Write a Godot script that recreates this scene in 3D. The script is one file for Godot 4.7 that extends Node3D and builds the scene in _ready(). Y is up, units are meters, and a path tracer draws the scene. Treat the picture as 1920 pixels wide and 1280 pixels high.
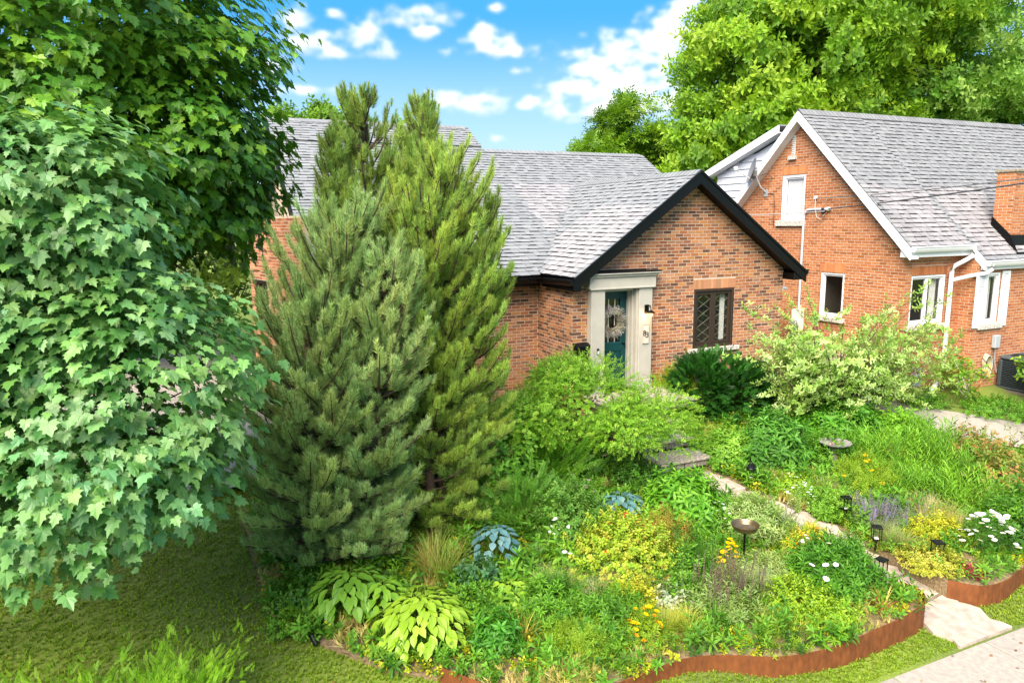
extends Node3D

# ------------------------------------------------------------------ mesh builder
class MB:
	var v := PackedVector3Array()
	var n := PackedVector3Array()
	var c := PackedColorArray()
	var ix := PackedInt32Array()

	func tri(a: Vector3, b: Vector3, d: Vector3, col: Color) -> void:
		var nn := (b - a).cross(d - a).normalized()
		var k := v.size()
		v.append(a); v.append(b); v.append(d)
		for i in 3:
			n.append(nn); c.append(col)
		ix.append(k); ix.append(k + 2); ix.append(k + 1)

	func quad(a: Vector3, b: Vector3, d: Vector3, e: Vector3, col: Color) -> void:
		var nn := (b - a).cross(e - a)
		if nn.length_squared() < 1e-14:
			nn = (d - b).cross(e - b)
		nn = nn.normalized()
		var k := v.size()
		v.append(a); v.append(b); v.append(d); v.append(e)
		for i in 4:
			n.append(nn); c.append(col)
		ix.append_array(PackedInt32Array([k, k + 2, k + 1, k, k + 3, k + 2]))

	func poly(p: PackedVector3Array, col: Color) -> void:
		if p.size() < 3:
			return
		var nn := Vector3.ZERO
		for i in range(1, p.size() - 1):
			nn += (p[i] - p[0]).cross(p[i + 1] - p[0])
		nn = nn.normalized()
		var k := v.size()
		for q in p:
			v.append(q); n.append(nn); c.append(col)
		for i in range(1, p.size() - 1):
			ix.append(k); ix.append(k + i + 1); ix.append(k + i)

	func face(p: PackedVector3Array, col: Color, inside: Vector3) -> void:
		var m := Vector3.ZERO
		for q in p:
			m += q
		m /= p.size()
		if (p[1] - p[0]).cross(p[2] - p[0]).dot(m - inside) < 0.0:
			p.reverse()
		poly(p, col)

	# chamfered box about the origin of xf
	func box(xf: Transform3D, s: Vector3, col: Color, b := 0.0) -> void:
		var h := s * 0.5
		var o := xf.origin
		if b <= 0.0:
			for a in 3:
				for g in [-1.0, 1.0]:
					var p := PackedVector3Array()
					for q in [[-1, -1], [1, -1], [1, 1], [-1, 1]]:
						var w := Vector3.ZERO
						w[a] = g * h[a]
						w[(a + 1) % 3] = q[0] * h[(a + 1) % 3]
						w[(a + 2) % 3] = q[1] * h[(a + 2) % 3]
						p.append(xf * w)
					face(p, col, o)
			return
		for a in 3:
			var a1 := (a + 1) % 3
			var a2 := (a + 2) % 3
			for g in [-1.0, 1.0]:
				var p := PackedVector3Array()
				for q in [[-1, -1], [1, -1], [1, 1], [-1, 1]]:
					var w := Vector3.ZERO
					w[a] = g * h[a]
					w[a1] = q[0] * (h[a1] - b)
					w[a2] = q[1] * (h[a2] - b)
					p.append(xf * w)
				face(p, col, o)
				for g2 in [-1.0, 1.0]:
					var e := PackedVector3Array()
					for q in [[0, -1], [0, 1], [1, 1], [1, -1]]:
						var w := Vector3.ZERO
						w[a] = g * (h[a] if q[0] == 0 else h[a] - b)
						w[a1] = g2 * (h[a1] - b if q[0] == 0 else h[a1])
						w[a2] = q[1] * (h[a2] - b)
						e.append(xf * w)
					face(e, col, o)
		for sx in [-1.0, 1.0]:
			for sy in [-1.0, 1.0]:
				for sz in [-1.0, 1.0]:
					face(PackedVector3Array([xf * Vector3(sx * h.x, sy * (h.y - b), sz * (h.z - b)), xf * Vector3(sx * (h.x - b), sy * h.y, sz * (h.z - b)), xf * Vector3(sx * (h.x - b), sy * (h.y - b), sz * h.z)]), col, o)

	func bx(x0: float, x1: float, y0: float, y1: float, z0: float, z1: float, col: Color, b := 0.0) -> void:
		box(Transform3D(Basis(), Vector3((x0 + x1) / 2, (y0 + y1) / 2, (z0 + z1) / 2)), Vector3(absf(x1 - x0), absf(y1 - y0), absf(z1 - z0)), col, b)

	# prism: convex polygon p (ccw seen from +d) pushed along d
	func prism(p: PackedVector3Array, d: Vector3, col: Color) -> void:
		var mid := Vector3.ZERO
		for q in p:
			mid += q
		mid = mid / p.size() + d * 0.5
		var top := PackedVector3Array()
		for q in p:
			top.append(q + d)
		face(p.duplicate(), col, mid)
		face(top.duplicate(), col, mid)
		for i in p.size():
			var j := (i + 1) % p.size()
			face(PackedVector3Array([p[i], p[j], top[j], top[i]]), col, mid)

	func ring(m: Vector3, t: Vector3, r: float, sides: int, col: Color) -> int:
		var up := Vector3.UP if absf(t.y) < 0.95 else Vector3.RIGHT
		var a := t.cross(up).normalized()
		var b := a.cross(t).normalized()
		var k := v.size()
		for i in sides:
			var w := TAU * i / sides
			var d := a * cos(w) + b * sin(w)
			v.append(m + d * r); n.append(d); c.append(col)
		return k

	func tube(p: PackedVector3Array, r: PackedFloat32Array, sides: int, col: Color, caps := true) -> void:
		var last := -1
		for i in p.size():
			var t := (p[mini(i + 1, p.size() - 1)] - p[maxi(i - 1, 0)]).normalized()
			var k := ring(p[i], t, r[mini(i, r.size() - 1)], sides, col)
			if last >= 0:
				for s in sides:
					var s2 := (s + 1) % sides
					ix.append_array(PackedInt32Array([last + s, last + s2, k + s2, last + s, k + s2, k + s]))
			last = k
		if caps:
			for e in [0, p.size() - 1]:
				var t := (p[1] - p[0]).normalized() if e == 0 else (p[e] - p[e - 1]).normalized()
				var up := Vector3.UP if absf(t.y) < 0.95 else Vector3.RIGHT
				var a := t.cross(up).normalized()
				var b := a.cross(t).normalized()
				var pts := PackedVector3Array()
				for s in sides:
					pts.append(p[e] + (a * cos(TAU * s / sides) + b * sin(TAU * s / sides)) * r[mini(e, r.size() - 1)])
				face(pts, col, p[e] - t * (0.01 if e > 0 else -0.01))

	# profile of (radius, height) points turned about y
	func lathe(xf: Transform3D, pr: PackedVector2Array, sides: int, col: Color) -> void:
		for i in pr.size() - 1:
			var d := pr[i + 1] - pr[i]
			if d.length_squared() < 1e-12:
				continue
			var nn := Vector2(d.y, -d.x).normalized()
			var k := v.size()
			for s in sides + 1:
				var w := TAU * s / sides
				for e in 2:
					var q: Vector2 = pr[i + e]
					v.append(xf * Vector3(q.x * cos(w), q.y, q.x * sin(w)))
					n.append((xf.basis * Vector3(nn.x * cos(w), nn.y, nn.x * sin(w))).normalized())
					c.append(col)
			for s in sides:
				var a := k + s * 2
				ix.append_array(PackedInt32Array([a, a + 2, a + 1, a + 1, a + 2, a + 3]))

	func mesh() -> ArrayMesh:
		var arr := []
		arr.resize(Mesh.ARRAY_MAX)
		arr[Mesh.ARRAY_VERTEX] = v
		arr[Mesh.ARRAY_NORMAL] = n
		arr[Mesh.ARRAY_COLOR] = c
		arr[Mesh.ARRAY_INDEX] = ix
		var m := ArrayMesh.new()
		if v.size():
			m.add_surface_from_arrays(Mesh.PRIMITIVE_TRIANGLES, arr)
		return m

# ------------------------------------------------------------------ naming and tagging
var rng := RandomNumberGenerator.new()
var M := {}
var taken := {}

func numbered(called: String) -> String:
	taken[called] = int(taken.get(called, -1)) + 1
	return called if taken[called] == 0 else "%s_%03d" % [called, taken[called]]

func thing(called: String, label: String, category: String, at := Vector3.ZERO, turn := 0.0, group := "") -> Node3D:
	var o := Node3D.new()
	o.name = numbered(called)
	add_child(o)
	o.position = at
	o.rotation.y = turn
	o.set_meta("label", label)
	o.set_meta("category", category)
	if group:
		o.set_meta("group", group)
	return o

func put(called: String, mesh: Mesh, mat: Material, parent: Node3D, xf := Transform3D()) -> MeshInstance3D:
	var o := MeshInstance3D.new()
	var k := 0
	o.name = called
	if parent.has_meta("n_" + called):
		k = parent.get_meta("n_" + called)
		o.name = "%s_%03d" % [called, k]
	parent.set_meta("n_" + called, k + 1)
	o.mesh = mesh
	o.material_override = mat
	parent.add_child(o, true)
	o.transform = xf
	return o

func part(called: String, mb: MB, mat: Material, parent: Node3D, xf := Transform3D()) -> MeshInstance3D:
	return put(called, mb.mesh(), mat, parent, xf)

func struct(called: String, mesh: Mesh, mat: Material) -> MeshInstance3D:
	var o := MeshInstance3D.new()
	o.name = numbered(called)
	o.mesh = mesh
	o.material_override = mat
	add_child(o)
	o.set_meta("kind", "structure")
	return o

# many copies of one mesh as ONE object or part of kind stuff
func scatter(called: String, mesh: Mesh, mat: Material, xs: Array[Transform3D], cols: PackedColorArray, parent: Node3D = self) -> MultiMeshInstance3D:
	var mm := MultiMesh.new()
	mm.transform_format = MultiMesh.TRANSFORM_3D
	mm.use_colors = true
	mm.mesh = mesh
	mm.instance_count = xs.size()
	var b := PackedFloat32Array()
	b.resize(xs.size() * 16)
	var k := 0
	for i in xs.size():
		var t := xs[i]
		var q := cols[i]
		b[k] = t.basis.x.x; b[k + 1] = t.basis.y.x; b[k + 2] = t.basis.z.x; b[k + 3] = t.origin.x
		b[k + 4] = t.basis.x.y; b[k + 5] = t.basis.y.y; b[k + 6] = t.basis.z.y; b[k + 7] = t.origin.y
		b[k + 8] = t.basis.x.z; b[k + 9] = t.basis.y.z; b[k + 10] = t.basis.z.z; b[k + 11] = t.origin.z
		b[k + 12] = q.r; b[k + 13] = q.g; b[k + 14] = q.b; b[k + 15] = 1.0
		k += 16
	mm.buffer = b
	var o := MultiMeshInstance3D.new()
	o.name = numbered(called) if parent == self else called
	o.multimesh = mm
	o.material_override = mat
	parent.add_child(o, true)
	o.set_meta("kind", "stuff")
	return o

# ------------------------------------------------------------------ materials
func noise_tex(seed_: int, freq: float, lo: float, hi: float, size := 256) -> NoiseTexture2D:
	var f := FastNoiseLite.new()
	f.seed = seed_
	f.frequency = freq
	f.fractal_octaves = 5
	var t := NoiseTexture2D.new()
	t.width = size
	t.height = size
	t.seamless = true
	t.noise = f
	var g := Gradient.new()
	g.colors = PackedColorArray([Color(lo, lo, lo), Color(hi, hi, hi)])
	t.color_ramp = g
	return t

func srgb(r: float, g: float, b: float) -> Color:
	return Color(r / 255.0, g / 255.0, b / 255.0)

func lin(r: float, g: float, b: float) -> Color:
	return srgb(r, g, b).srgb_to_linear()

func mat(col: Color, rough := 0.8, tex: Texture2D = null, scale := 1.0, bump := 0.0, metal := 0.0) -> StandardMaterial3D:
	var m := StandardMaterial3D.new()
	m.albedo_color = col
	m.vertex_color_use_as_albedo = true
	m.roughness = rough
	m.metallic = metal
	m.metallic_specular = 0.4
	m.cull_mode = BaseMaterial3D.CULL_DISABLED
	if tex:
		m.albedo_texture = tex
		m.uv1_triplanar = true
		m.uv1_world_triplanar = true
		m.uv1_scale = Vector3.ONE * scale
		if bump > 0.0:
			m.heightmap_enabled = true
			m.heightmap_texture = tex
			m.heightmap_scale = bump
	return m

func leaf_mat(rough := 0.55, back := 0.7, spec := 0.4) -> StandardMaterial3D:
	var m := StandardMaterial3D.new()
	m.vertex_color_use_as_albedo = true
	m.roughness = rough
	m.metallic_specular = spec
	m.cull_mode = BaseMaterial3D.CULL_DISABLED
	m.backlight_enabled = true
	m.backlight = Color(back, back, back * 0.55).linear_to_srgb()
	return m

# ------------------------------------------------------------------ small maths
func basis_for(d: Vector3, nrm: Vector3) -> Basis:
	var y := d.normalized()
	var x := y.cross(nrm)
	if x.length_squared() < 1e-6:
		x = y.cross(Vector3(0.3, 0.5, 0.81))
	x = x.normalized()
	return Basis(x, y, x.cross(y))

func rv() -> Vector3:
	var z := rng.randf_range(-1, 1)
	var a := rng.randf() * TAU
	var s := sqrt(1 - z * z)
	return Vector3(s * cos(a), z, s * sin(a))

func tint(c: Color, hue: float, val: float) -> Color:
	var k := 1.0 + rng.randf_range(-val, val)
	var w := rng.randf_range(-hue, hue)
	return Color(maxf(0.0, 1.32 * c.r * k * (1 + w)), 1.18 * c.g * k, maxf(0.0, c.b * k * (1 - w)))

func step01(a: float, b: float, x: float) -> float:
	return smoothstep(a, b, x)

func gy(x: float, z: float) -> float:
	return clampf((-z - 4.7) * 0.122, 0.0, 0.9) + 0.2 * smoothstep(12.8, 15.0, x) * smoothstep(-6.5, -9.5, z)

# cut a convex 2-D polygon by the half plane a.x*x + a.y*y <= k
func cut(p: PackedVector2Array, a: Vector2, k: float) -> PackedVector2Array:
	var out := PackedVector2Array()
	for i in p.size():
		var q := p[i]
		var r := p[(i + 1) % p.size()]
		var dq := a.dot(q) - k
		var dr := a.dot(r) - k
		if dq <= 0.0:
			out.append(q)
		if (dq < 0.0 and dr > 0.0) or (dq > 0.0 and dr < 0.0):
			out.append(q.lerp(r, dq / (dq - dr)))
	return out

func area2(p: PackedVector2Array) -> float:
	var s := 0.0
	for i in p.size():
		s += p[i].cross(p[(i + 1) % p.size()])
	return absf(s) * 0.5

# ------------------------------------------------------------------ leaf shapes (y along the leaf, z its upper face, white: tinted per copy)
func leaf_shape(w: float, fold: float, droop: float, seg := 3, tipw := 0.0, peak := 0.42) -> MB:
	var m := MB.new()
	var col := Color.WHITE
	var pl := Vector3.ZERO
	var pm := Vector3.ZERO
	var pr := Vector3.ZERO
	for i in seg + 1:
		var t := float(i) / seg
		var hw := w * 0.5 * (sin(PI * pow(t, log(0.5) / log(peak))) if t < 1.0 else tipw)
		if i == 0:
			hw = w * 0.06
		var y := t * (1.0 - 0.15 * droop * t)
		var z := -droop * t * t * 0.5
		var mid := Vector3(0, y, z)
		var l := Vector3(-hw, y, z + hw * fold)
		var r := Vector3(hw, y, z + hw * fold)
		if i > 0:
			m.quad(pl, pm, mid, l, col)
			m.quad(pm, pr, r, mid, col)
		pl = l; pm = mid; pr = r
	return m

func maple_shape() -> MB:
	# five lobes with teeth, palmate; the stalk joins at the origin
	var m := MB.new()
	var o := PackedVector2Array([Vector2(0.03, 0.02), Vector2(0.2, -0.05), Vector2(0.42, 0.02), Vector2(0.33, 0.13), Vector2(0.52, 0.36), Vector2(0.37, 0.37), Vector2(0.27, 0.44), Vector2(0.32, 0.66), Vector2(0.17, 0.69), Vector2(0.0, 1.0)])
	var tips := 0.0
	for s in [-1.0, 1.0]:
		var mid := Vector3(0, 0.22, 0.0)
		for i in o.size() - 1:
			var a := o[i]
			var b := o[i + 1]
			var pa := Vector3(a.x * s, a.y, absf(a.x) * 0.16 - a.length_squared() * 0.26)
			var pb := Vector3(b.x * s, b.y, absf(b.x) * 0.16 - b.length_squared() * 0.26)
			if s > 0:
				m.tri(mid, pa, pb, Color.WHITE)
			else:
				m.tri(mid, pb, pa, Color.WHITE)
	m.tri(Vector3(-0.012, 0.05, 0), Vector3(0.0, -0.4, 0.12), Vector3(0.012, 0.05, 0), Color(0.9, 0.8, 0.6))
	return m

# several leaves on a twig, as one small mesh
func sprig(n: int, leaf: MB, len_leaf: float, length: float, spread: float, seed_: int, two_rows := false, upturn := 0.3) -> MB:
	rng.seed = seed_
	var m := MB.new()
	m.tri(Vector3(-0.006, 0, 0), Vector3(0.006, 0, 0), Vector3(0, length, 0), Color(0.5, 0.42, 0.3))
	for i in n:
		var t := (i + 0.6) / n
		var az: float = (PI * (i % 2) if two_rows else i * 2.4) + rng.randf_range(-0.4, 0.4)
		var out := Vector3(cos(az), 0, sin(az))
		if two_rows:
			out = Vector3(cos(az), 0, 0.25 * sin(az * 3.0))
		var d := (out * spread + Vector3.UP * (upturn + 0.9 * t * t)).normalized()
		var b := basis_for(d, Vector3(0, 0, 1) if two_rows else (Vector3.UP + out * 0.3 + rv() * 0.25))
		var k := len_leaf * rng.randf_range(0.75, 1.15) * (1.0 - 0.35 * t * t)
		var xf := Transform3D(b.scaled_local(Vector3.ONE * k), Vector3(0, length * t, 0))
		merge(m, leaf, xf, Color.WHITE * rng.randf_range(0.85, 1.12))
	return m

func merge(m: MB, src: MB, xf: Transform3D, col: Color) -> void:
	var k := m.v.size()
	for i in src.v.size():
		m.v.append(xf * src.v[i])
		m.n.append((xf.basis * src.n[i]).normalized())
		var q := src.c[i]
		m.c.append(Color(q.r * col.r, q.g * col.g, q.b * col.b))
	for i in src.ix:
		m.ix.append(i + k)

func needle_shape(n: int, length: float, need: float, w: float, seed_: int) -> MB:
	rng.seed = seed_
	var m := MB.new()
	m.tube(PackedVector3Array([Vector3.ZERO, Vector3(0, length, 0)]), PackedFloat32Array([0.006, 0.004]), 4, Color(0.55, 0.42, 0.28), false)
	for i in n:
		var t := float(i) / n
		var az := i * 2.39996 + rng.randf_range(-0.3, 0.3)
		var out := Vector3(cos(az), 0, sin(az))
		var d := (out * rng.randf_range(0.55, 1.0) + Vector3.UP * (0.55 + 0.9 * t)).normalized()
		var s := d.cross(Vector3(sin(az * 3.1), 0.3, cos(az * 2.3))).normalized() * w * 0.5
		var b := Vector3(0, length * t, 0)
		var g := rng.randf_range(0.8, 1.2)
		m.tri(b - s, b + s, b + d * need * rng.randf_range(0.8, 1.15), Color(g, g, g))
	return m

func blades_shape(n: int, h: float, w: float, arch: float, seed_: int, seg := 3) -> MB:
	rng.seed = seed_
	var m := MB.new()
	for i in n:
		var az := rng.randf() * TAU
		var out := Vector3(cos(az), 0, sin(az))
		var side := Vector3(-sin(az), 0, cos(az)) * w * 0.5
		var lean := rng.randf_range(0.15, 1.0) * arch
		var hh := h * rng.randf_range(0.65, 1.1)
		var base := out * rng.randf() * 0.04 * h
		var pa := base - side
		var pb := base + side
		var g := rng.randf_range(0.75, 1.2)
		for s in seg:
			var t := float(s + 1) / seg
			var q := base + out * lean * hh * t * t + Vector3.UP * hh * (t - 0.35 * lean * t * t)
			var k := 1.0 - t
			var na := q - side * k
			var nb := q + side * k
			m.quad(pa, pb, nb, na, Color(g, g, g))
			pa = na; pb = nb
	return m

# ------------------------------------------------------------------ sky: air and clouds, computed
func make_sky() -> ImageTexture:
	var w := 2048
	var h := 1024
	var im := Image.create(w, h, false, Image.FORMAT_RGBAF)
	var low := Color(0.70, 0.85, 0.96)
	var mid := Color(0.42, 0.70, 0.95)
	var high := Color(0.08, 0.42, 0.93)
	var top := Color(0.07, 0.34, 0.82)
	for j in h:
		var el := 90.0 - 180.0 * (j + 0.5) / h
		var q := low
		if el > 0.0:
			q = low.lerp(mid, smoothstep(0.0, 8.0, el)).lerp(high, smoothstep(6.0, 15.5, el)).lerp(top, smoothstep(18.0, 90.0, el))
		else:
			q = low.lerp(Color(0.28, 0.33, 0.25), smoothstep(0.0, -6.0, el))
		im.fill_rect(Rect2i(0, j, w, 1), q)
	var blobs := [[17.0, 14.9, 2.4, 0.75], [8.2, 14.0, 1.0, 1.2], [9.4, 12.9, 1.9, 0.9], [11.2, 12.2, 1.2, 0.4], [13.2, 13.5, 1.2, 1.1], [14.6, 12.6, 1.0, 0.6], [17.6, 13.8, 0.8, 0.5], [18.6, 13.9, 0.7, 0.4], [22.0, 13.6, 1.1, 1.0], [23.0, 13.0, 1.8, 0.8], [24.4, 12.6, 1.4, 0.5], [19.5, 12.6, 0.6, 0.35], [20.7, 9.0, 2.8, 0.85], [18.9, 9.3, 1.0, 0.6], [35.2, 12.4, 5.6, 1.6], [30.6, 11.0, 2.2, 1.6], [32.8, 10.0, 4.6, 1.7], [29.2, 9.9, 1.7, 1.1], [36.4, 13.7, 2.4, 1.6], [26.2, 9.0, 1.5, 0.6], [25.2, 8.7, 0.9, 0.3], [37.4, 15.2, 1.9, 0.8], [6.3, 11.3, 1.3, 0.7], [11.2, 14.8, 0.6, 0.35], [24.8, 11.2, 0.7, 0.3], [34.1, 8.6, 4.7, 1.1], [8.4, 9.6, 2.6, 0.4], [23.2, 15.5, 0.5, 0.3], [30.9, 8.0, 3.8, 0.7], [23.0, 6.3, 0.6, 0.3], [27.0, 4.6, 3.0, 0.35]]
	rng.seed = 77
	for i in 210:  # unseen clouds beyond the view, thickened to raise the fill light
		var az := rng.randf_range(-180, 180)
		var el := rng.randf_range(7, 62)
		if az > -8 and az < 60 and el < 32:
			continue
		var s := rng.randf_range(1.0, 5.0) * (0.8 + el / 30.0)
		for k in 3:
			blobs.append([az + rng.randf_range(-1, 1) * s, el + rng.randf_range(-0.2, 0.2) * s, s * rng.randf_range(0.5, 1.2), s * rng.randf_range(0.2, 0.45)])
	var f := FastNoiseLite.new()
	f.seed = 5
	f.frequency = 0.36
	f.fractal_octaves = 5
	f.fractal_gain = 0.5
	var n0 := blobs.size()
	for i in n0:
		var q: Array = blobs[i]
		blobs.append([q[0] + 0.15 * q[2], q[1] - 0.1 * q[3], q[2] * 1.6, q[3] * 1.35, 0.5])
	blobs.reverse()
	for b in blobs:
		var caz: float = b[0]
		var cel: float = b[1]
		var ra: float = b[2] / maxf(0.35, cos(deg_to_rad(cel)))
		var re: float = b[3]
		var i0 := floori((caz - ra * 1.7) / 360.0 * w)
		var i1 := floori((caz + ra * 1.7) / 360.0 * w)
		var j0 := clampi(int((90.0 - cel - re * 1.8) / 180.0 * h), 0, h - 1)
		var j1 := clampi(int((90.0 - cel + re * 1.8) / 180.0 * h), 0, h - 1)
		for j in range(j0, j1 + 1):
			var el := 90.0 - 180.0 * (j + 0.5) / h
			for i in range(i0, i1 + 1):
				var az := (i + 0.5) / w * 360.0
				var x := (az - caz) / ra
				var y := (el - cel) / re
				if y < 0.0:
					y *= 1.25
				var d := 0.92 - (x * x + y * y) + f.get_noise_2d(az * 1.3, el * 2.4) * 1.0
				if d > 0.0:
					var p := posmod(i, w)
					var q := im.get_pixel(p, j)
					var a := smoothstep(0.0, 1.3, d) * (0.95 if b.size() < 5 else 0.6)
					var shade := 0.90 + 0.12 * clampf(y + 0.3 + f.get_noise_2d(az * 3.0, el * 5.0), -1, 1)
					im.set_pixel(p, j, q.lerp(Color(shade * 1.13, shade * 1.14, shade * 1.15), a))
	return ImageTexture.create_from_image(im)

func _ready() -> void:
	# --- camera
	var cam := Camera3D.new()
	cam.name = "camera"
	cam.keep_aspect = Camera3D.KEEP_HEIGHT
	cam.fov = 51.05
	cam.near = 0.05
	cam.far = 2000.0
	cam.transform = Transform3D(Basis(Vector3(0.91151, -0.00973, 0.41115), Vector3(0.07691, 0.98612, -0.14718), Vector3(-0.40401, 0.16578, 0.89961)), Vector3(0, 4.85, 0))
	add_child(cam)
	cam.current = true
	# --- sky, sun, exposure
	var env := Environment.new()
	env.background_mode = Environment.BG_SKY
	var sky := Sky.new()
	var sm := PanoramaSkyMaterial.new()
	sm.panorama = make_sky()
	sky.sky_material = sm
	env.sky = sky
	env.background_energy_multiplier = 0.325
	env.tonemap_mode = Environment.TONE_MAPPER_LINEAR
	env.tonemap_exposure = 3.9
	env.sdfgi_enabled = true
	env.ssao_enabled = true
	env.ssil_enabled = true
	var we := WorldEnvironment.new()
	we.name = "world_environment"
	we.environment = env
	add_child(we)
	var sun := DirectionalLight3D.new()
	sun.name = "sun"
	sun.light_energy = 1.0
	sun.light_color = Color(1.0, 0.95, 0.87)
	sun.light_angular_distance = 48.0
	sun.shadow_enabled = true
	sun.look_at_from_position(Vector3(-0.52, 0.72, 0.46), Vector3.ZERO, Vector3.UP)
	add_child(sun)
	make_materials()
	make_ground()
	make_house()
	make_neighbour()
	make_trees()
	make_garden()
	make_objects()

func make_materials() -> void:
	var fine := noise_tex(1, 0.08, 0.72, 1.0)
	var coarse := noise_tex(2, 0.02, 0.6, 1.0)
	M.tex_fine = fine
	M.tex_coarse = coarse
	M.brick = mat(Color.WHITE, 0.9, fine, 5.0, 0.25)
	M.mortar = mat(srgb(212, 194, 174), 0.95, fine, 4.0, 0.2)
	M.shingle = mat(srgb(230, 237, 238), 0.9, noise_tex(3, 0.2, 0.88, 1.0), 2.2, 0.1)
	M.black = mat(srgb(26, 28, 30), 0.4)
	M.soffit = mat(srgb(38, 42, 42), 0.6)
	M.white = mat(srgb(222, 223, 227), 0.45)
	M.trim = mat(srgb(172, 168, 158), 0.6, noise_tex(4, 0.01, 0.94, 1.0), 1.0)
	M.teal = mat(srgb(9, 58, 60), 0.4)
	M.brown = mat(srgb(50, 40, 33), 0.5)
	M.dark = mat(srgb(20, 22, 22), 0.7)
	M.stone = mat(srgb(226, 220, 212), 0.9, coarse, 3.0, 1.2)
	M.glass = StandardMaterial3D.new()
	M.glass.transparency = BaseMaterial3D.TRANSPARENCY_ALPHA
	M.glass.albedo_color = Color(0.10, 0.12, 0.12, 0.12)
	M.glass.roughness = 0.03
	M.glass.metallic_specular = 0.7
	M.glass.cull_mode = BaseMaterial3D.CULL_DISABLED
	M.steel = mat(srgb(150, 155, 160), 0.35, null, 1.0, 0.0, 0.8)
	M.lawn = mat(Color.WHITE, 0.95, fine, 1.2, 0.6)
	M.soil = mat(srgb(166, 144, 112), 0.95, coarse, 4.0, 1.5)
	M.concrete = mat(srgb(160, 152, 143), 0.9, noise_tex(6, 0.05, 0.86, 1.0), 0.9, 0.15)
	M.flag = mat(srgb(192, 174, 160), 0.85, noise_tex(7, 0.018, 0.74, 1.0), 1.1, 0.6)
	M.rust = mat(srgb(134, 78, 38), 0.8, noise_tex(8, 0.03, 0.68, 1.0), 1.6, 0.1)
	M.rust.uv1_scale = Vector3(1.6, 0.6, 1.6)
	M.bark = mat(srgb(98, 82, 68), 0.95, coarse, 5.0, 1.2)
	M.leaf = leaf_mat(0.5, 0.85, 0.45)
	M.gloss_leaf = leaf_mat(0.42, 0.75, 0.5)
	M.needle = leaf_mat(0.6, 0.5, 0.35)
	M.petal = leaf_mat(0.7, 0.6, 0.2)
	M.plain = mat(Color.WHITE, 0.6)
	M.curtain = mat(srgb(205, 208, 205), 0.9)
	M.rubber = mat(srgb(16, 16, 17), 0.6)

# ------------------------------------------------------------------ ground
func axis_steps(a: float, b: float, fine: float, edges: Array) -> PackedFloat32Array:
	var out := PackedFloat32Array()
	for e in edges[0]:
		out.append(e)
	var x := a
	while x <= b + 0.001:
		out.append(x)
		x += fine
	for e in edges[1]:
		out.append(e)
	return out

func in_poly(p: Vector2, q: PackedVector2Array) -> bool:
	return Geometry2D.is_point_in_polygon(p, q)

var bed_left := PackedVector2Array()
var bed_right := PackedVector2Array()
var path_line := PackedVector2Array()
var edge_left := PackedVector2Array()
var edge_right := PackedVector2Array()

func spline(p: PackedVector2Array, per := 6) -> PackedVector2Array:
	var out := PackedVector2Array()
	for i in p.size() - 1:
		for k in per:
			out.append(p[i].cubic_interpolate(p[i + 1], p[maxi(i - 1, 0)], p[mini(i + 2, p.size() - 1)], float(k) / per))
	out.append(p[p.size() - 1])
	return out

func soil_y(x: float, z: float) -> float:
	return gy(x, z) + 0.03 + lerpf(0.09, 0.24, smoothstep(3.5, 7.0, x)) * smoothstep(-6.9, -5.4, z)

func bed_mesh(b: PackedVector2Array) -> ArrayMesh:
	var m := MB.new()
	var lo := b[0]
	var hi := b[0]
	for q in b:
		lo = lo.min(q)
		hi = hi.max(q)
	var g := 0.14
	var x := lo.x
	while x < hi.x:
		var z := lo.y
		while z < hi.y:
			var cell := PackedVector2Array([Vector2(x, z + g), Vector2(x + g, z + g), Vector2(x + g, z), Vector2(x, z)])
			var k := 0.8 + 0.3 * rng.randf()
			for piece in Geometry2D.intersect_polygons(cell, b):
				if not Geometry2D.is_polygon_clockwise(piece):
					piece.reverse()
				var q := PackedVector3Array()
				for e in piece:
					q.append(Vector3(e.x, soil_y(e.x, e.y) + 0.02 * sin(e.x * 9.0 + e.y * 4.0) * cos(e.y * 11.0 - e.x * 3.0), e.y))
				var tri := Geometry2D.triangulate_polygon(piece)
				for e in tri.size() / 3:
					var a := q[tri[e * 3]]
					var d := q[tri[e * 3 + 1]]
					var f := q[tri[e * 3 + 2]]
					if (d - a).cross(f - a).y < 0.0:
						m.tri(a, f, d, Color(k, k * 0.98, k * 0.94))
					else:
						m.tri(a, d, f, Color(k, k * 0.98, k * 0.94))
			z += g
		x += g
	# the bed's side, so that it is solid where it stands above the path
	for i in b.size():
		var p := b[i]
		var r := b[(i + 1) % b.size()]
		var n := maxi(1, int(p.distance_to(r) / 0.14))
		for k in n:
			var u := p.lerp(r, float(k) / n)
			var w := p.lerp(r, float(k + 1) / n)
			m.quad(Vector3(u.x, gy(u.x, u.y) - 0.1, u.y), Vector3(w.x, gy(w.x, w.y) - 0.1, w.y), Vector3(w.x, soil_y(w.x, w.y) + 0.01, w.y), Vector3(u.x, soil_y(u.x, u.y) + 0.01, u.y), Color(0.9, 0.88, 0.84))
	return m.mesh()

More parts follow.
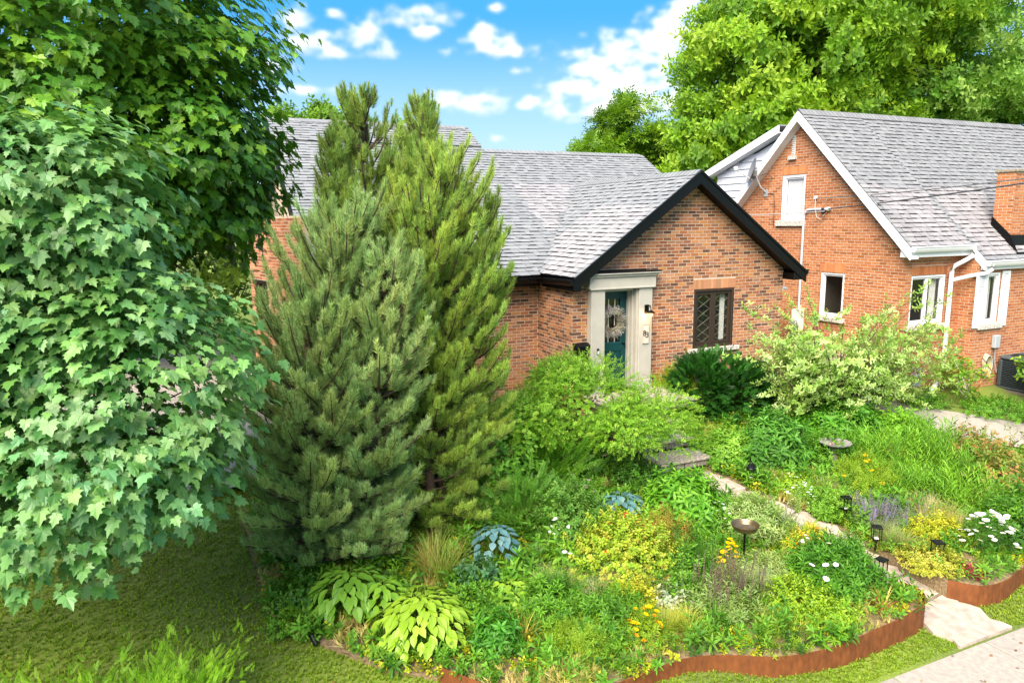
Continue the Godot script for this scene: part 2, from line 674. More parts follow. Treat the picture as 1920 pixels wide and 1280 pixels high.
func make_ground() -> void:
	rng.seed = 11
	path_line = spline(PackedVector2Array([Vector2(7.35, -8.75), Vector2(7.75, -8.1), Vector2(8.0, -7.5), Vector2(8.12, -6.9), Vector2(8.0, -6.35), Vector2(7.98, -5.8), Vector2(8.05, -5.2), Vector2(8.1, -4.72)]))
	edge_left = spline(PackedVector2Array([Vector2(2.0, -6.40), Vector2(2.29, -6.08), Vector2(2.62, -5.80), Vector2(3.08, -5.58), Vector2(3.66, -5.53), Vector2(4.43, -5.54), Vector2(4.85, -5.42), Vector2(5.37, -5.13), Vector2(6.1, -5.01), Vector2(6.66, -5.01), Vector2(7.23, -5.05), Vector2(7.6, -5.12), Vector2(7.76, -5.3), Vector2(7.66, -5.5)]))
	edge_right = spline(PackedVector2Array([Vector2(8.36, -5.36), Vector2(8.62, -5.14), Vector2(9.1, -5.1), Vector2(9.7, -5.22), Vector2(10.6, -5.2), Vector2(11.8, -5.3)]))
	# one sheet to the horizon
	var xs := axis_steps(-14.0, 34.0, 0.5, [[-700.0, -300.0, -120.0, -60.0, -30.0, -20.0], [40.0, 60.0, 120.0, 300.0, 700.0]])
	var zs := axis_steps(-32.0, 4.0, 0.5, [[-900.0, -400.0, -200.0, -100.0, -60.0, -40.0], [10.0, 30.0, 100.0]])
	var m := MB.new()
	for i in xs.size():
		for j in zs.size():
			var x := xs[i]
			var z := zs[j]
			m.v.append(Vector3(x, gy(x, z), z))
			m.n.append(Vector3.UP)
			var k := 0.9 + 0.12 * sin(x * 1.7 + sin(z * 1.3)) * cos(z * 1.9)
			m.c.append(lin(130 * k, 150 * k, 58))
	var nz := zs.size()
	for i in xs.size() - 1:
		for j in nz - 1:
			var a := i * nz + j
			m.ix.append_array(PackedInt32Array([a, a + nz, a + 1, a + 1, a + nz, a + nz + 1]))
	struct("ground", m.mesh(), M.lawn)
	# pavement at the street side: concrete slabs with joints
	var walk := Node3D.new()
	walk.name = "sidewalk"
	add_child(walk)
	walk.set_meta("kind", "structure")
	walk.set_meta("label", "pale concrete sidewalk in front of the garden")
	var sw := MB.new()
	sw.box(Transform3D(), Vector3(1.504, 0.098, 1.56), Color.WHITE, 0.006)
	var slab_mesh := sw.mesh()
	for i in 31:
		put("slab", slab_mesh, toned(M.concrete, (M.concrete.albedo_color as Color).srgb_to_linear() * [1.0, 0.95, 1.04][i % 3]), walk, Transform3D(Basis(), Vector3(-14.0 + i * 1.52, -0.031, -3.88)))
	var kerb := MB.new()
	kerb.bx(-60, 80, -0.3, -0.02, -1.2, -1.05, lin(180, 178, 172))
	struct("kerb", kerb.mesh(), M.concrete)
	var road := MB.new()
	road.quad(Vector3(-300, 0.006, 8), Vector3(300, 0.006, 8), Vector3(300, 0.006, -1.05), Vector3(-300, 0.006, -1.05), lin(72, 72, 74))
	struct("road", road.mesh(), mat(Color.WHITE, 0.95, M.tex_fine, 2.0, 0.2))
	# beds
	bed_left = PackedVector2Array([Vector2(7.3, -8.9), Vector2(6.55, -8.9), Vector2(6.3, -12.3), Vector2(2.0, -13.8), Vector2(0.4, -10.4), Vector2(0.5, -8.0), Vector2(1.1, -7.2), Vector2(1.6, -6.65)])
	bed_left.append_array(edge_left.slice(0, edge_left.size() - 1))
	for p in [[7.55, -5.7], [7.6, -6.3], [7.7, -6.9], [7.6, -7.5], [7.35, -8.1], [7.0, -8.6]]:
		bed_left.append(Vector2(p[0], p[1]))
	bed_right = PackedVector2Array([Vector2(8.1, -8.85), Vector2(7.9, -9.2), Vector2(8.3, -12.2), Vector2(12.3, -12.2), Vector2(12.6, -10.6), Vector2(13.2, -9.4), Vector2(13.7, -7.6), Vector2(13.9, -5.2), Vector2(11.8, -5.32)])
	var er := edge_right.duplicate()
	er.reverse()
	bed_right.append_array(er)
	for p in [[8.34, -5.8], [8.4, -6.35], [8.5, -6.9], [8.4, -7.5], [8.2, -8.1], [8.0, -8.5]]:
		bed_right.append(Vector2(p[0], p[1]))
	struct("soil", bed_mesh(bed_left), M.soil)
	struct("soil", bed_mesh(bed_right), M.soil)
	# flagstone path: irregular slabs, each a piece
	var path := Node3D.new()
	path.name = "path"
	add_child(path)
	path.set_meta("kind", "structure")
	path.set_meta("label", "flagstone path curving from the sidewalk to the stone steps")
	var n := path_line.size()
	var at := 0
	while at < n - 1:
		var nx := mini(at + rng.randi_range(5, 8), n - 1)
		if nx > n - 4:
			nx = n - 1
		var L := PackedVector2Array()
		var Rr := PackedVector2Array()
		for k in range(at, nx + 1):
			var t := (path_line[mini(k + 1, n - 1)] - path_line[maxi(k - 1, 0)]).normalized()
			var nn := Vector2(-t.y, t.x)
			var hw := 0.32 + 0.05 * sin(k * 1.7) + 0.12 * smoothstep(-6.2, -5.6, path_line[k].y)
			var q := path_line[k]
			if k == at:
				q += t * 0.02
			if k == nx:
				q -= t * 0.02
			L.append(q - nn * (hw + rng.randf_range(-0.02, 0.02)))
			Rr.append(q + nn * (hw + rng.randf_range(-0.02, 0.02)))
			if k == n - 1:
				L[L.size() - 1].y = -4.69
				Rr[Rr.size() - 1].y = -4.69
		var mb := MB.new()
		var g := Color.WHITE * rng.randf_range(0.92, 1.06)
		for k in L.size() - 1:
			var c4: Array[Vector3] = []
			for q in [L[k], Rr[k], Rr[k + 1], L[k + 1]]:
				c4.append(Vector3(q.x, gy(q.x, q.y) + 0.055, q.y))
			mb.quad(c4[0], c4[3], c4[2], c4[1], g)
			var dn := Vector3(0, -0.1, 0)
			mb.quad(c4[0] + dn, c4[3] + dn, c4[3], c4[0], g)
			mb.quad(c4[1], c4[2], c4[2] + dn, c4[1] + dn, g)
			if k == 0:
				mb.quad(c4[0], c4[1], c4[1] + dn, c4[0] + dn, g)
			if k == L.size() - 2:
				mb.quad(c4[2], c4[3], c4[3] + dn, c4[2] + dn, g)
		part("flagstone", mb, M.flag, path)
		at = nx
	# pale concrete walk beside the neighbour and driveway behind the maples
	var dv := MB.new()
	var cl := spline(PackedVector2Array([Vector2(13.0, -11.6), Vector2(13.3, -10.4), Vector2(14.2, -8.9), Vector2(15.6, -7.6), Vector2(17.2, -6.6), Vector2(19.5, -5.4), Vector2(21.0, -4.66)]))
	for k in cl.size() - 1:
		var t0 := (cl[mini(k + 1, cl.size() - 1)] - cl[maxi(k - 1, 0)]).normalized()
		var t1 := (cl[mini(k + 2, cl.size() - 1)] - cl[k]).normalized()
		var n0 := Vector2(-t0.y, t0.x) * 0.62
		var n1 := Vector2(-t1.y, t1.x) * 0.62
		var c4: Array[Vector3] = []
		for q in [cl[k] - n0, cl[k] + n0, cl[k + 1] + n1, cl[k + 1] - n1]:
			c4.append(Vector3(q.x, gy(q.x, q.y) + 0.03, q.y))
		dv.quad(c4[0], c4[3], c4[2], c4[1], Color.WHITE * (0.97 + 0.05 * rng.randf()))
	struct("walkway", dv.mesh(), M.concrete)
	var dl := MB.new()
	for k in 8:
		var z0 := -11.9 - k * 1.6
		dl.quad(Vector3(-14, 0.925, z0 + 0.25), Vector3(1.5, 0.925, z0 + 0.8), Vector3(1.5, 0.925, z0 - 0.78), Vector3(-14, 0.925, z0 - 1.33), Color.WHITE * rng.randf_range(1.05, 1.12))
	struct("driveway", dl.mesh(), M.concrete)
	make_grass()

func make_grass() -> void:
	rng.seed = 21
	var mesh := blades_shape(9, 0.042, 0.010, 1.1, 3, 2).mesh()
	var xs: Array[Transform3D] = []
	var cs := PackedColorArray()
	for i in 90000:
		var x := rng.randf_range(-4.5, 13.0)
		var z := -4.72 - 7.0 * pow(rng.randf(), 1.3)
		if x > 2.0 and z < -6.6:
			continue
		var p := Vector2(x, z)
		if in_poly(p, bed_left) or in_poly(p, bed_right):
			continue
		var onp := false
		for q in path_line:
			if q.distance_squared_to(p) < 0.17:
				onp = true
				break
		if onp:
			continue
		var dry := 0.5 + 0.5 * sin(x * 2.1 + 1.7 * sin(z * 1.7)) * cos(z * 2.3 + x)
		var base := lin(122, 158, 42).lerp(lin(150, 162, 68), 0.5 * dry * rng.randf())
		xs.append(Transform3D(Basis(Vector3.UP, rng.randf() * TAU).scaled(Vector3.ONE * rng.randf_range(0.7, 1.3)), Vector3(x, gy(x, z) + 0.003, z)))
		cs.append(tint(base, 0.1, 0.25))
	scatter("grass", mesh, M.leaf, xs, cs)

# ------------------------------------------------------------------ masonry, roofing, windows
class Frame:
	var o: Vector3
	var u: Vector3
	var v: Vector3
	var n: Vector3
	func _init(o_: Vector3, u_: Vector3, v_: Vector3) -> void:
		o = o_; u = u_.normalized(); v = v_.normalized(); n = u.cross(v).normalized()
	func at(x: float, y: float, z := 0.0) -> Vector3:
		return o + u * x + v * y + n * z
	func xf(x: float, y: float, z := 0.0) -> Transform3D:
		return Transform3D(Basis(u, v, n), at(x, y, z))

func clip_rect(x0: float, y0: float, x1: float, y1: float, clips: Array) -> PackedVector2Array:
	var p := PackedVector2Array([Vector2(x0, y0), Vector2(x1, y0), Vector2(x1, y1), Vector2(x0, y1)])
	for c in clips:
		p = cut(p, c[0], c[1])
		if p.size() < 3:
			break
	return p

# the wall behind the bricks (its mortar), open at the holes, with reveals
func wall_sheet(f: Frame, w: float, h: float, clips: Array, holes: Array, depth: float, col := Color.WHITE) -> MB:
	var m := MB.new()
	var us := [0.0, w]
	var vs := [0.0, h]
	for r in holes:
		us.append_array([r.position.x, r.end.x])
		vs.append_array([r.position.y, r.end.y])
	us.sort()
	vs.sort()
	for i in us.size() - 1:
		for j in vs.size() - 1:
			if us[i + 1] - us[i] < 1e-4 or vs[j + 1] - vs[j] < 1e-4:
				continue
			var mid := Vector2((us[i] + us[i + 1]) / 2, (vs[j] + vs[j + 1]) / 2)
			var open := false
			for r in holes:
				open = open or r.has_point(mid)
			if open:
				continue
			var p := clip_rect(us[i], vs[j], us[i + 1], vs[j + 1], clips)
			var q := PackedVector3Array()
			for e in p:
				q.append(f.at(e.x, e.y))
			m.poly(q, col)
	for r in holes:
		var a: Vector2 = r.position
		var b: Vector2 = r.end
		var rc := lin(150, 112, 88)
		m.quad(f.at(a.x, a.y), f.at(a.x, a.y, -depth), f.at(a.x, b.y, -depth), f.at(a.x, b.y), rc)
		m.quad(f.at(b.x, a.y, -depth), f.at(b.x, a.y), f.at(b.x, b.y), f.at(b.x, b.y, -depth), rc)
		m.quad(f.at(a.x, b.y, -depth), f.at(b.x, b.y, -depth), f.at(b.x, b.y), f.at(a.x, b.y), rc)
		m.quad(f.at(a.x, a.y), f.at(b.x, a.y), f.at(b.x, a.y, -depth), f.at(a.x, a.y, -depth), rc)
	return m

var tone_mats := {}

func toned(base: StandardMaterial3D, col: Color) -> StandardMaterial3D:
	var key := [base, col]
	if not tone_mats.has(key):
		var m: StandardMaterial3D = base.duplicate()
		m.albedo_color = col.linear_to_srgb()
		tone_mats[key] = m
	return tone_mats[key]

# bricks: the first `single` full ones inside `near` are nodes of their own, the others are joined
func lay_bricks(wall: Node3D, f: Frame, w: float, h: float, clips: Array, skips: Array, tones: Array, single: int, near: Rect2, rest: MB, v0 := 0.0) -> void:
	var bw := 0.203
	var bh := 0.0677
	var box := MB.new()
	box.box(Transform3D(), Vector3(0.188, 0.0537, 0.03), Color.WHITE, 0.0025)
	var shared := box.mesh()
	var made := 0
	var rows := int((h - v0) / bh)
	for j in rows:
		var y0 := v0 + j * bh + 0.007
		var y1 := y0 + 0.0537
		var u := -bw * (0.5 * (j % 2)) - rng.randf() * 0.004
		while u < w:
			var spans := [[maxf(u + 0.0075, 0.0), minf(u + bw - 0.0075, w)]]
			u += bw
			for r in skips:
				if r.end.y <= y0 + 0.028 or r.position.y >= y1 - 0.028:
					continue
				var left := []
				for s in spans:
					if r.end.x <= s[0] or r.position.x >= s[1]:
						left.append(s)
						continue
					if r.position.x - s[0] > 0.025:
						left.append([s[0], r.position.x])
					if s[1] - r.end.x > 0.025:
						left.append([r.end.x, s[1]])
				spans = left
			for s in spans:
				if s[1] - s[0] < 0.02:
					continue
				var col: Color = tones[rng.randi() % tones.size()]
				var p := clip_rect(s[0], y0, s[1], y1, clips)
				if p.size() < 3 or area2(p) < 0.0004:
					continue
				var proud := rng.randf_range(0.002, 0.006)
				var full: bool = absf(s[1] - s[0] - 0.188) < 0.002 and area2(p) > 0.0100
				if full and made < single and near.has_point(Vector2(s[0], y0)):
					made += 1
					put("brick", shared, toned(M.brick, col), wall, wall.global_transform.affine_inverse() * f.xf((s[0] + s[1]) / 2, (y0 + y1) / 2, proud - 0.015))
					continue
				col = col * rng.randf_range(0.92, 1.08)
				var top := PackedVector3Array()
				for e in p:
					top.append(f.at(e.x, e.y, proud))
				rest.poly(top, col)
				for k in p.size():
					var a := p[k]
					var b := p[(k + 1) % p.size()]
					rest.quad(f.at(a.x, a.y, -0.002), f.at(b.x, b.y, -0.002), f.at(b.x, b.y, proud), f.at(a.x, a.y, proud), col)

func soldier(rest: MB, f: Frame, x0: float, x1: float, y0: float, y1: float, tones: Array) -> void:
	var n := int(round((x1 - x0) / 0.0677))
	for i in n:
		var a := x0 + (x1 - x0) * i / n + 0.005
		var b := x0 + (x1 - x0) * (i + 1) / n - 0.005
		rest.box(f.xf((a + b) / 2, (y0 + y1) / 2, -0.002), Vector3(b - a, y1 - y0 - 0.01, 0.022), tones[rng.randi() % tones.size()])

# one course after another of laminated shingles; darker band where the course above casts its printed shadow line
func lay_shingles(roof: Node3D, f: Frame, w: float, length: float, clips: Array, tones: Array, single: int, near: Rect2, rest: MB, seed_: int) -> void:
	rng.seed = seed_
	var ex := 0.143
	var widths := [0.13, 0.18, 0.235]
	var shared := {}
	var made := 0
	for j in int(ceil(length / ex)):
		var y0 := j * ex
		var y1 := minf(y0 + ex + 0.012, length)
		var u := -rng.randf() * 0.3
		var thick := rng.randi() % 2 == 0
		while u < w:
			var wi := rng.randi() % 3
			var tw: float = widths[wi]
			thick = not thick
			var t := 0.017 if thick else 0.008
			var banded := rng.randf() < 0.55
			var a := u + 0.0015
			var b := u + tw - 0.0015
			u += tw
			if b < 0.0 or a > w:
				continue
			a = maxf(a, 0.0)
			b = minf(b, w)
			var col: Color = tones[rng.randi() % tones.size()]
			if made < single and b - a > tw - 0.005 and near.has_point(Vector2(a, y0)) and area2(clip_rect(a, y0, b, y1, clips)) > (b - a) * (y1 - y0) * 0.995 and y1 - y0 > ex:
				var key := [wi, thick, banded]
				if not shared.has(key):
					var sm := MB.new()
					shingle_shape(sm, Frame.new(Vector3.ZERO, Vector3.RIGHT, Vector3.UP), PackedVector2Array([Vector2(0, 0), Vector2(tw - 0.003, 0), Vector2(tw - 0.003, ex + 0.012), Vector2(0, ex + 0.012)]), 0.0, ex, t, banded, Color.WHITE, [])
					shared[key] = sm.mesh()
				made += 1
				put("shingle", shared[key], toned(M.shingle, col), roof, roof.global_transform.affine_inverse() * f.xf(a, y0))
				continue
			var p := clip_rect(a, y0, b, y1, clips)
			if p.size() >= 3 and area2(p) > 0.0002:
				shingle_shape(rest, f, p, y0, ex, t, banded, col * rng.randf_range(0.98, 1.02), clips)

func shingle_shape(m: MB, f: Frame, p: PackedVector2Array, y0: float, ex: float, t: float, banded: bool, col: Color, _c: Array) -> void:
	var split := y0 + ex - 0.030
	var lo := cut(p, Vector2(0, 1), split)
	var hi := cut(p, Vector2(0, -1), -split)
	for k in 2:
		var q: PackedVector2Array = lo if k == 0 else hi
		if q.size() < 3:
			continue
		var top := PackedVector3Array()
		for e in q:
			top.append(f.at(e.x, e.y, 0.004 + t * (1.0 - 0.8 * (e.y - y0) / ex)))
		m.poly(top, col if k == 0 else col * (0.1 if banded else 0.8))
	for k in p.size():
		var a := p[k]
		var b := p[(k + 1) % p.size()]
		if a.y > y0 + ex and b.y > y0 + ex:
			continue
		m.quad(f.at(a.x, a.y, -0.002), f.at(b.x, b.y, -0.002), f.at(b.x, b.y, 0.004 + t * (1.0 - 0.8 * (b.y - y0) / ex)), f.at(a.x, a.y, 0.004 + t * (1.0 - 0.8 * (a.y - y0) / ex)), col * 0.55)

func ridge_caps(roof: Node3D, a: Vector3, b: Vector3, side: Vector3, slope: float, tones: Array) -> void:
	var m := MB.new()
	var d := (b - a).normalized()
	var n := int(a.distance_to(b) / 0.14)
	for i in n:
		var p := a + d * (i * 0.14)
		var q := p + d * 0.155
		var c: Color = tones[rng.randi() % tones.size()]
		for s in [-1.0, 1.0]:
			var off: Vector3 = side * s * 0.15 + Vector3(0, -0.15 * slope, 0)
			m.quad(p + Vector3(0, 0.038, 0), q + Vector3(0, 0.026, 0), q + off + Vector3(0, 0.022, 0), p + off + Vector3(0, 0.034, 0), c)
			m.quad(p + Vector3(0, 0.02, 0), p + Vector3(0, 0.038, 0), p + off + Vector3(0, 0.034, 0), p + off + Vector3(0, 0.012, 0), c * 0.5)
	part("ridge_cap", m, M.shingle, roof).set_meta("kind", "stuff")

# frame with sashes; xf stands at the middle of the opening on the wall face
func window(owner_: Node3D, xf: Transform3D, w: float, h: float, fm: Material, opts := {}) -> MeshInstance3D:
	var rec: float = opts.get("recess", 0.06)
	var fw: float = opts.get("frame", 0.055)
	var n: int = opts.get("sashes", 1)
	var m := MB.new()
	var c := Color.WHITE
	for s in [-1.0, 1.0]:
		m.box(Transform3D(Basis(), Vector3(s * (w - fw) / 2, 0, -rec)), Vector3(fw, h - 0.002, 0.08), c, 0.006)
		m.box(Transform3D(Basis(), Vector3(0, s * (h - fw) / 2, -rec - 0.002)), Vector3(w - 2 * fw, fw, 0.078), c, 0.006)
	var win := part("window", m, fm, owner_, xf)
	var iw := (w - 2 * fw) / n
	for i in n:
		var cx := -w / 2 + fw + iw * (i + 0.5)
		var sm := MB.new()
		var sw: float = opts.get("sash", 0.04)
		for s in [-1.0, 1.0]:
			sm.box(Transform3D(Basis(), Vector3(cx + s * (iw - sw) / 2, 0, -rec - 0.02)), Vector3(sw - 0.002, h - 2 * fw, 0.06), c, 0.006)
			sm.box(Transform3D(Basis(), Vector3(cx, s * (h - 2 * fw - sw) / 2, -rec - 0.022)), Vector3(iw - 2 * sw, sw, 0.056), c, 0.006)
		part("sash", sm, fm, win)
		var gm := MB.new()
		var gw := iw / 2 - sw
		var gh := h / 2 - fw - sw
		gm.quad(Vector3(cx - gw, -gh, -rec - 0.03), Vector3(cx + gw, -gh, -rec - 0.03), Vector3(cx + gw, gh, -rec - 0.03), Vector3(cx - gw, gh, -rec - 0.03), c)
		part("pane", gm, M.glass, win)
		if opts.get("leaded", false):
			var lm := MB.new()
			var rows := 5
			for r in rows:
				var ya := -gh + 2 * gh * r / rows
				var yb := -gh + 2 * gh * (r + 1) / rows
				for s in [-1.0, 1.0]:
					for pr in [[Vector3(cx, ya, 0), Vector3(cx + s * gw * 0.98, (ya + yb) / 2, 0)], [Vector3(cx + s * gw * 0.98, (ya + yb) / 2, 0), Vector3(cx, yb, 0)]]:
						lm.tube(PackedVector3Array([pr[0] + Vector3(0, 0, -rec - 0.026), pr[1] + Vector3(0, 0, -rec - 0.026)]), PackedFloat32Array([0.0022]), 4, lin(150, 150, 140), false)
			part("leading", lm, M.plain, win)
		if opts.has("curtain") and (opts.curtain as Array).has(i):
			var cm := MB.new()
			var k := 7
			var cw: float = opts.get("curtain_w", 0.45) * iw
			var xa := cx + gw - cw
			for e in k * 2:
				var x0 := xa + cw * e / (k * 2)
				var x1 := xa + cw * (e + 1) / (k * 2)
				cm.quad(Vector3(x0, -gh, -rec - 0.12 - 0.03 * (e % 2)), Vector3(x1, -gh, -rec - 0.12 - 0.03 * ((e + 1) % 2)), Vector3(x1, gh, -rec - 0.12 - 0.03 * ((e + 1) % 2)), Vector3(x0, gh, -rec - 0.12 - 0.03 * (e % 2)), c)
			part("curtain", cm, M.curtain, win)
		if opts.get("blind", false):
			var bm := MB.new()
			var rows2 := int(gh * 2 / 0.05)
			for r in rows2:
				var yy := -gh + 2 * gh * (r + 0.5) / rows2
				bm.box(Transform3D(Basis(Vector3.RIGHT, 0.12), Vector3(cx, yy, -rec - 0.06)), Vector3(gw * 2, 0.054, 0.003), c)
			part("blind", bm, M.white, win).set_meta("kind", "stuff")
	# the room seen through it
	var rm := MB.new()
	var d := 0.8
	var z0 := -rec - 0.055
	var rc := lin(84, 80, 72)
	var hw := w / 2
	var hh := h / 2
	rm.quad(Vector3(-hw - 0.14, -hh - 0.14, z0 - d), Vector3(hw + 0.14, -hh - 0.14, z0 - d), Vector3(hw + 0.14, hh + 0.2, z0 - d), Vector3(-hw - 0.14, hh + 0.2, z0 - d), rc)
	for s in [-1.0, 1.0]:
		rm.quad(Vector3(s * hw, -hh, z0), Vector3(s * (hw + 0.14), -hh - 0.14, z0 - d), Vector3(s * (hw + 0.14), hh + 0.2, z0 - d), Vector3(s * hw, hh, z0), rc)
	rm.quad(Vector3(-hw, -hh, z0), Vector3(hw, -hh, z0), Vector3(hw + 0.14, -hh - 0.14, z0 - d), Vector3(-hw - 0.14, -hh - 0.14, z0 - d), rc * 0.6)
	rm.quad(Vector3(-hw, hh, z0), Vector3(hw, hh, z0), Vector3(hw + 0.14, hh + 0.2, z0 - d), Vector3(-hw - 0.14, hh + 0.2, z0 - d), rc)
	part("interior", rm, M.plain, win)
	if opts.has("sill"):
		var sl := MB.new()
		var sd: Array = opts.sill
		sl.box(Transform3D(Basis(), Vector3(sd[2] if sd.size() > 2 else 0.0, -h / 2 - sd[1] / 2 - 0.003, -0.03)), Vector3(sd[0], sd[1], 0.2), c, 0.012)
		part("sill", sl, opts.get("sill_mat", M.stone), win)
	return win

# gutter profile (x out, y up) run along points; out[i] is the mitre direction at each point
func gutter(p: PackedVector3Array, outs: PackedVector3Array, col := Color.WHITE) -> MB:
	var m := MB.new()
	var prof := PackedVector2Array([Vector2(0, 0), Vector2(0, -0.12), Vector2(0.075, -0.12), Vector2(0.1, -0.075), Vector2(0.112, -0.03), Vector2(0.128, -0.02), Vector2(0.128, 0.0), Vector2(0.11, 0.0), Vector2(0.10, -0.06), Vector2(0.02, -0.1), Vector2(0.006, 0.0)])
	for i in p.size() - 1:
		for k in prof.size() - 1:
			var a := prof[k]
			var b := prof[k + 1]
			m.quad(p[i] + outs[i] * a.x + Vector3.UP * a.y, p[i + 1] + outs[i + 1] * a.x + Vector3.UP * a.y, p[i + 1] + outs[i + 1] * b.x + Vector3.UP * b.y, p[i] + outs[i] * b.x + Vector3.UP * b.y, col)
	for e in [0, p.size() - 1]:
		var q := PackedVector3Array()
		for k in 7:
			q.append(p[e] + outs[e] * prof[k].x + Vector3.UP * prof[k].y)
		m.poly(q, col)
	return m

# roof body: flat polygon of thickness t under its upper face
func slab(m: MB, pts: PackedVector3Array, t: float, col: Color) -> void:
	var nn := (pts[1] - pts[0]).cross(pts[2] - pts[0]).normalized()
	if nn.y < 0:
		nn = -nn
	m.prism(pts, -nn * t, col)

func make_house() -> void:
	rng.seed = 31
	var h := thing("brick_house", "reddish brown brick house with teal front door, black trim and grey shingle roof", "house")
	var tones := [lin(192, 126, 82), lin(180, 112, 72), lin(198, 136, 90), lin(160, 98, 66), lin(126, 84, 62), lin(106, 74, 58), lin(196, 142, 106), lin(186, 120, 84), lin(144, 96, 72), lin(196, 134, 78), lin(166, 120, 96), lin(188, 126, 88), lin(134, 92, 66)]
	var rest := MB.new()
	# walls
	var zf := -12.28
	var fg := Frame.new(Vector3(6.83, 0.7, zf), Vector3.RIGHT, Vector3.UP)
	var gable_clip := [[Vector2(-0.706, 1.0).normalized(), 0.0], [Vector2(0.706, 1.0).normalized(), 0.0]]
	# roof line at the wall: y = 5.76 - .706 |x - 9.6|
	gable_clip[0][1] = (5.70 - 0.7 - 0.706 * (9.6 - 6.83)) / sqrt(1.0 + 0.706 * 0.706)
	gable_clip[1][1] = (5.70 - 0.7 + 0.706 * (9.6 - 6.83)) / sqrt(1.0 + 0.706 * 0.706)
	var door_hole := Rect2(7.5 - 6.83, 0.0, 0.84, 3.53 - 0.7)
	var win_hole := Rect2(9.79 - 6.83, 2.09 - 0.7, 1.09, 1.285)
	var wall_f := part("front_wall", wall_sheet(fg, 5.45, 5.3, gable_clip, [door_hole, win_hole], 0.16), M.mortar, h)
	var skip_door := Rect2(7.3 - 6.83, 0.0, 1.22, 3.72 - 0.7)
	lay_bricks(wall_f, fg, 5.45, 5.1, gable_clip, [skip_door, win_hole, Rect2(win_hole.position.x - 0.03, win_hole.end.y, 1.15, 0.21)], tones, 220, Rect2(2.0, 1.0, 3.3, 3.0), rest)
	soldier(rest, fg, win_hole.position.x - 0.03, win_hole.end.x + 0.03, win_hole.end.y, win_hole.end.y + 0.21, [lin(208, 148, 106), lin(214, 156, 120), lin(182, 134, 98), lin(198, 140, 104)])
	var fs := Frame.new(Vector3(6.83, 0.7, -13.82), Vector3(0, 0, 1), Vector3.UP)
	var wall_s := part("side_wall", wall_sheet(fs, 1.54, 2.98, [], [], 0.1), M.mortar, h)
	lay_bricks(wall_s, fs, 1.545, 2.98, [], [], tones, 40, Rect2(0.1, 1.3, 1.3, 1.5), rest)
	var fm := Frame.new(Vector3(2.35, 0.7, -13.82), Vector3.RIGHT, Vector3.UP)
	var wall_m := part("main_wall", wall_sheet(fm, 4.48, 2.98, [], [], 0.1), M.mortar, h)
	lay_bricks(wall_m, fm, 4.475, 2.98, [], [], tones, 40, Rect2(3.3, 1.2, 1.2, 1.6), rest)
	# right flank and gable end of the low block
	var fr := Frame.new(Vector3(12.28, 0.7, zf), Vector3(0, 0, -1), Vector3.UP)
	var wall_r := part("flank_wall", wall_sheet(fr, 11.2, 5.9, [[Vector2(-0.6, 1.0).normalized(), (3.55 - 0.7 - 0.6 * 1.2) / 1.166], [Vector2(0.6, 1.0).normalized(), (6.6 - 0.7 + 0.6 * 6.2) / 1.166]], [], 0.1), M.mortar, h)
	lay_bricks(wall_r, fr, 1.6, 2.9, [], [], tones, 0, Rect2(), rest)
	# left end and its slanting bay
	var wl := MB.new()
	wl.poly(PackedVector3Array([Vector3(2.35, 0.7, -13.82), Vector3(2.35, 3.5, -13.82), Vector3(2.35, 7.2, -19.65), Vector3(2.35, 3.5, -25.4), Vector3(2.35, 0.7, -25.4)]), Color.WHITE)
	wl.poly(PackedVector3Array([Vector3(7.35, 0.7, -18.0), Vector3(7.35, 6.1, -18.0), Vector3(7.35, 7.25, -19.65), Vector3(7.35, 3.5, -25.4), Vector3(7.35, 0.7, -25.4)]), Color.WHITE)
	wl.quad(Vector3(12.28, 0.7, -23.5), Vector3(2.35, 0.7, -25.4), Vector3(2.35, 3.6, -25.4), Vector3(12.28, 3.6, -23.5), Color.WHITE)
	part("end_wall", wl, M.mortar, h)
	var b0 := Vector3(2.12, 0.7, -14.6)
	var b1 := Vector3(1.28, 0.7, -17.6)
	var fb := Frame.new(b1, b0 - b1, Vector3.UP)
	var bl := b0.distance_to(b1)
	var bw := Rect2(0.25, 1.9, 0.75, 1.0)
	var wall_b := part("bay_wall", wall_sheet(fb, bl, 4.3, [], [bw], 0.1), M.mortar, h)
	lay_bricks(wall_b, fb, bl, 4.3, [], [bw], [lin(196, 130, 88), lin(186, 118, 80), lin(170, 102, 70), lin(204, 144, 104), lin(150, 92, 66)], 0, Rect2(), rest)
	var bs := MB.new()
	bs.quad(b0, Vector3(2.36, 0.7, -14.6), Vector3(2.36, 5.0, -14.6), b0 + Vector3(0, 4.3, 0), Color.WHITE)
	bs.quad(Vector3(2.36, 0.7, -17.6), b1, b1 + Vector3(0, 4.3, 0), Vector3(2.36, 5.0, -17.6), Color.WHITE)
	bs.quad(b0 + Vector3(0, 4.3, 0), Vector3(2.36, 5.0, -14.6), Vector3(2.36, 5.0, -17.6), b1 + Vector3(0, 4.3, 0), Color.WHITE)
	part("bay_side", bs, M.mortar, h)
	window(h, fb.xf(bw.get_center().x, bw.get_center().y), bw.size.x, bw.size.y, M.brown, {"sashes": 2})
	var fo := MB.new()
	fo.bx(6.80, 12.31, 0.5, 0.94, zf - 0.2, zf + 0.03, lin(150, 146, 140), 0.01)
	fo.bx(2.3, 6.80, 0.5, 0.94, -14.0, -13.79, lin(150, 146, 140), 0.01)
	part("foundation", fo, M.concrete, h)
	var joined := part("brick_course", rest, M.brick, h)
	joined.set_meta("kind", "stuff")

	# roofs
	var ty := 3.73
	var s := 0.6
	var ks := sqrt(1.0 + s * s)
	var grey := [lin(150, 149, 154), lin(147, 146, 151), lin(153, 152, 157), lin(144, 143, 148), lin(156, 154, 158), lin(149, 147, 152)]
	var rb := MB.new()
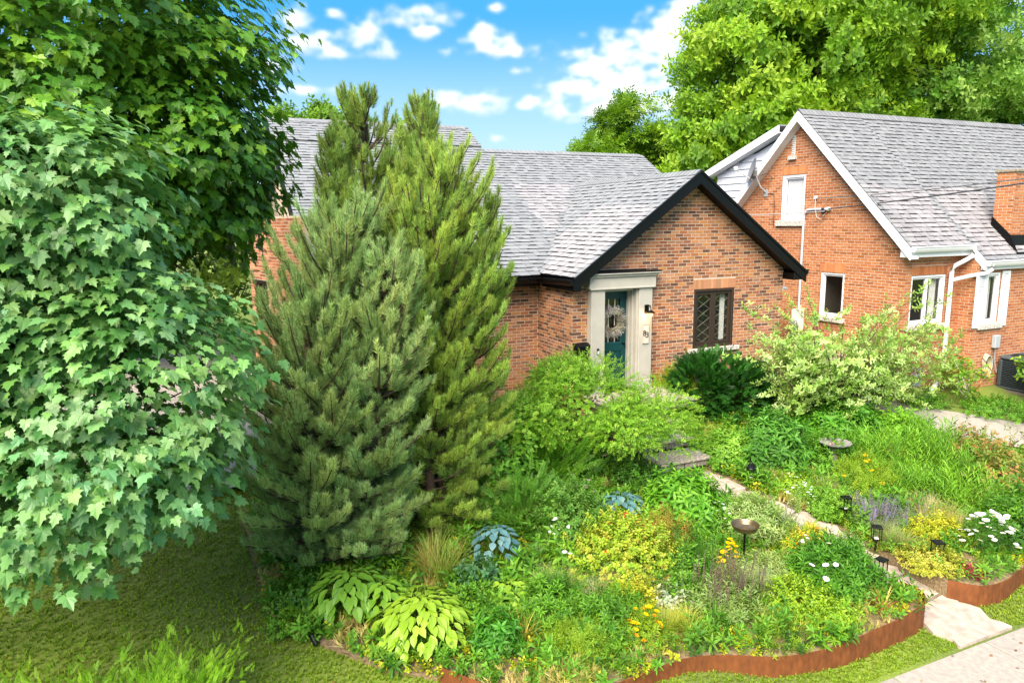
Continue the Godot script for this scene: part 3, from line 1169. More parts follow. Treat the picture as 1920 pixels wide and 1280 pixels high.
	var rp := func(x: float, z: float) -> Vector3: return Vector3(x, ty + s * (-13.45 - z), z)
	var dk := lin(40, 42, 44)
	slab(rb, PackedVector3Array([rp.call(2.06, -13.45), rp.call(6.7, -13.45), rp.call(7.5, -14.415), rp.call(7.5, -18.5), rp.call(2.06, -18.5)]), 0.16, dk)
	slab(rb, PackedVector3Array([rp.call(7.5, -14.415), rp.call(9.6, -16.95), rp.call(9.6, -18.5), rp.call(7.5, -18.5)]), 0.16, dk)
	slab(rb, PackedVector3Array([rp.call(9.6, -16.95), rp.call(12.6, -13.45), rp.call(12.65, -13.45), rp.call(12.65, -18.5), rp.call(9.6, -18.5)]), 0.16, dk)
	# the taller block: the same plane carried on, its upper half set a little proud
	var up := Vector3(0, 0.035, 0)
	slab(rb, PackedVector3Array([rp.call(2.06, -18.62) + up, rp.call(7.5, -18.62) + up, rp.call(7.5, -19.65) + up, rp.call(2.06, -19.65) + up]), 0.2, dk)
	# rear slopes
	slab(rb, PackedVector3Array([Vector3(2.06, 7.485, -19.65), Vector3(7.5, 7.485, -19.65), Vector3(7.5, 3.7, -25.9), Vector3(2.06, 3.7, -25.9)]), 0.16, dk)
	slab(rb, PackedVector3Array([Vector3(7.5, 6.76, -18.5), Vector3(12.65, 6.76, -18.5), Vector3(12.65, 3.7, -23.6), Vector3(7.5, 3.7, -23.6)]), 0.16, dk)
	var roof := part("roof", rb, M.soffit, h)
	var srest := MB.new()
	var fmain := Frame.new(rp.call(2.06, -13.45), Vector3.RIGHT, Vector3(0, s, -1))
	var vx := 3.5 / 2.9 * ks   # slope length of the valley per metre of x
	var lenlow := 5.05 * ks
	var below := [[Vector2(vx, -1.0), (6.70 - 2.06) * vx]]
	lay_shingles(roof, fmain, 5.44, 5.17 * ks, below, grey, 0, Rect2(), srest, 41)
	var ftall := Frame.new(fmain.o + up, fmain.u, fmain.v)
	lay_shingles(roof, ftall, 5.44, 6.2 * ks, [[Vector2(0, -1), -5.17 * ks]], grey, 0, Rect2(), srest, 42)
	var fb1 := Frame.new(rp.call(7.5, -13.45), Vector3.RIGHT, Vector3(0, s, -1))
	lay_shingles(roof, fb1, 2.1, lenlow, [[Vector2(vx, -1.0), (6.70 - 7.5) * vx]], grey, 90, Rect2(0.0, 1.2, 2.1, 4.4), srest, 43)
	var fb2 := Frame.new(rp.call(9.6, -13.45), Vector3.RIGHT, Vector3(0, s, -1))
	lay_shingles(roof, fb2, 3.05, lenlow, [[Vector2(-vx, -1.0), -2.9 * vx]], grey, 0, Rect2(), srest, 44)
	# cross gable
	var sg := 0.706
	var kg := sqrt(1.0 + sg * sg)
	var cg := MB.new()
	slab(cg, PackedVector3Array([Vector3(6.70, 3.772, -13.40), Vector3(6.70, 3.772, -11.95), Vector3(9.6, 5.82, -11.95), Vector3(9.6, 5.82, -16.95)]), 0.13, dk)
	slab(cg, PackedVector3Array([Vector3(9.6, 5.82, -11.95), Vector3(12.56, 3.73, -11.95), Vector3(12.56, 3.73, -13.40), Vector3(9.6, 5.82, -16.95)]), 0.13, dk)
	var cross := part("porch_roof", cg, M.soffit, h)
	var fl := Frame.new(Vector3(6.70, 3.772, -16.95), Vector3(0, 0, 1), Vector3(1, sg, 0))
	var lenc := 2.9 * kg
	# keep z >= valley
	var kz := 3.5 / lenc
	var crest := MB.new()
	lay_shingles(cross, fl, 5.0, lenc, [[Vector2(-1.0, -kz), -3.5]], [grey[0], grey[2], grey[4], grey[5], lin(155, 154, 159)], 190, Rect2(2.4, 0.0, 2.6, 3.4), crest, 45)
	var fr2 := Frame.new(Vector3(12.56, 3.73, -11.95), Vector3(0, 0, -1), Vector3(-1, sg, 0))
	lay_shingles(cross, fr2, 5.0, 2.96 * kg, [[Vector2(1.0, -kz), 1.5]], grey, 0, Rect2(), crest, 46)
	part("shingle_field", srest, M.shingle, roof).set_meta("kind", "stuff")
	part("shingle_field", crest, M.shingle, cross).set_meta("kind", "stuff")
	ridge_caps(roof, Vector3(7.5, 6.76, -18.5), Vector3(12.65, 6.76, -18.5), Vector3(0, 0, 1), s, grey)
	ridge_caps(roof, Vector3(2.06, 7.485, -19.65), Vector3(7.5, 7.485, -19.65), Vector3(0, 0, 1), s, grey)
	ridge_caps(cross, Vector3(9.6, 5.82, -11.95), Vector3(9.6, 5.82, -16.9), Vector3(1, 0, 0), sg, grey)
	# rake boards and soffit of the front gable
	for sd in [-1.0, 1.0]:
		var x0 := 6.66 if sd < 0 else 12.62
		var y0 := 5.82 - sg * absf(x0 - 9.6)
		var f := MB.new()
		f.prism(PackedVector3Array([Vector3(x0, y0 - 0.02, -11.96), Vector3(9.6, 5.80, -11.96), Vector3(9.6, 5.57, -11.96), Vector3(x0, y0 - 0.25, -11.96)]), Vector3(0, 0, 0.035), lin(40, 44, 44))
		f.prism(PackedVector3Array([Vector3(x0, y0 + 0.012, -11.925), Vector3(9.6, 5.835, -11.925), Vector3(9.6, 5.78, -11.925), Vector3(x0, y0 - 0.045, -11.925)]), Vector3(0, 0, 0.02), lin(30, 32, 33))
		part("rake_board", f, M.black, cross)
		var so := MB.new()
		so.quad(Vector3(x0, y0 - 0.2, -12.27), Vector3(x0, y0 - 0.2, -11.965), Vector3(9.6, 5.62, -11.965), Vector3(9.6, 5.62, -12.27), lin(30, 32, 31))
		part("soffit", so, M.soffit, cross)
	var rt := MB.new()
	rt.bx(12.27, 12.60, 3.50, 3.66, -13.4, -11.94, lin(30, 32, 33), 0.01)
	rt.bx(6.70, 6.84, 3.50, 3.66, -13.4, -11.94, lin(30, 32, 33), 0.01)
	rt.bx(2.1, 6.72, 3.50, 3.62, -13.83, -13.46, lin(30, 32, 33), 0.01)
	part("fascia", rt, M.black, h)
	var gl := gutter(PackedVector3Array([Vector3(2.0, 3.69, -13.44), Vector3(6.69, 3.69, -13.44), Vector3(6.69, 3.74, -11.93)]), PackedVector3Array([Vector3(0, 0, 1), Vector3(-1, 0, 1), Vector3(-1, 0, 0)]), lin(38, 40, 42))
	part("gutter", gl, M.black, h)
	var gr := gutter(PackedVector3Array([Vector3(12.57, 3.72, -13.4), Vector3(12.57, 3.72, -11.92)]), PackedVector3Array([Vector3(1, 0, 0), Vector3(1, 0, 0)]), lin(38, 40, 42))
	part("gutter", gr, M.black, h)
	# rake of the left end
	var lr := MB.new()
	lr.prism(PackedVector3Array([rp.call(2.05, -13.45), rp.call(2.05, -19.65), rp.call(2.05, -19.65) - Vector3(0, 0.24, 0), rp.call(2.05, -13.45) - Vector3(0, 0.24, 0)]), Vector3(-0.03, 0, 0), lin(30, 32, 33))
	part("rake_board", lr, M.black, roof)

	# door and its surround
	var sur := MB.new()
	var tc := Color.WHITE
	var zp := -12.10
	for px in [[7.16, 7.47], [8.28, 8.60]]:
		sur.bx(px[0], px[1], 1.40, 3.52, -12.285, zp, tc, 0.008)
		sur.bx(px[0] - 0.02, px[1] + 0.02, 1.40, 1.58, -12.284, zp + 0.02, tc, 0.008)
	sur.bx(7.10, 8.66, 3.52, 3.74, -12.286, zp + 0.03, tc, 0.008)
	sur.bx(7.12, 8.64, 3.50, 3.535, -12.283, zp + 0.045, tc, 0.006)
	sur.bx(7.06, 8.70, 3.74, 3.79, -12.284, zp + 0.07, tc, 0.012)
	sur.bx(7.02, 8.74, 3.79, 3.83, -12.282, zp + 0.11, tc, 0.012)
	# stepped inner jambs
	sur.bx(7.47, 7.50, 1.40, 3.50, -12.5, -12.20, tc)
	sur.bx(8.245, 8.28, 1.40, 3.50, -12.5, -12.16, tc)
	sur.bx(8.215, 8.245, 1.40, 3.50, -12.5, -12.27, tc)
	sur.bx(8.19, 8.215, 1.40, 3.50, -12.5, -12.36, tc)
	sur.bx(7.50, 8.19, 3.44, 3.50, -12.5, -12.22, tc)
	part("door_surround", sur, M.trim, h)
	var cap := MB.new()
	cap.bx(7.01, 8.75, 3.832, 3.85, -12.27, zp + 0.12, lin(70, 62, 62), 0.004)
	cap.bx(7.2, 8.5, 3.85, 3.875, -12.27, -12.2, lin(30, 30, 32), 0.004)
	part("door_canopy", cap, M.black, h)
	var dm := MB.new()
	dm.bx(7.50, 7.62, 1.43, 3.44, -12.49, -12.44, tc, 0.004)
	dm.bx(8.07, 8.19, 1.43, 3.44, -12.49, -12.44, tc, 0.004)
	dm.bx(7.62, 8.07, 3.29, 3.44, -12.49, -12.441, tc)
	dm.bx(7.62, 8.07, 1.43, 1.66, -12.49, -12.441, tc)
	dm.bx(7.62, 8.07, 2.18, 2.34, -12.49, -12.441, tc)
	dm.bx(7.62, 8.07, 1.66, 2.18, -12.485, -12.462, tc)
	dm.bx(7.68, 7.83, 1.72, 2.12, -12.47, -12.447, tc, 0.012)
	dm.bx(7.87, 8.01, 1.72, 2.12, -12.47, -12.447, tc, 0.012)
	var door := part("door", dm, M.teal, h)
	var dg := MB.new()
	dg.quad(Vector3(7.62, 2.34, -12.47), Vector3(8.07, 2.34, -12.47), Vector3(8.07, 3.29, -12.47), Vector3(7.62, 3.29, -12.47), Color.WHITE)
	part("pane", dg, M.glass, door)
	var dmu := MB.new()
	for e in [0.33, 0.67]:
		dmu.bx(7.62 + 0.45 * e - 0.008, 7.62 + 0.45 * e + 0.008, 2.34, 3.29, -12.472, -12.455, lin(190, 188, 176))
		dmu.bx(7.62, 8.07, 2.34 + 0.95 * e - 0.008, 2.34 + 0.95 * e + 0.008, -12.473, -12.456, lin(190, 188, 176))
	for e in [[7.62, 7.645, 2.34, 3.29], [8.045, 8.07, 2.34, 3.29], [7.645, 8.045, 2.34, 2.365], [7.645, 8.045, 3.265, 3.29]]:
		dmu.bx(e[0], e[1], e[2], e[3], -12.475, -12.436, lin(14, 74, 78))
	part("muntin", dmu, M.plain, door)
	var dh := MB.new()
	dh.lathe(Transform3D(Basis(Vector3.RIGHT, PI / 2), Vector3(8.12, 2.32, -12.44)), PackedVector2Array([Vector2(0, 0), Vector2(0.025, 0), Vector2(0.025, 0.01), Vector2(0.01, 0.015), Vector2(0.01, 0.04), Vector2(0.026, 0.05), Vector2(0.022, 0.07), Vector2(0, 0.075)]), 14, lin(40, 38, 36))
	part("handle", dh, M.black, door)
	var ins := MB.new()
	ins.quad(Vector3(7.4, 1.3, -13.3), Vector3(8.3, 1.3, -13.3), Vector3(8.3, 3.6, -13.3), Vector3(7.4, 3.6, -13.3), lin(120, 112, 100))
	part("interior", ins, M.plain, door)
	# front window
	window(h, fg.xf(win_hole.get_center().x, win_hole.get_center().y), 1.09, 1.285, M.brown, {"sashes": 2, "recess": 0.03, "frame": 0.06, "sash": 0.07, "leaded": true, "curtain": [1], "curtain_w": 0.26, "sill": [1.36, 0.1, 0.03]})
	# porch slab and steps, each stone a piece
	var st := thing("front_steps", "rough grey stone steps rising to the front door", "steps")
	for e in [[7.0, 8.95, 1.22, 1.40, -12.1, -11.0, "porch_slab"], [6.85, 8.05, 1.02, 1.2, -11.02, -10.45, "step"], [6.9, 8.02, 0.83, 1.01, -10.47, -9.95, "step"], [6.95, 7.98, 0.64, 0.82, -9.97, -9.42, "step"]]:
		var sm := MB.new()
		var n := 4
		var bl4 := []
		for k in n:
			var xa: float = lerpf(e[0], e[1], float(k) / n)
			var xb: float = lerpf(e[0], e[1], float(k + 1) / n)
			bl4.append([xa + 0.004, xb - 0.004, e[2], e[3] - 0.056, e[4], e[5] - 0.02 - 0.015 * (k % 2), lin(196, 190, 180) * rng.randf_range(0.85, 1.1)])
		sm.bx(e[0] - 0.02, e[1] + 0.02, e[3] - 0.055, e[3], e[4] + 0.001, e[5] + 0.02, lin(236, 226, 214), 0.012)
		var sp := part(e[6], sm, M.stone, st)
		for q in bl4:
			var bm := MB.new()
			bm.bx(q[0], q[1], q[2], q[3], q[4], q[5], q[6], 0.02)
			part("stone", bm, M.stone, sp)
	var ld := MB.new()
	ld.bx(6.6, 7.95, 0.42, 0.57, -9.45, -8.5, Color.WHITE, 0.015)
	part("landing", ld, M.flag, st)

func make_neighbour() -> void:
	rng.seed = 51
	var h := thing("neighbour_house", "orange brick house with white trim and steep grey shingle gable", "house")
	var tones := [lin(196, 122, 74), lin(190, 114, 68), lin(202, 132, 84), lin(184, 108, 66), lin(196, 126, 82), lin(192, 118, 70), lin(166, 100, 54), lin(200, 128, 78)]
	var rest := MB.new()
	var y0 := 0.8
	# gable wall, seen from its left: u runs to +z
	var fg := Frame.new(Vector3(14.5, y0, -17.68), Vector3(0, 0, 1), Vector3.UP)
	var W := 6.78
	var sl := 0.965
	var pk := 7.40
	var kk := sqrt(1.0 + sl * sl)
	var mid := -14.1 + 17.68
	var clips := [[Vector2(-sl, 1.0) / kk, (pk - y0 - sl * mid) / kk], [Vector2(sl, 1.0) / kk, (pk - y0 + sl * mid) / kk]]
	var w1 := Rect2(-14.70 + 17.68, 4.80 - y0, 0.80, 1.17)
	var w2 := Rect2(-13.24 + 17.68, 2.42 - y0, 0.72, 1.10)
	var w3 := Rect2(-13.62 + 17.68, 0.98 - y0, 0.7, 0.42)
	var vent := Rect2(-14.42 + 17.68, 6.46 - y0, 0.12, 0.5)
	var wg := part("gable_wall", wall_sheet(fg, W, 6.7, clips, [w1, w2, w3, vent], 0.12), M.mortar, h)
	var skips := [w1, w2, w3, vent]
	for r in [w1, w2]:
		skips.append(Rect2(r.position.x - 0.03, r.end.y, r.size.x + 0.06, 0.21))
	var fdn := Rect2(0, 0, W, 0.74)
	skips.append(fdn)
	lay_bricks(wg, fg, W, 6.7, clips, skips, tones, 170, Rect2(3.6, 1.6, 3.2, 2.4), rest)
	for r in [w1, w2]:
		soldier(rest, fg, r.position.x - 0.03, r.end.x + 0.03, r.end.y, r.end.y + 0.21, [lin(210, 134, 86), lin(202, 130, 84), lin(216, 144, 96)])
	soldier(rest, fg, vent.position.x - 0.05, vent.end.x + 0.05, vent.end.y, vent.end.y + 0.2, [lin(188, 104, 58), lin(196, 114, 68)])
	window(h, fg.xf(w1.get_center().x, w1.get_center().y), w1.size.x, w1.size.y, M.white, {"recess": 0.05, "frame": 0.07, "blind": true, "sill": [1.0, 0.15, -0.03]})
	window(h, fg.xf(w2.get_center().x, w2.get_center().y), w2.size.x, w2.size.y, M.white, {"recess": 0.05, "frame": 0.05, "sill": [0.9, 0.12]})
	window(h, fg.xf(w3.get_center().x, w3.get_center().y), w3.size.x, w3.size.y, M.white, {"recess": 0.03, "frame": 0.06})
	var vm := MB.new()
	vm.box(fg.xf(vent.get_center().x, vent.get_center().y, -0.03), Vector3(vent.size.x, vent.size.y, 0.06), Color.WHITE, 0.004)
	for k in 9:
		vm.box(fg.xf(vent.get_center().x, vent.position.y + 0.05 + k * 0.05, 0.003), Vector3(0.09, 0.02, 0.012), lin(170, 170, 166))
	var v0 := part("vent", vm, M.white, h)
	var vs := MB.new()
	vs.box(fg.xf(vent.get_center().x, vent.position.y - 0.06, 0.02), Vector3(0.26, 0.1, 0.12), Color.WHITE, 0.008)
	part("sill", vs, M.stone, v0)
	# rough stone base course
	var sb := MB.new()
	for r in 3:
		var u := -0.1 * r
		while u < W:
			var L := rng.randf_range(0.25, 0.5)
			if not (u + L > w3.position.x and u < w3.end.x):
				sb.box(fg.xf(clampf(u + L / 2, 0.15, W - 0.15), 0.13 + r * 0.235, 0.0), Vector3(L - 0.015, 0.22, 0.06 + rng.randf() * 0.03), lin(176, 158, 140) * rng.randf_range(0.8, 1.1), 0.02)
			u += L
	part("foundation", sb, M.stone, h).set_meta("kind", "stuff")
	# street side: flush part, then the bay
	var ff := Frame.new(Vector3(14.5, y0, -10.9), Vector3.RIGHT, Vector3.UP)
	var f1 := Rect2(0.21, 2.43 - y0, 1.15, 1.13)
	var wf := part("front_wall", wall_sheet(ff, 1.8, 3.4, [], [f1], 0.12), M.mortar, h)
	var dt := [lin(190, 122, 80), lin(180, 112, 72), lin(198, 130, 86), lin(164, 102, 66), lin(194, 126, 82)]  # browner brick for the street faces, part of their shade put into the tone
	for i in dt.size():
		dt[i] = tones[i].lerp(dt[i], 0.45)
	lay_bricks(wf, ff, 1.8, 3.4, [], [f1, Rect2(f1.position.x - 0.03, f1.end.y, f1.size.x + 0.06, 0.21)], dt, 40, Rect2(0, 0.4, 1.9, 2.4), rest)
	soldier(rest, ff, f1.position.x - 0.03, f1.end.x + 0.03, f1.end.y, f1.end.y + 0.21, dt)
	window(h, ff.xf(f1.get_center().x, f1.get_center().y), f1.size.x, f1.size.y, M.white, {"sashes": 2, "recess": 0.05, "curtain": [1], "curtain_w": 0.4, "sill": [1.35, 0.14]})
	var fbs := Frame.new(Vector3(16.3, y0, -10.9), Vector3(0, 0, 1), Vector3.UP)
	var wbs := part("bay_side_wall", wall_sheet(fbs, 0.46, 3.2, [], [], 0.1), M.mortar, h)
	lay_bricks(wbs, fbs, 0.46, 3.2, [], [], tones, 0, Rect2(), rest)
	var fb := Frame.new(Vector3(16.3, y0, -10.44), Vector3.RIGHT, Vector3.UP)
	var f2 := Rect2(16.60 - 16.3, 2.42 - y0, 0.46, 1.16)
	var wb := part("bay_wall", wall_sheet(fb, 6.9, 3.05, [], [f2], 0.12), M.mortar, h)
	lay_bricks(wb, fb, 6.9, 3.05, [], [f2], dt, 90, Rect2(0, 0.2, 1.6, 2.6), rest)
	var wn := window(h, fb.xf(f2.get_center().x, f2.get_center().y), f2.size.x, f2.size.y, M.white, {"recess": 0.02, "frame": 0.05, "curtain": [0], "curtain_w": 0.3, "sill": [0.86, 0.14]})
	for e in [[16.22, 16.54], [17.12, 17.40]]:
		var sm := MB.new()
		for px in [[e[0], e[0] + 0.045], [e[1] - 0.045, e[1]]]:
			sm.bx(px[0], px[1], 2.33, 3.61, -10.428, -10.395, Color.WHITE, 0.004)
		for py in [[2.33, 2.39], [3.55, 3.61]]:
			sm.bx(e[0] + 0.045, e[1] - 0.045, py[0], py[1], -10.428, -10.396, Color.WHITE)
		sm.bx(e[0] + 0.04, e[1] - 0.04, 2.35, 3.58, -10.43, -10.424, lin(190, 190, 192))
		for k in 26:
			sm.box(Transform3D(Basis(Vector3.RIGHT, -0.7), Vector3((e[0] + e[1]) / 2, 2.41 + k * 0.0445, -10.412)), Vector3(e[1] - e[0] - 0.09, 0.04, 0.006), Color.WHITE)
		part("shutter", sm, M.white, h)
	# remaining walls
	var ow := MB.new()
	ow.poly(PackedVector3Array([Vector3(23.1, y0, -10.5), Vector3(23.1, y0, -17.7), Vector3(23.1, 3.9, -17.7), Vector3(23.1, 7.35, -14.1), Vector3(23.1, 3.9, -10.5)]), Color.WHITE)
	ow.quad(Vector3(23.1, y0, -17.68), Vector3(14.5, y0, -17.68), Vector3(14.5, 4.1, -17.68), Vector3(23.1, 4.1, -17.68), Color.WHITE)
	part("rear_wall", ow, M.mortar, h)
	part("brick_course", rest, M.brick, h).set_meta("kind", "stuff")
	# roof
	var s := 0.977
	var grey := [lin(147, 144, 148), lin(144, 141, 145), lin(150, 147, 151), lin(141, 138, 142), lin(153, 150, 153)]
	var ks := sqrt(1.0 + s * s)
	var rp := func(x: float, z: float) -> Vector3: return Vector3(x, 7.52 - s * absf(z + 14.03), z)
	var rb := MB.new()
	var wt := lin(225, 226, 230)
	slab(rb, PackedVector3Array([rp.call(14.27, -10.66), rp.call(16.32, -10.66), rp.call(16.32, -14.03), rp.call(14.27, -14.03)]), 0.12, wt)
	slab(rb, PackedVector3Array([rp.call(16.32, -10.31), rp.call(23.3, -10.31), rp.call(23.3, -14.03), rp.call(16.32, -14.03)]), 0.12, wt)
	slab(rb, PackedVector3Array([rp.call(14.27, -14.03), rp.call(23.3, -14.03), rp.call(23.3, -17.9), rp.call(14.27, -17.9)]), 0.12, wt)
	var roof := part("roof", rb, M.white, h)
	var sr := MB.new()
	var f0 := Frame.new(rp.call(14.25, -10.66), Vector3.RIGHT, Vector3(0, s, -1))
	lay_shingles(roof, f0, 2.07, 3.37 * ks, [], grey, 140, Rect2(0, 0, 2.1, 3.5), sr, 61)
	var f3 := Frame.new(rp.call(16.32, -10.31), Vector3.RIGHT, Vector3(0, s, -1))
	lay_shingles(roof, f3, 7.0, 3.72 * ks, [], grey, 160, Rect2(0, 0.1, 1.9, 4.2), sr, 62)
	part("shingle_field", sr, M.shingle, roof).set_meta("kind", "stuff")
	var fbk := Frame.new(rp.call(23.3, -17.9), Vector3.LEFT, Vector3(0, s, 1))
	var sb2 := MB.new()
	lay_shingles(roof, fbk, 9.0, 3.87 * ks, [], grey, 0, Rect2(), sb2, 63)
	part("shingle_field", sb2, M.shingle, roof).set_meta("kind", "stuff")
	ridge_caps(roof, Vector3(14.25, 7.53, -14.03), Vector3(23.3, 7.53, -14.03), Vector3(0, 0, 1), s, grey)
	# white rake boards on the gable
	for sd in [-1.0, 1.0]:
		var ze := -10.62 if sd > 0 else -17.88
		var m := MB.new()
		var e0: Vector3 = rp.call(14.25, ze) - Vector3(0, 0.015, 0)
		var e1: Vector3 = rp.call(14.25, -14.03) - Vector3(0, 0.015, 0)
		m.prism(PackedVector3Array([e0, e1, e1 - Vector3(0, 0.24, 0), e0 - Vector3(0, 0.24, 0)]), Vector3(-0.03, 0, 0), Color.WHITE)
		m.prism(PackedVector3Array([e0 - Vector3(0, 0.2, 0), e1 - Vector3(0, 0.2, 0), e1 + Vector3(0.25, -0.2, 0), e0 + Vector3(0.25, -0.2, 0)]), Vector3(0, -0.02, 0), Color.WHITE)
		part("rake_board", m, M.white, roof)
	var br := MB.new()
	var c0: Vector3 = rp.call(16.31, -10.30)
	var c1: Vector3 = rp.call(16.31, -10.8)
	br.prism(PackedVector3Array([c0, c1, c1 - Vector3(0, 0.22, 0), c0 - Vector3(0, 0.22, 0)]), Vector3(-0.025, 0, 0), Color.WHITE)
	part("rake_board", br, M.white, roof)
	var fa := MB.new()
	fa.bx(14.27, 16.3, 3.98, 4.16, -10.9, -10.67, Color.WHITE, 0.01)
	fa.bx(16.33, 23.2, 3.66, 3.83, -10.43, -10.32, Color.WHITE, 0.01)
	part("fascia", fa, M.white, h)
	part("gutter", gutter(PackedVector3Array([Vector3(14.3, 4.22, -10.66), Vector3(16.34, 4.23, -10.66)]), PackedVector3Array([Vector3(0, 0, 1), Vector3(0, 0, 1)])), M.white, h)
	part("gutter", gutter(PackedVector3Array([Vector3(16.34, 3.87, -10.31), Vector3(23.2, 3.89, -10.31)]), PackedVector3Array([Vector3(0, 0, 1), Vector3(0, 0, 1)])), M.white, h)
	# downspout: elbow under the gutter, long pipe, kick out over the ground; branch from the bay
	var ds := MB.new()
	ds.tube(PackedVector3Array([Vector3(16.26, 4.14, -10.55), Vector3(16.24, 3.98, -10.56), Vector3(16.12, 3.86, -10.68), Vector3(15.98, 3.76, -10.78), Vector3(15.93, 3.6, -10.82), Vector3(15.93, 1.35, -10.82), Vector3(15.88, 1.2, -10.80), Vector3(15.7, 1.1, -10.72), Vector3(14.72, 0.98, -10.3), Vector3(14.6, 0.97, -10.24)]), PackedFloat32Array([0.05]), 10, Color.WHITE)
	var dsp := part("downspout", ds, M.white, h)
	var db := MB.new()
	db.tube(PackedVector3Array([Vector3(16.46, 3.80, -10.24), Vector3(16.45, 3.68, -10.24), Vector3(16.38, 3.6, -10.3), Vector3(16.15, 3.52, -10.55), Vector3(15.95, 3.42, -10.8)]), PackedFloat32Array([0.045]), 10, Color.WHITE)
	part("branch_pipe", db, M.white, dsp)
	# shed dormer behind the gable
	var dm := MB.new()
	dm.poly(PackedVector3Array([Vector3(14.45, 4.6, -17.2), Vector3(14.45, 5.3, -16.3), Vector3(14.45, 6.95, -14.7), Vector3(14.45, 6.08, -17.2)]), lin(226, 229, 236))
	dm.quad(Vector3(22.9, 4.2, -17.2), Vector3(14.45, 4.2, -17.2), Vector3(14.45, 6.08, -17.2), Vector3(22.9, 6.08, -17.2), lin(226, 229, 236))
	var dor := part("dormer", dm, M.white, h)
	for k in 9:
		var yy := 4.9 + 0.19 * k
		var za := -17.2
		var zb := -14.03 - (7.52 - yy) / s * 1.0 + 0.1
		if yy > 6.05:
			za = -17.2 + (yy - 6.08) / 0.35
		if zb - za < 0.05:
			continue
		var sd := MB.new()
		var ex: float = 0.4 if yy > 6.05 else 0.0
		var q0 := Vector3(14.415, yy, za)
		var q1 := Vector3(14.415, yy, zb)
		sd.quad(q0, q1, Vector3(14.442, yy + 0.19, zb + 0.17), Vector3(14.442, yy + 0.19, za + ex), lin(224, 227, 235))
		sd.quad(q0, Vector3(14.447, yy, za), Vector3(14.447, yy, zb), q1, lin(190, 194, 204))  # underside coloured darker, a painted lap shadow
		part("siding_board", sd, M.white, dor, Transform3D(Basis(Vector3(0, 0, 1), 0.0), Vector3.ZERO))
	var dr := MB.new()
	slab(dr, PackedVector3Array([Vector3(14.2, 6.22, -17.55), Vector3(23.0, 6.22, -17.55), Vector3(23.0, 7.25, -14.6), Vector3(14.2, 7.25, -14.6)]), 0.04, lin(140, 140, 142))
	part("dormer_roof", dr, M.shingle, dor)
	var df := MB.new()
	df.prism(PackedVector3Array([Vector3(14.21, 6.21, -17.56), Vector3(14.21, 7.24, -14.6), Vector3(14.21, 7.04, -14.6), Vector3(14.21, 6.01, -17.56)]), Vector3(-0.03, 0, 0), Color.WHITE)
	df.prism(PackedVector3Array([Vector3(14.2, 6.04, -17.5), Vector3(14.2, 7.06, -14.6), Vector3(14.46, 7.06, -14.6), Vector3(14.46, 6.04, -17.5)]), Vector3(0, -0.02, 0), Color.WHITE)
	part("dormer_fascia", df, M.white, dor)
	# chimney with black flashing
	var cb := MB.new()
	cb.bx(17.6, 18.75, 3.9, 5.86, -11.06, -10.62, Color.WHITE)
	var ch := part("chimney", cb, M.mortar, h)
	var cr := MB.new()
	lay_bricks(ch, Frame.new(Vector3(17.6, 4.3, -11.06), Vector3(0, 0, 1), Vector3.UP), 0.44, 1.56, [], [], tones, 0, Rect2(), cr)
	lay_bricks(ch, Frame.new(Vector3(17.6, 3.6, -10.62), Vector3.RIGHT, Vector3.UP), 1.15, 2.26, [], [], dt, 0, Rect2(), cr)  # front face takes the browner tones, its shade put into the brick colour
	part("brick_course", cr, M.brick, ch).set_meta("kind", "stuff")
	var cc := MB.new()
	cc.bx(17.56, 18.8, 5.86, 5.93, -11.1, -10.58, lin(190, 184, 170), 0.015)
	part("chimney_cap", cc, M.stone, ch)
	var cf := MB.new()
	cf.prism(PackedVector3Array([Vector3(17.585, 4.52, -11.08), Vector3(17.585, 4.2, -10.62), Vector3(17.585, 4.02, -10.40), Vector3(17.585, 4.42, -10.60), Vector3(17.585, 4.86, -11.08)]), Vector3(-0.012, 0, 0), lin(24, 25, 27))
	cf.bx(17.58, 18.78, 4.02, 4.42, -10.612, -10.59, lin(24, 25, 27))
	cf.bx(17.55, 18.8, 3.98, 4.03, -10.60, -10.38, lin(150, 152, 156), 0.004)
	part("flashing", cf, M.black, ch)

# ------------------------------------------------------------------ trees and shrubs
var eye := Vector3(0, 4.85, 0)

func in_view(p: Vector3) -> bool:
	var d := p - eye
	var x := d.dot(Vector3(0.91151, -0.00973, 0.41115))
	var y := d.dot(Vector3(0.07691, 0.98612, -0.14718))
	var z := d.dot(Vector3(0.40401, -0.16578, -0.89961))
	return z > 0.1 and absf(x) < z * 0.70 and absf(y) < z * 0.465

func nearest_first(xs: Array[Transform3D], n: int) -> Array:
	var order := []
	for i in xs.size():
		if in_view(xs[i].origin):
			order.append([xs[i].origin.distance_squared_to(eye), i])
	order.sort_custom(func(a, b): return a[0] < b[0])
	var out := []
	for k in mini(n, order.size()):
		out.append(order[k][1])
	return out

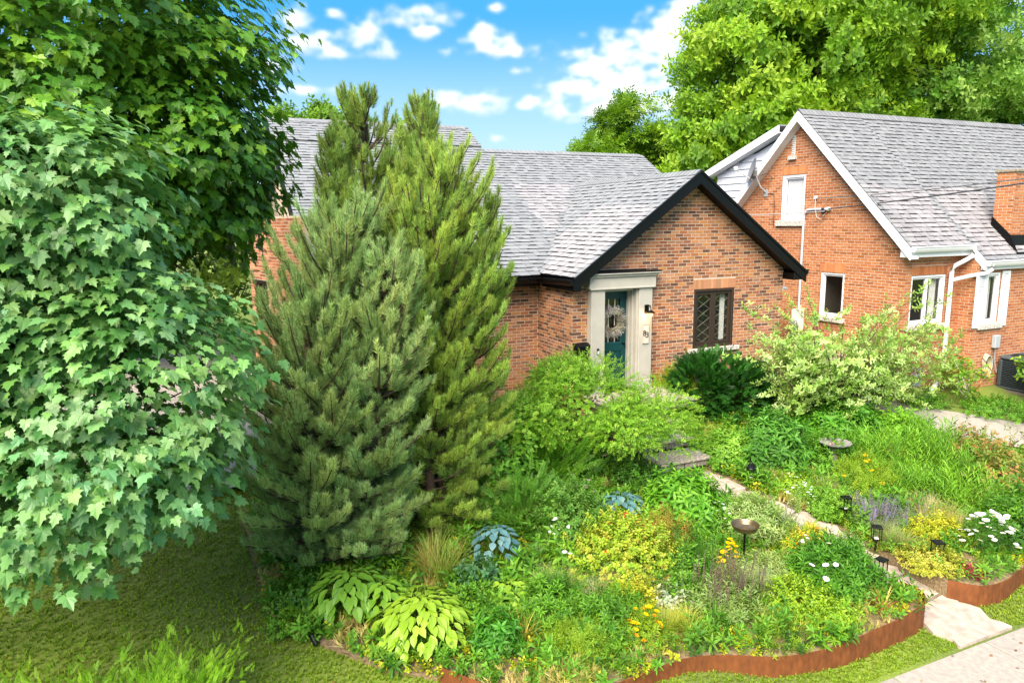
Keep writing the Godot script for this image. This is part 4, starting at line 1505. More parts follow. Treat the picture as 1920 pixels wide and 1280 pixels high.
# leaves in drooping sprays over a set of ellipsoids; the nearest `single` of them stand as nodes of their own
func maple_crown(t: Node3D, balls: Array, per_m2: float, leaf_len: float, cols: Array, single: int, seed_: int, hang: float, gap := 0.0) -> void:
	rng.seed = seed_
	var bump := FastNoiseLite.new()
	bump.seed = seed_
	bump.frequency = 0.55
	var xs: Array[Transform3D] = []
	var cs := PackedColorArray()
	for b in balls:
		var c: Vector3 = b[0]
		var r: Vector3 = b[1]
		var n := int(per_m2 * 4.0 * PI * pow((pow(r.x * r.y, 1.6) + pow(r.x * r.z, 1.6) + pow(r.y * r.z, 1.6)) / 3.0, 1.0 / 1.6))
		for i in n:
			var d := rv()
			if d.y < -0.75:
				d.y *= 0.6
				d = d.normalized()
			var q := c + d * r
			var k := 1.04 + 0.5 * bump.get_noise_3dv(q * 1.7) - 0.30 * pow(rng.randf(), 2.2)
			q = c + d * r * k
			if bump.get_noise_3dv(q * 2.6 + Vector3(40, 0, 0)) < -0.16 and rng.randf() < gap:
				continue
			var out := (d / r).normalized()
			# a spray: a few leaves stepping outward and down
			var away := Vector3(out.x, 0, out.z).normalized()
			var cb: Color = cols[rng.randi() % cols.size()]
			cb = tint(cb, 0.07, 0.18)
			for s in rng.randi_range(5, 8):
				var side := away.cross(Vector3.UP)
				var p := q + away * rng.randf_range(-0.18, 0.2) + side * rng.randf_range(-0.26, 0.26)
				p.y += -0.32 * away.dot(p - q) - hang * absf(side.dot(p - q)) + rng.randf_range(-0.07, 0.07)
				var nrm := (out * 0.55 + Vector3.UP * 0.7 + rv() * 0.33).normalized()
				var dir := (away * 0.6 + Vector3.DOWN * (0.35 + hang) + rv() * 0.55)
				dir = dir - nrm * dir.dot(nrm)
				var L := leaf_len * rng.randf_range(0.5, 1.22)
				xs.append(Transform3D(basis_for(dir, nrm).scaled_local(Vector3(L * rng.randf_range(0.9, 1.1), L, L * rng.randf_range(0.5, 1.4))), p))
				cs.append(tint(cb, 0.05, 0.1))
	var crown := Node3D.new()
	crown.name = "crown"
	t.add_child(crown)
	var mesh := maple_shape().mesh()
	var picked := nearest_first(xs, single)
	var gone := {}
	for i in picked:
		gone[i] = true
		var q := cs[i]
		var col := Color(snappedf(q.r, 0.02), snappedf(q.g, 0.03), snappedf(q.b, 0.015))
		put("leaf", mesh, toned(M.gloss_leaf, col), crown, xs[i])
	var x2: Array[Transform3D] = []
	var c2 := PackedColorArray()
	for i in xs.size():
		if not gone.has(i):
			x2.append(xs[i])
			c2.append(cs[i])
	scatter("foliage", mesh, M.gloss_leaf, x2, c2, crown)

func limb(m: MB, a: Vector3, b: Vector3, r0: float, r1: float, bend := 0.1, sides := 7) -> PackedVector3Array:
	var p := PackedVector3Array()
	var rr := PackedFloat32Array()
	var n := 6
	var off := rv() * a.distance_to(b) * bend
	for i in n + 1:
		var t := float(i) / n
		p.append(a.lerp(b, t) + off * sin(PI * t))
		rr.append(lerpf(r0, r1, t))
	m.tube(p, rr, sides, Color.WHITE * rng.randf_range(0.85, 1.1))
	return p

func pine(label: String, base: Vector3, leaders: Array, env: Array, cols: Array, seed_: int) -> void:
	var t := thing("pine_tree", label, "pine tree", base, 0.0, "pines in front of the brick house")
	rng.seed = seed_
	var wood := MB.new()
	var xs: Array[Transform3D] = []
	var cs := PackedColorArray()
	for ld in leaders:
		var top: Vector3 = ld[0]
		var lean := limb(wood, Vector3(ld[2], 0, ld[3]) if ld.size() > 2 else Vector3.ZERO, top, 0.085, 0.012, 0.015)
		var hgt := top.y
		var y := 0.25
		while y < hgt - 0.12:
			var tt := y / hgt
			var r := 0.0
			for k in env.size() - 1:
				if tt >= env[k][0] and tt <= env[k + 1][0]:
					r = lerpf(env[k][1], env[k + 1][1], (tt - env[k][0]) / (env[k + 1][0] - env[k][0]))
			r *= ld[1]
			var sp := tt * (lean.size() - 1)
			var o := lean[int(sp)].lerp(lean[mini(int(sp) + 1, lean.size() - 1)], sp - int(sp))
			for q in rng.randi_range(5, 6):
				var az := rng.randf() * TAU
				var out := Vector3(cos(az), 0, sin(az))
				var L := r * rng.randf_range(0.6, 1.12)
				var rise := lerpf(0.3, 1.15, tt) * rng.randf_range(0.7, 1.3)
				var pp := PackedVector3Array()
				for e in 5:
					var w := e / 4.0
					pp.append(o + out * L * w * (1.0 - 0.18 * w * rise) + Vector3.UP * L * (rise * w * 0.45 + 0.5 * rise * w * w))
				wood.tube(pp, PackedFloat32Array([0.018, 0.015, 0.012, 0.009, 0.005]), 4, Color.WHITE, false)
				var cb: Color = cols[rng.randi() % cols.size()]
				cb = tint(cb, 0.08, 0.14)
				var n := maxi(3, int(L / 0.05))
				for e in n:
					var w := lerpf(0.28, 1.0, (e + rng.randf()) / n)
					var f := minf(w * 4.0, 3.999)
					var p := pp[int(f)].lerp(pp[int(f) + 1], f - int(f))
					var tan := (pp[int(f) + 1] - pp[int(f)]).normalized()
					var twig := rng.randf_range(0.0, 0.2) * (1.15 - w)
					var sd := (out.cross(Vector3.UP) * (1.0 if rng.randf() < 0.5 else -1.0) + Vector3.UP * rng.randf_range(-0.2, 0.5)).normalized()
					var d := (tan * 0.7 + sd * rng.randf_range(0.0, 0.75) * (1.25 - w) + Vector3.UP * rng.randf_range(0.6, 1.3)).normalized()
					xs.append(Transform3D(basis_for(d, rv()).scaled_local(Vector3.ONE * rng.randf_range(0.75, 1.25)), p + sd * twig + rv() * 0.02))
					cs.append(tint(cb, 0.05, 0.12) * (1.0 + 0.25 * maxf(0.0, w - 0.7)))
			y += 0.125
		for e in 5:
			xs.append(Transform3D(basis_for(Vector3.UP + rv() * 0.35, rv()).scaled_local(Vector3(0.9, 1.3, 0.9)), top + Vector3(0, -0.05 - 0.06 * e, 0)))
			cs.append(cols[0])
	part("trunk", wood, M.bark, t)
	scatter("needles", needle_shape(52, 0.125, 0.075, 0.007, 5).mesh(), M.needle, xs, cs, t)

# sprigs over part of an ellipsoid
func cloud(xs: Array[Transform3D], cs: PackedColorArray, n: int, c: Vector3, r: Vector3, shell: float, up: float, smin: float, smax: float, cols: Array, half := false, bumpy := 0.25, var_ := 0.16) -> void:
	var bump := FastNoiseLite.new()
	bump.seed = rng.randi() % 1000
	bump.frequency = 1.0
	for i in n:
		var d := rv()
		if half:
			d.y = absf(d.y)
		var k := lerpf(shell, 1.0, pow(rng.randf(), 0.6)) * (1.0 + bumpy * 2.0 * bump.get_noise_3dv(d * 2.2 + c))
		var p := c + d * r * k
		var dir := d * Vector3(1, 0.7, 1) + Vector3.UP * up + rv() * 0.4
		var s := rng.randf_range(smin, smax)
		xs.append(Transform3D(basis_for(dir, d + Vector3.UP * 0.7 + rv() * 0.5).scaled_local(Vector3.ONE * s), p))
		cs.append(tint(cols[rng.randi() % cols.size()], 0.07, var_))

func big_tree(called: String, label: String, base: Vector3, height: float, balls: Array, n: int, mesh: Mesh, cols: Array, size: Vector2, seed_: int, mt: Material) -> void:
	rng.seed = seed_
	var t := thing(called, label, "tree", base)
	var wood := MB.new()
	var fork := Vector3(0, height * 0.35, 0)
	limb(wood, Vector3.ZERO, fork, height * 0.028, height * 0.02, 0.03, 10)
	var xs: Array[Transform3D] = []
	var cs := PackedColorArray()
	var vol := 0.0
	for b in balls:
		vol += b[1].x * b[1].y
	for b in balls:
		var c: Vector3 = b[0]
		var r: Vector3 = b[1]
		limb(wood, fork * rng.randf_range(0.7, 1.0), c, height * 0.012, height * 0.004, 0.12)
		for q in 9:
			var d := rv()
			limb(wood, c - Vector3(0, r.y * 0.4, 0), c + d * r * 0.85, height * 0.004, 0.012, 0.15, 5)
		# clumps on the ball, sprigs round the clumps
		var m := int(n * b[1].x * b[1].y / vol)
		var clumps := maxi(8, m / 34)
		for k in clumps:
			var d := rv()
			d.y = d.y * 0.9 + 0.1
			var kc := c + d * r * lerpf(0.62, 1.05, pow(rng.randf(), 0.5))
			var kr := (0.16 + 0.13 * rng.randf()) * (r.x + r.y) * 0.5
			var cb: Color = cols[rng.randi() % cols.size()]
			for e in m / clumps:
				var dd := rv()
				var p := kc + dd * Vector3(kr * 1.25, kr * 0.62, kr * 1.25) * pow(rng.randf(), 0.45)
				var dir := dd + d * 0.5 + Vector3(0, -0.25, 0) + rv() * 0.4
				xs.append(Transform3D(basis_for(dir, Vector3.UP + rv() * 0.6).scaled_local(Vector3.ONE * rng.randf_range(size.x, size.y)), p))
				cs.append(tint(cb, 0.08, 0.16))
	part("trunk", wood, M.bark, t)
	scatter("crown", mesh, mt, xs, cs, t)

func make_trees() -> void:
	# --- the two maples at the left
	var t := thing("maple_tree", "large maple with yellow green leaves rising above the nearer blue green maple", "tree", Vector3(-2.6, 0.6, -10.6))
	rng.seed = 71
	var wood := MB.new()
	limb(wood, Vector3.ZERO, Vector3(0.3, 2.6, 0.2), 0.22, 0.17, 0.02, 12)
	for e in [Vector3(1.7, 6.2, 1.0), Vector3(2.6, 4.9, 0.4), Vector3(0.3, 7.6, -0.6), Vector3(-1.6, 6.0, 0.6), Vector3(1.4, 5.2, 2.0), Vector3(3.0, 6.6, -0.4), Vector3(-0.4, 5.4, 2.0)]:
		var p := limb(wood, Vector3(0.3, 2.5, 0.2), e, 0.1, 0.03, 0.08)
		for k in 4:
			limb(wood, p[3], e + rv() * 1.1, 0.03, 0.008, 0.12, 5)
	part("trunk", wood, M.bark, t)
	var gold := [lin(70, 120, 34), lin(80, 132, 40), lin(58, 108, 32), lin(96, 146, 44), lin(66, 122, 44)]
	maple_crown(t, [[Vector3(0.7, 6.3, 0.2), Vector3(2.75, 2.4, 2.3)], [Vector3(2.5, 5.3, 0.6), Vector3(1.25, 1.5, 1.3)], [Vector3(-1.6, 5.6, 0.6), Vector3(2.2, 2.0, 2.0)], [Vector3(1.0, 4.2, 0.4), Vector3(1.6, 1.2, 1.4)]], 52.0, 0.135, gold, 120, 72, 0.25)
	var t2 := thing("maple_tree", "nearer young maple with broad blue green leaves drooping almost to the lawn", "tree", Vector3(-2.0, 0.35, -7.7))
	rng.seed = 73
	var w2 := MB.new()
	limb(w2, Vector3(-0.9, 0.1, -0.9), Vector3(0.1, 1.8, 0.0), 0.11, 0.08, 0.02, 10)
	for e in [Vector3(0.8, 4.6, 0.6), Vector3(1.6, 3.6, 0.8), Vector3(-0.4, 4.8, 0.1), Vector3(1.3, 2.7, 1.2), Vector3(0.4, 3.4, 1.4), Vector3(-0.8, 3.4, 0.9)]:
		var p := limb(w2, Vector3(0.1, 1.7, 0.0), e, 0.05, 0.015, 0.1)
		for k in 4:
			limb(w2, p[3], e + rv() * 0.7, 0.018, 0.005, 0.12, 5)
	part("trunk", w2, M.bark, t2)
	var blue := [lin(84, 134, 84), lin(98, 144, 98), lin(70, 120, 68), lin(92, 144, 90), lin(82, 136, 100), lin(58, 110, 58), lin(102, 148, 112)]
	maple_crown(t2, [[Vector3(0.35, 3.7, 0.35), Vector3(1.15, 1.7, 1.1)], [Vector3(1.32, 3.05, 0.9), Vector3(1.12, 1.2, 0.9)], [Vector3(-0.6, 3.7, 0.5), Vector3(1.2, 1.6, 1.2)], [Vector3(0.95, 2.5, 1.35), Vector3(0.8, 0.6, 0.6)], [Vector3(-0.5, 3.1, 1.2), Vector3(1.1, 0.6, 0.7)], [Vector3(1.05, 4.7, 0.7), Vector3(0.8, 0.75, 0.7)], [Vector3(0.2, 4.95, 0.75), Vector3(0.95, 0.8, 0.7)]], 64.0, 0.118, blue, 170, 74, 0.3, 0.7)

	# --- pines
	var dk := [lin(104, 142, 76), lin(112, 150, 82), lin(96, 133, 70), lin(120, 158, 88)]
	var yl := [lin(122, 160, 80), lin(130, 168, 86), lin(112, 150, 74), lin(108, 146, 78)]
	var bl := [lin(116, 156, 108), lin(126, 164, 118), lin(106, 146, 98), lin(136, 172, 126)]
	pine("tall dark pine with two bare pointed tops, behind the other two pines", Vector3(2.15, 0.45, -9.9), [[Vector3(0.15, 6.1, 0.0), 0.85], [Vector3(1.05, 6.05, -0.1), 0.75, 0.5, 0.0], [Vector3(-0.35, 5.5, 0.2), 0.5, -0.3, 0.1]], [[0.0, 0.9], [0.35, 1.05], [0.62, 1.0], [0.8, 0.78], [0.92, 0.45], [1.0, 0.14]], dk, 81)
	pine("broad yellow green pine nearest the grey roof, its side full to the ground", Vector3(3.05, 0.45, -9.3), [[Vector3(0.12, 5.2, 0.0), 0.95], [Vector3(-0.25, 4.7, 0.25), 0.8, -0.2, 0.2], [Vector3(0.6, 4.55, -0.1), 0.75, 0.3, 0.0]], [[0.0, 0.95], [0.2, 1.08], [0.5, 1.1], [0.72, 1.0], [0.86, 0.8], [0.95, 0.5], [1.0, 0.2]], yl, 82)
	pine("lower blue green pine beside the maple, its skirt spreading over the lawn", Vector3(1.35, 0.42, -8.85), [[Vector3(0.45, 4.45, 0.0), 1.0], [Vector3(0.0, 3.5, 0.2), 0.9, -0.3, 0.1], [Vector3(0.85, 3.9, 0.3), 0.75, 0.3, 0.2]], [[0.0, 1.1], [0.2, 1.18], [0.5, 1.14], [0.72, 1.02], [0.86, 0.82], [0.95, 0.55], [1.0, 0.24]], bl, 83)

	# --- trees behind the houses
	var ov := leaf_shape(0.55, 0.25, 0.25, 2)
	var sp := sprig(9, ov, 0.25, 0.46, 1.0, 9).mesh()
	var spl := sprig(10, leaf_shape(0.36, 0.2, 0.5, 2), 0.26, 0.5, 1.0, 10, true).mesh()
	var lime := [lin(112, 156, 36), lin(124, 168, 42), lin(98, 144, 34), lin(138, 178, 52), lin(90, 134, 34)]
	big_tree("elm_tree", "huge lime green tree spreading above the neighbour's roof ridge", Vector3(25.5, 0.9, -25.0), 16.0, [[Vector3(-1.0, 10.0, 0), Vector3(4.2, 3.6, 4.0)], [Vector3(-3.6, 7.0, 1.0), Vector3(2.9, 2.7, 2.8)], [Vector3(2.4, 12.4, 0.5), Vector3(4.4, 3.8, 4.0)], [Vector3(-0.6, 13.6, -0.5), Vector3(3.6, 3.4, 3.6)], [Vector3(0.5, 7.0, 1.5), Vector3(3.2, 2.4, 2.6)], [Vector3(-4.6, 9.6, 0.4), Vector3(2.0, 2.2, 2.2)], [Vector3(-3.4, 4.2, 0.0), Vector3(2.4, 2.0, 2.2)], [Vector3(-5.6, 6.0, 1.0), Vector3(1.8, 2.4, 2.0)]], 16500, sp, lime, Vector2(0.85, 1.5), 91, M.leaf)
	var sage := [lin(98, 148, 54), lin(114, 160, 70), lin(86, 136, 42), lin(130, 170, 88)]
	big_tree("maple_tree", "pale green tree at the far right, sky showing through its loose crown", Vector3(35.0, 0.9, -24.5), 16.0, [[Vector3(-2.4, 10.0, 1.0), Vector3(3.2, 3.6, 3.4)], [Vector3(1.6, 11.4, 0), Vector3(3.8, 4.4, 3.6)], [Vector3(0.6, 7.2, 1.6), Vector3(3.6, 2.6, 2.8)], [Vector3(-2.0, 14.2, 0), Vector3(3.2, 2.8, 3.2)], [Vector3(4.0, 8.6, 0.6), Vector3(3.0, 3.4, 3.0)], [Vector3(-4.4, 7.6, 1.0), Vector3(2.6, 3.0, 2.6)], [Vector3(-4.6, 12.0, 0.5), Vector3(2.6, 2.8, 2.6)]], 13500, sp, sage, Vector2(0.75, 1.25), 92, M.leaf)
	var ol := [lin(106, 150, 38), lin(94, 138, 34), lin(120, 160, 52), lin(84, 126, 34)]
	big_tree("walnut_tree", "small olive green tree between the two roofs, left of the huge lime tree", Vector3(20.0, 0.9, -30.5), 10.0, [[Vector3(0.3, 7.6, 0), Vector3(1.7, 1.9, 1.7)], [Vector3(-1.4, 6.6, 0.2), Vector3(1.6, 1.3, 1.4)], [Vector3(1.5, 6.4, 0.3), Vector3(1.8, 1.7, 1.5)], [Vector3(0.2, 5.0, 0.3), Vector3(2.2, 1.5, 1.5)], [Vector3(2.8, 4.6, 1.0), Vector3(1.8, 1.8, 1.5)]], 7500, spl, ol, Vector2(0.8, 1.3), 93, M.leaf)
	big_tree("ash_tree", "yellow green treetop showing over the left end of the grey roof", Vector3(4.4, 0.9, -30.0), 9.6, [[Vector3(0.0, 7.4, 0), Vector3(1.6, 1.1, 1.5)], [Vector3(1.7, 7.1, 0.2), Vector3(1.5, 1.2, 1.3)], [Vector3(-1.4, 7.0, 0.4), Vector3(1.5, 1.2, 1.3)], [Vector3(4.0, 6.6, 0.2), Vector3(1.5, 1.1, 1.3)]], 1300, sp, lime, Vector2(0.7, 1.15), 94, M.leaf)
	big_tree("ash_tree", "tip of a far green tree just above the middle of the long ridge", Vector3(12.6, 0.9, -33.5), 8.4, [[Vector3(0.0, 6.6, 0), Vector3(0.8, 1.0, 0.8)], [Vector3(-0.5, 5.2, 0), Vector3(1.2, 1.0, 1.2)]], 260, sp, lime, Vector2(0.6, 1.0), 95, M.leaf)
	var deep := [lin(70, 104, 30), lin(84, 118, 34), lin(60, 92, 28)]
	big_tree("oak_tree", "dark green tree filling the gap below the olive tree", Vector3(23.5, 0.9, -36.0), 8.0, [[Vector3(-1.5, 4.6, 0), Vector3(2.6, 2.6, 2.2)], [Vector3(1.6, 5.0, 0), Vector3(2.6, 2.8, 2.2)]], 1500, sp, deep, Vector2(0.8, 1.2), 96, M.leaf)
	big_tree("oak_tree", "dim green tree far behind the left maples", Vector3(-6.5, 0.9, -26.0), 9.0, [[Vector3(0, 5.0, 0), Vector3(4.0, 3.6, 3.0)], [Vector3(5.4, 3.4, 4), Vector3(3.0, 2.8, 2.4)], [Vector3(-4.0, 5.6, 0), Vector3(3.6, 4.0, 3.0)], [Vector3(1.5, 2.6, 2), Vector3(3.4, 2.2, 2.4)]], 5200, sp, deep, Vector2(0.9, 1.4), 97, M.leaf)

	# --- weeping pea tree in front of the steps
	rng.seed = 101
	var wt := thing("weeping_pea_tree", "umbrella shaped weeping tree with twisted trunk before the front door", "tree", Vector3(5.68, 0.55, -9.85))
	var ww := MB.new()
	limb(ww, Vector3.ZERO, Vector3(0.02, 0.55, 0), 0.075, 0.085, 0.06, 10)
	for e in [Vector3(-0.55, 0.85, 0.15), Vector3(0.4, 0.95, 0.2), Vector3(0.1, 1.25, -0.25), Vector3(-0.25, 1.2, -0.1), Vector3(0.75, 1.0, -0.1), Vector3(0.3, 0.8, 0.4)]:
		var p := limb(ww, Vector3(0.02, 0.5, 0), e, 0.06, 0.03, 0.22, 8)
		for k in 4:
			limb(ww, e, e + Vector3(rng.randf_range(-0.6, 0.6), rng.randf_range(-0.1, 0.5), rng.randf_range(-0.4, 0.5)), 0.025, 0.008, 0.25, 5)
	ww.tube(PackedVector3Array([Vector3(0.0, 0.62, 0.06), Vector3(0.05, 0.7, 0.16), Vector3(0.06, 0.74, 0.22)]), PackedFloat32Array([0.06, 0.055, 0.05]), 9, lin(190, 140, 104))
	part("trunk", ww, M.bark, wt)
	var fx: Array[Transform3D] = []
	var fc := PackedColorArray()
	var pea := [lin(118, 172, 48), lin(132, 184, 60), lin(104, 158, 44), lin(148, 192, 78)]
	for b in [[Vector3(0.1, 1.1, -0.1), Vector3(1.15, 1.0, 0.9)], [Vector3(-0.95, 0.98, 0.05), Vector3(0.76, 0.72, 0.6)], [Vector3(1.1, 0.62, 0.35), Vector3(1.0, 1.0, 0.75)], [Vector3(0.45, 0.85, 0.55), Vector3(0.8, 0.55, 0.5)], [Vector3(-0.2, 1.55, -0.3), Vector3(0.55, 0.52, 0.45)]]:
		cloud(fx, fc, 1050, b[0], b[1], 0.55, -0.2, 0.7, 1.2, pea, true, 0.24)
	scatter("crown", sprig(16, leaf_shape(0.42, 0.2, 0.2, 2), 0.042, 0.17, 1.0, 12).mesh(), M.leaf, fx, fc, wt)

	# --- dark yew under the window
	rng.seed = 103
	var yw := thing("yew_shrub", "dark green rounded yew growing under the front window", "shrub", Vector3(9.85, 0.72, -11.35))
	var yx: Array[Transform3D] = []
	var yc := PackedColorArray()
	var ycol := [lin(38, 88, 32), lin(44, 100, 34), lin(32, 74, 30), lin(52, 112, 40)]
	for b in [[Vector3(0, 0.55, 0), Vector3(1.0, 0.78, 0.75)], [Vector3(-0.5, 0.75, -0.1), Vector3(0.55, 0.6, 0.5)], [Vector3(0.65, 0.5, 0.1), Vector3(0.6, 0.6, 0.5)]]:
		cloud(yx, yc, 800, b[0], b[1], 0.7, 0.25, 0.8, 1.3, ycol)
	var yws := MB.new()
	for k in 9:
		limb(yws, Vector3(rng.randf_range(-0.1, 0.1), 0, rng.randf_range(-0.1, 0.1)), Vector3(rng.randf_range(-0.8, 0.8), rng.randf_range(0.5, 1.1), rng.randf_range(-0.4, 0.5)), 0.03, 0.008, 0.1, 5)
	part("stem", yws, M.bark, yw)
	scatter("crown", sprig(22, leaf_shape(0.5, 0.1, 0.15, 2), 0.06, 0.18, 1.0, 13, true, 0.2).mesh(), M.leaf, yx, yc, yw)

	# --- variegated dogwood between the houses
	rng.seed = 105
	var dg := thing("dogwood_shrub", "airy dogwood with cream edged pale leaves and bare stems", "shrub", Vector3(11.45, 0.75, -10.0))
	var ds := MB.new()
	var dx: Array[Transform3D] = []
	var dc := PackedColorArray()
	var cream := [lin(160, 194, 122), lin(140, 182, 94), lin(184, 210, 152), lin(122, 166, 74), lin(150, 188, 108)]
	for k in 76:
		var az := rng.randf() * TAU
		var out := Vector3(cos(az) * (2.25 if cos(az) > 0.0 else 1.7), 0, sin(az) * 0.7)
		var L := rng.randf_range(0.5, 1.25)
		var e := out * L + Vector3(0.3, rng.randf_range(1.4, 2.5) - 0.4 * L * L, 0)
		var p := limb(ds, Vector3(rng.randf_range(-0.14, 0.14), 0, rng.randf_range(-0.12, 0.12)), e, 0.02, 0.006, 0.06, 5)
		for q in 6:
			var a := p[3 + (q % 4)]
			var tw := a + (out * 0.35 + rv() * 0.42 + Vector3(0, 0.12, 0))
			limb(ds, a, tw, 0.006, 0.003, 0.1, 3)
			for s in 7:
				var w := (s + 1) / 7.0
				var d := (tw - a).normalized() + rv() * 0.8 + Vector3.UP * 0.35
				dx.append(Transform3D(basis_for(d, Vector3.UP + rv() * 0.5).scaled_local(Vector3.ONE * rng.randf_range(0.8, 1.3)), a.lerp(tw, w) + rv() * 0.05))
				dc.append(tint(cream[rng.randi() % cream.size()], 0.06, 0.14))
	part("stem", ds, mat(srgb(92, 72, 58), 0.85), dg)
	scatter("crown", sprig(7, leaf_shape(0.46, 0.2, 0.35, 3), 0.085, 0.12, 1.0, 14).mesh(), M.leaf, dx, dc, dg)

# ------------------------------------------------------------------ garden plants
var K := {}

func plant(called: String, label: String, category: String, x: float, z: float, group := "") -> Node3D:
	return thing(called, label, category, Vector3(x, soil_y(x, z) - 0.01, z), 0.0, group)

func mound(t: Node3D, kind: String, r: float, h: float, n: int, cols: Array, size := Vector2(0.8, 1.25), up := 0.45, shell := 0.35, bumpy := 0.22) -> void:
	var xs: Array[Transform3D] = []
	var cs := PackedColorArray()
	cloud(xs, cs, n, Vector3(0, 0.02, 0), Vector3(r, h, r * 0.9), shell, up, size.x, size.y, cols, true, bumpy)
	scatter("foliage", K[kind], M.leaf, xs, cs, t)

func tuft(t: Node3D, kind: String, r: float, n: int, cols: Array, size: Vector2) -> void:
	var xs: Array[Transform3D] = []
	var cs := PackedColorArray()
	for i in n:
		var a := rng.randf() * TAU
		var d := sqrt(rng.randf()) * r
		xs.append(Transform3D(Basis(Vector3(rng.randf_range(-1, 1), 0, rng.randf_range(-1, 1)).normalized(), rng.randf() * 0.3 * d / r) * Basis(Vector3.UP, rng.randf() * TAU).scaled(Vector3.ONE * rng.randf_range(size.x, size.y)), Vector3(cos(a) * d, 0, sin(a) * d)))
		cs.append(tint(cols[rng.randi() % cols.size()], 0.08, 0.2))
	scatter("blades", K[kind], M.leaf, xs, cs, t)

func stems(t: Node3D, kind: String, r: float, n: int, h: Vector2, lean: float, cols: Array) -> PackedVector3Array:
	var xs: Array[Transform3D] = []
	var cs := PackedColorArray()
	var tops := PackedVector3Array()
	for i in n:
		var a := rng.randf() * TAU
		var d := sqrt(rng.randf()) * r
		var dir := (Vector3.UP + Vector3(cos(a), 0, sin(a)) * lean * d / r + rv() * 0.12).normalized()
		var hh := rng.randf_range(h.x, h.y)
		var p := Vector3(cos(a) * d * 0.7, 0, sin(a) * d * 0.7)
		xs.append(Transform3D(basis_for(dir, rv()).scaled_local(Vector3(1, hh, 1) if hh < 0.0 else Vector3.ONE * hh), p))
		cs.append(tint(cols[rng.randi() % cols.size()], 0.08, 0.18))
		tops.append(p + dir * hh)
	scatter("foliage", K[kind], M.leaf, xs, cs, t)
	return tops

func blooms(t: Node3D, called: String, mesh: Mesh, m: Material, pts: PackedVector3Array, size: Vector2, lean := 0.5) -> void:
	for p in pts:
		put(called, mesh, m, t, Transform3D(basis_for(Vector3(rng.randf_range(-1, 1), 0, rng.randf_range(-1, 1)), Vector3.UP + rv() * lean).scaled_local(Vector3.ONE * rng.randf_range(size.x, size.y)), p))

func dome_pts(n: int, r: float, h: float, dy := 0.03) -> PackedVector3Array:
	var out := PackedVector3Array()
	for i in n:
		var a := rng.randf() * TAU
		var d := sqrt(rng.randf())
		out.append(Vector3(cos(a) * d * r, h * sqrt(maxf(0.05, 1 - d * d)) + dy * rng.randf(), sin(a) * d * r))
	return out

# every hosta leaf is a part of its own: rings of arching blades on stalks
func hosta(t: Node3D, r: float, h: float, n: int, ll: float, cols: Array, w := 0.54) -> void:
	var meshes := [leaf_shape(w, 0.22, 0.35, 5, 0.0, 0.4).mesh(), leaf_shape(w * 0.9, 0.3, 0.5, 5, 0.0, 0.42).mesh(), leaf_shape(w * 1.08, 0.15, 0.25, 5, 0.0, 0.38).mesh()]
	var st := MB.new()
	for i in n:
		var f := (i + 0.5) / n
		var a := i * 2.39996 + rng.randf_range(-0.3, 0.3)
		var out := Vector3(cos(a), 0, sin(a))
		var d := sqrt(f)
		var L := ll * rng.randf_range(0.72, 1.12) * (0.75 + 0.3 * f)
		var y := h * (1.0 - 0.6 * f * f) + rng.randf_range(-0.04, 0.04) * h
		var p := out * maxf(0.02, d * r - L * 0.55) + Vector3(0, y, 0)
		var nrm := (Vector3.UP * (1.0 - 0.25 * f) + out * (0.1 + 0.55 * f) + rv() * 0.16).normalized()
		var dir := out * 0.95 + Vector3.UP * (0.45 - 0.5 * f) + rv() * 0.25
		dir -= nrm * dir.dot(nrm)
		st.tube(PackedVector3Array([Vector3(out.x * 0.03, 0, out.z * 0.03), p * Vector3(0.5, 0.7, 0.5), p]), PackedFloat32Array([0.007, 0.006, 0.005]), 4, lin(120, 150, 60), false)
		put("leaf", meshes[rng.randi() % 3], toned(M.gloss_leaf, cols[rng.randi() % cols.size()]), t, Transform3D(basis_for(dir, nrm).scaled_local(Vector3(L, L, L)), p))
	part("stalk", st, M.leaf, t)

func flower_mesh(n: int, w: float, petal: Color, heart: Color, cup := 0.15) -> Mesh:
	var m := MB.new()
	for i in n:
		var a := TAU * i / n
		var o := Vector3(cos(a), sin(a), 0)
		var s := Vector3(-sin(a), cos(a), 0) * w
		m.quad(o * 0.2 - s * 0.4, o * 0.75 - s + Vector3(0, 0, cup), o * 1.0 + Vector3(0, 0, cup * 0.7), o * 0.2 + s * 0.4, petal)
		m.tri(o * 0.2 + s * 0.4, o * 1.0 + Vector3(0, 0, cup * 0.7), o * 0.75 + s + Vector3(0, 0, cup), petal)
	m.lathe(Transform3D(Basis(Vector3.RIGHT, PI / 2), Vector3(0, 0, 0.02)), PackedVector2Array([Vector2(0.3, 0), Vector2(0.24, 0.12), Vector2(0.0, 0.17)]), 7, heart)
	return m.mesh()

func spike_mesh(h: float, r: float, n: int, seed_: int, col: Color) -> Mesh:
	rng.seed = seed_
	var m := MB.new()
	m.tube(PackedVector3Array([Vector3.ZERO, Vector3(0, h, 0)]), PackedFloat32Array([0.004, 0.002]), 3, lin(110, 130, 90), false)
	for i in n:
		var t := 0.45 + 0.55 * i / n
		var a := i * 2.4
		var o := Vector3(cos(a), 0.4, sin(a))
		var s := Vector3(-sin(a), 0, cos(a)) * r * 0.45
		var p := Vector3(0, h * t, 0)
		var g := rng.randf_range(0.75, 1.25)
		m.tri(p - s, p + s, p + o * r * (1.15 - 0.6 * t), col * g)
	return m.mesh()

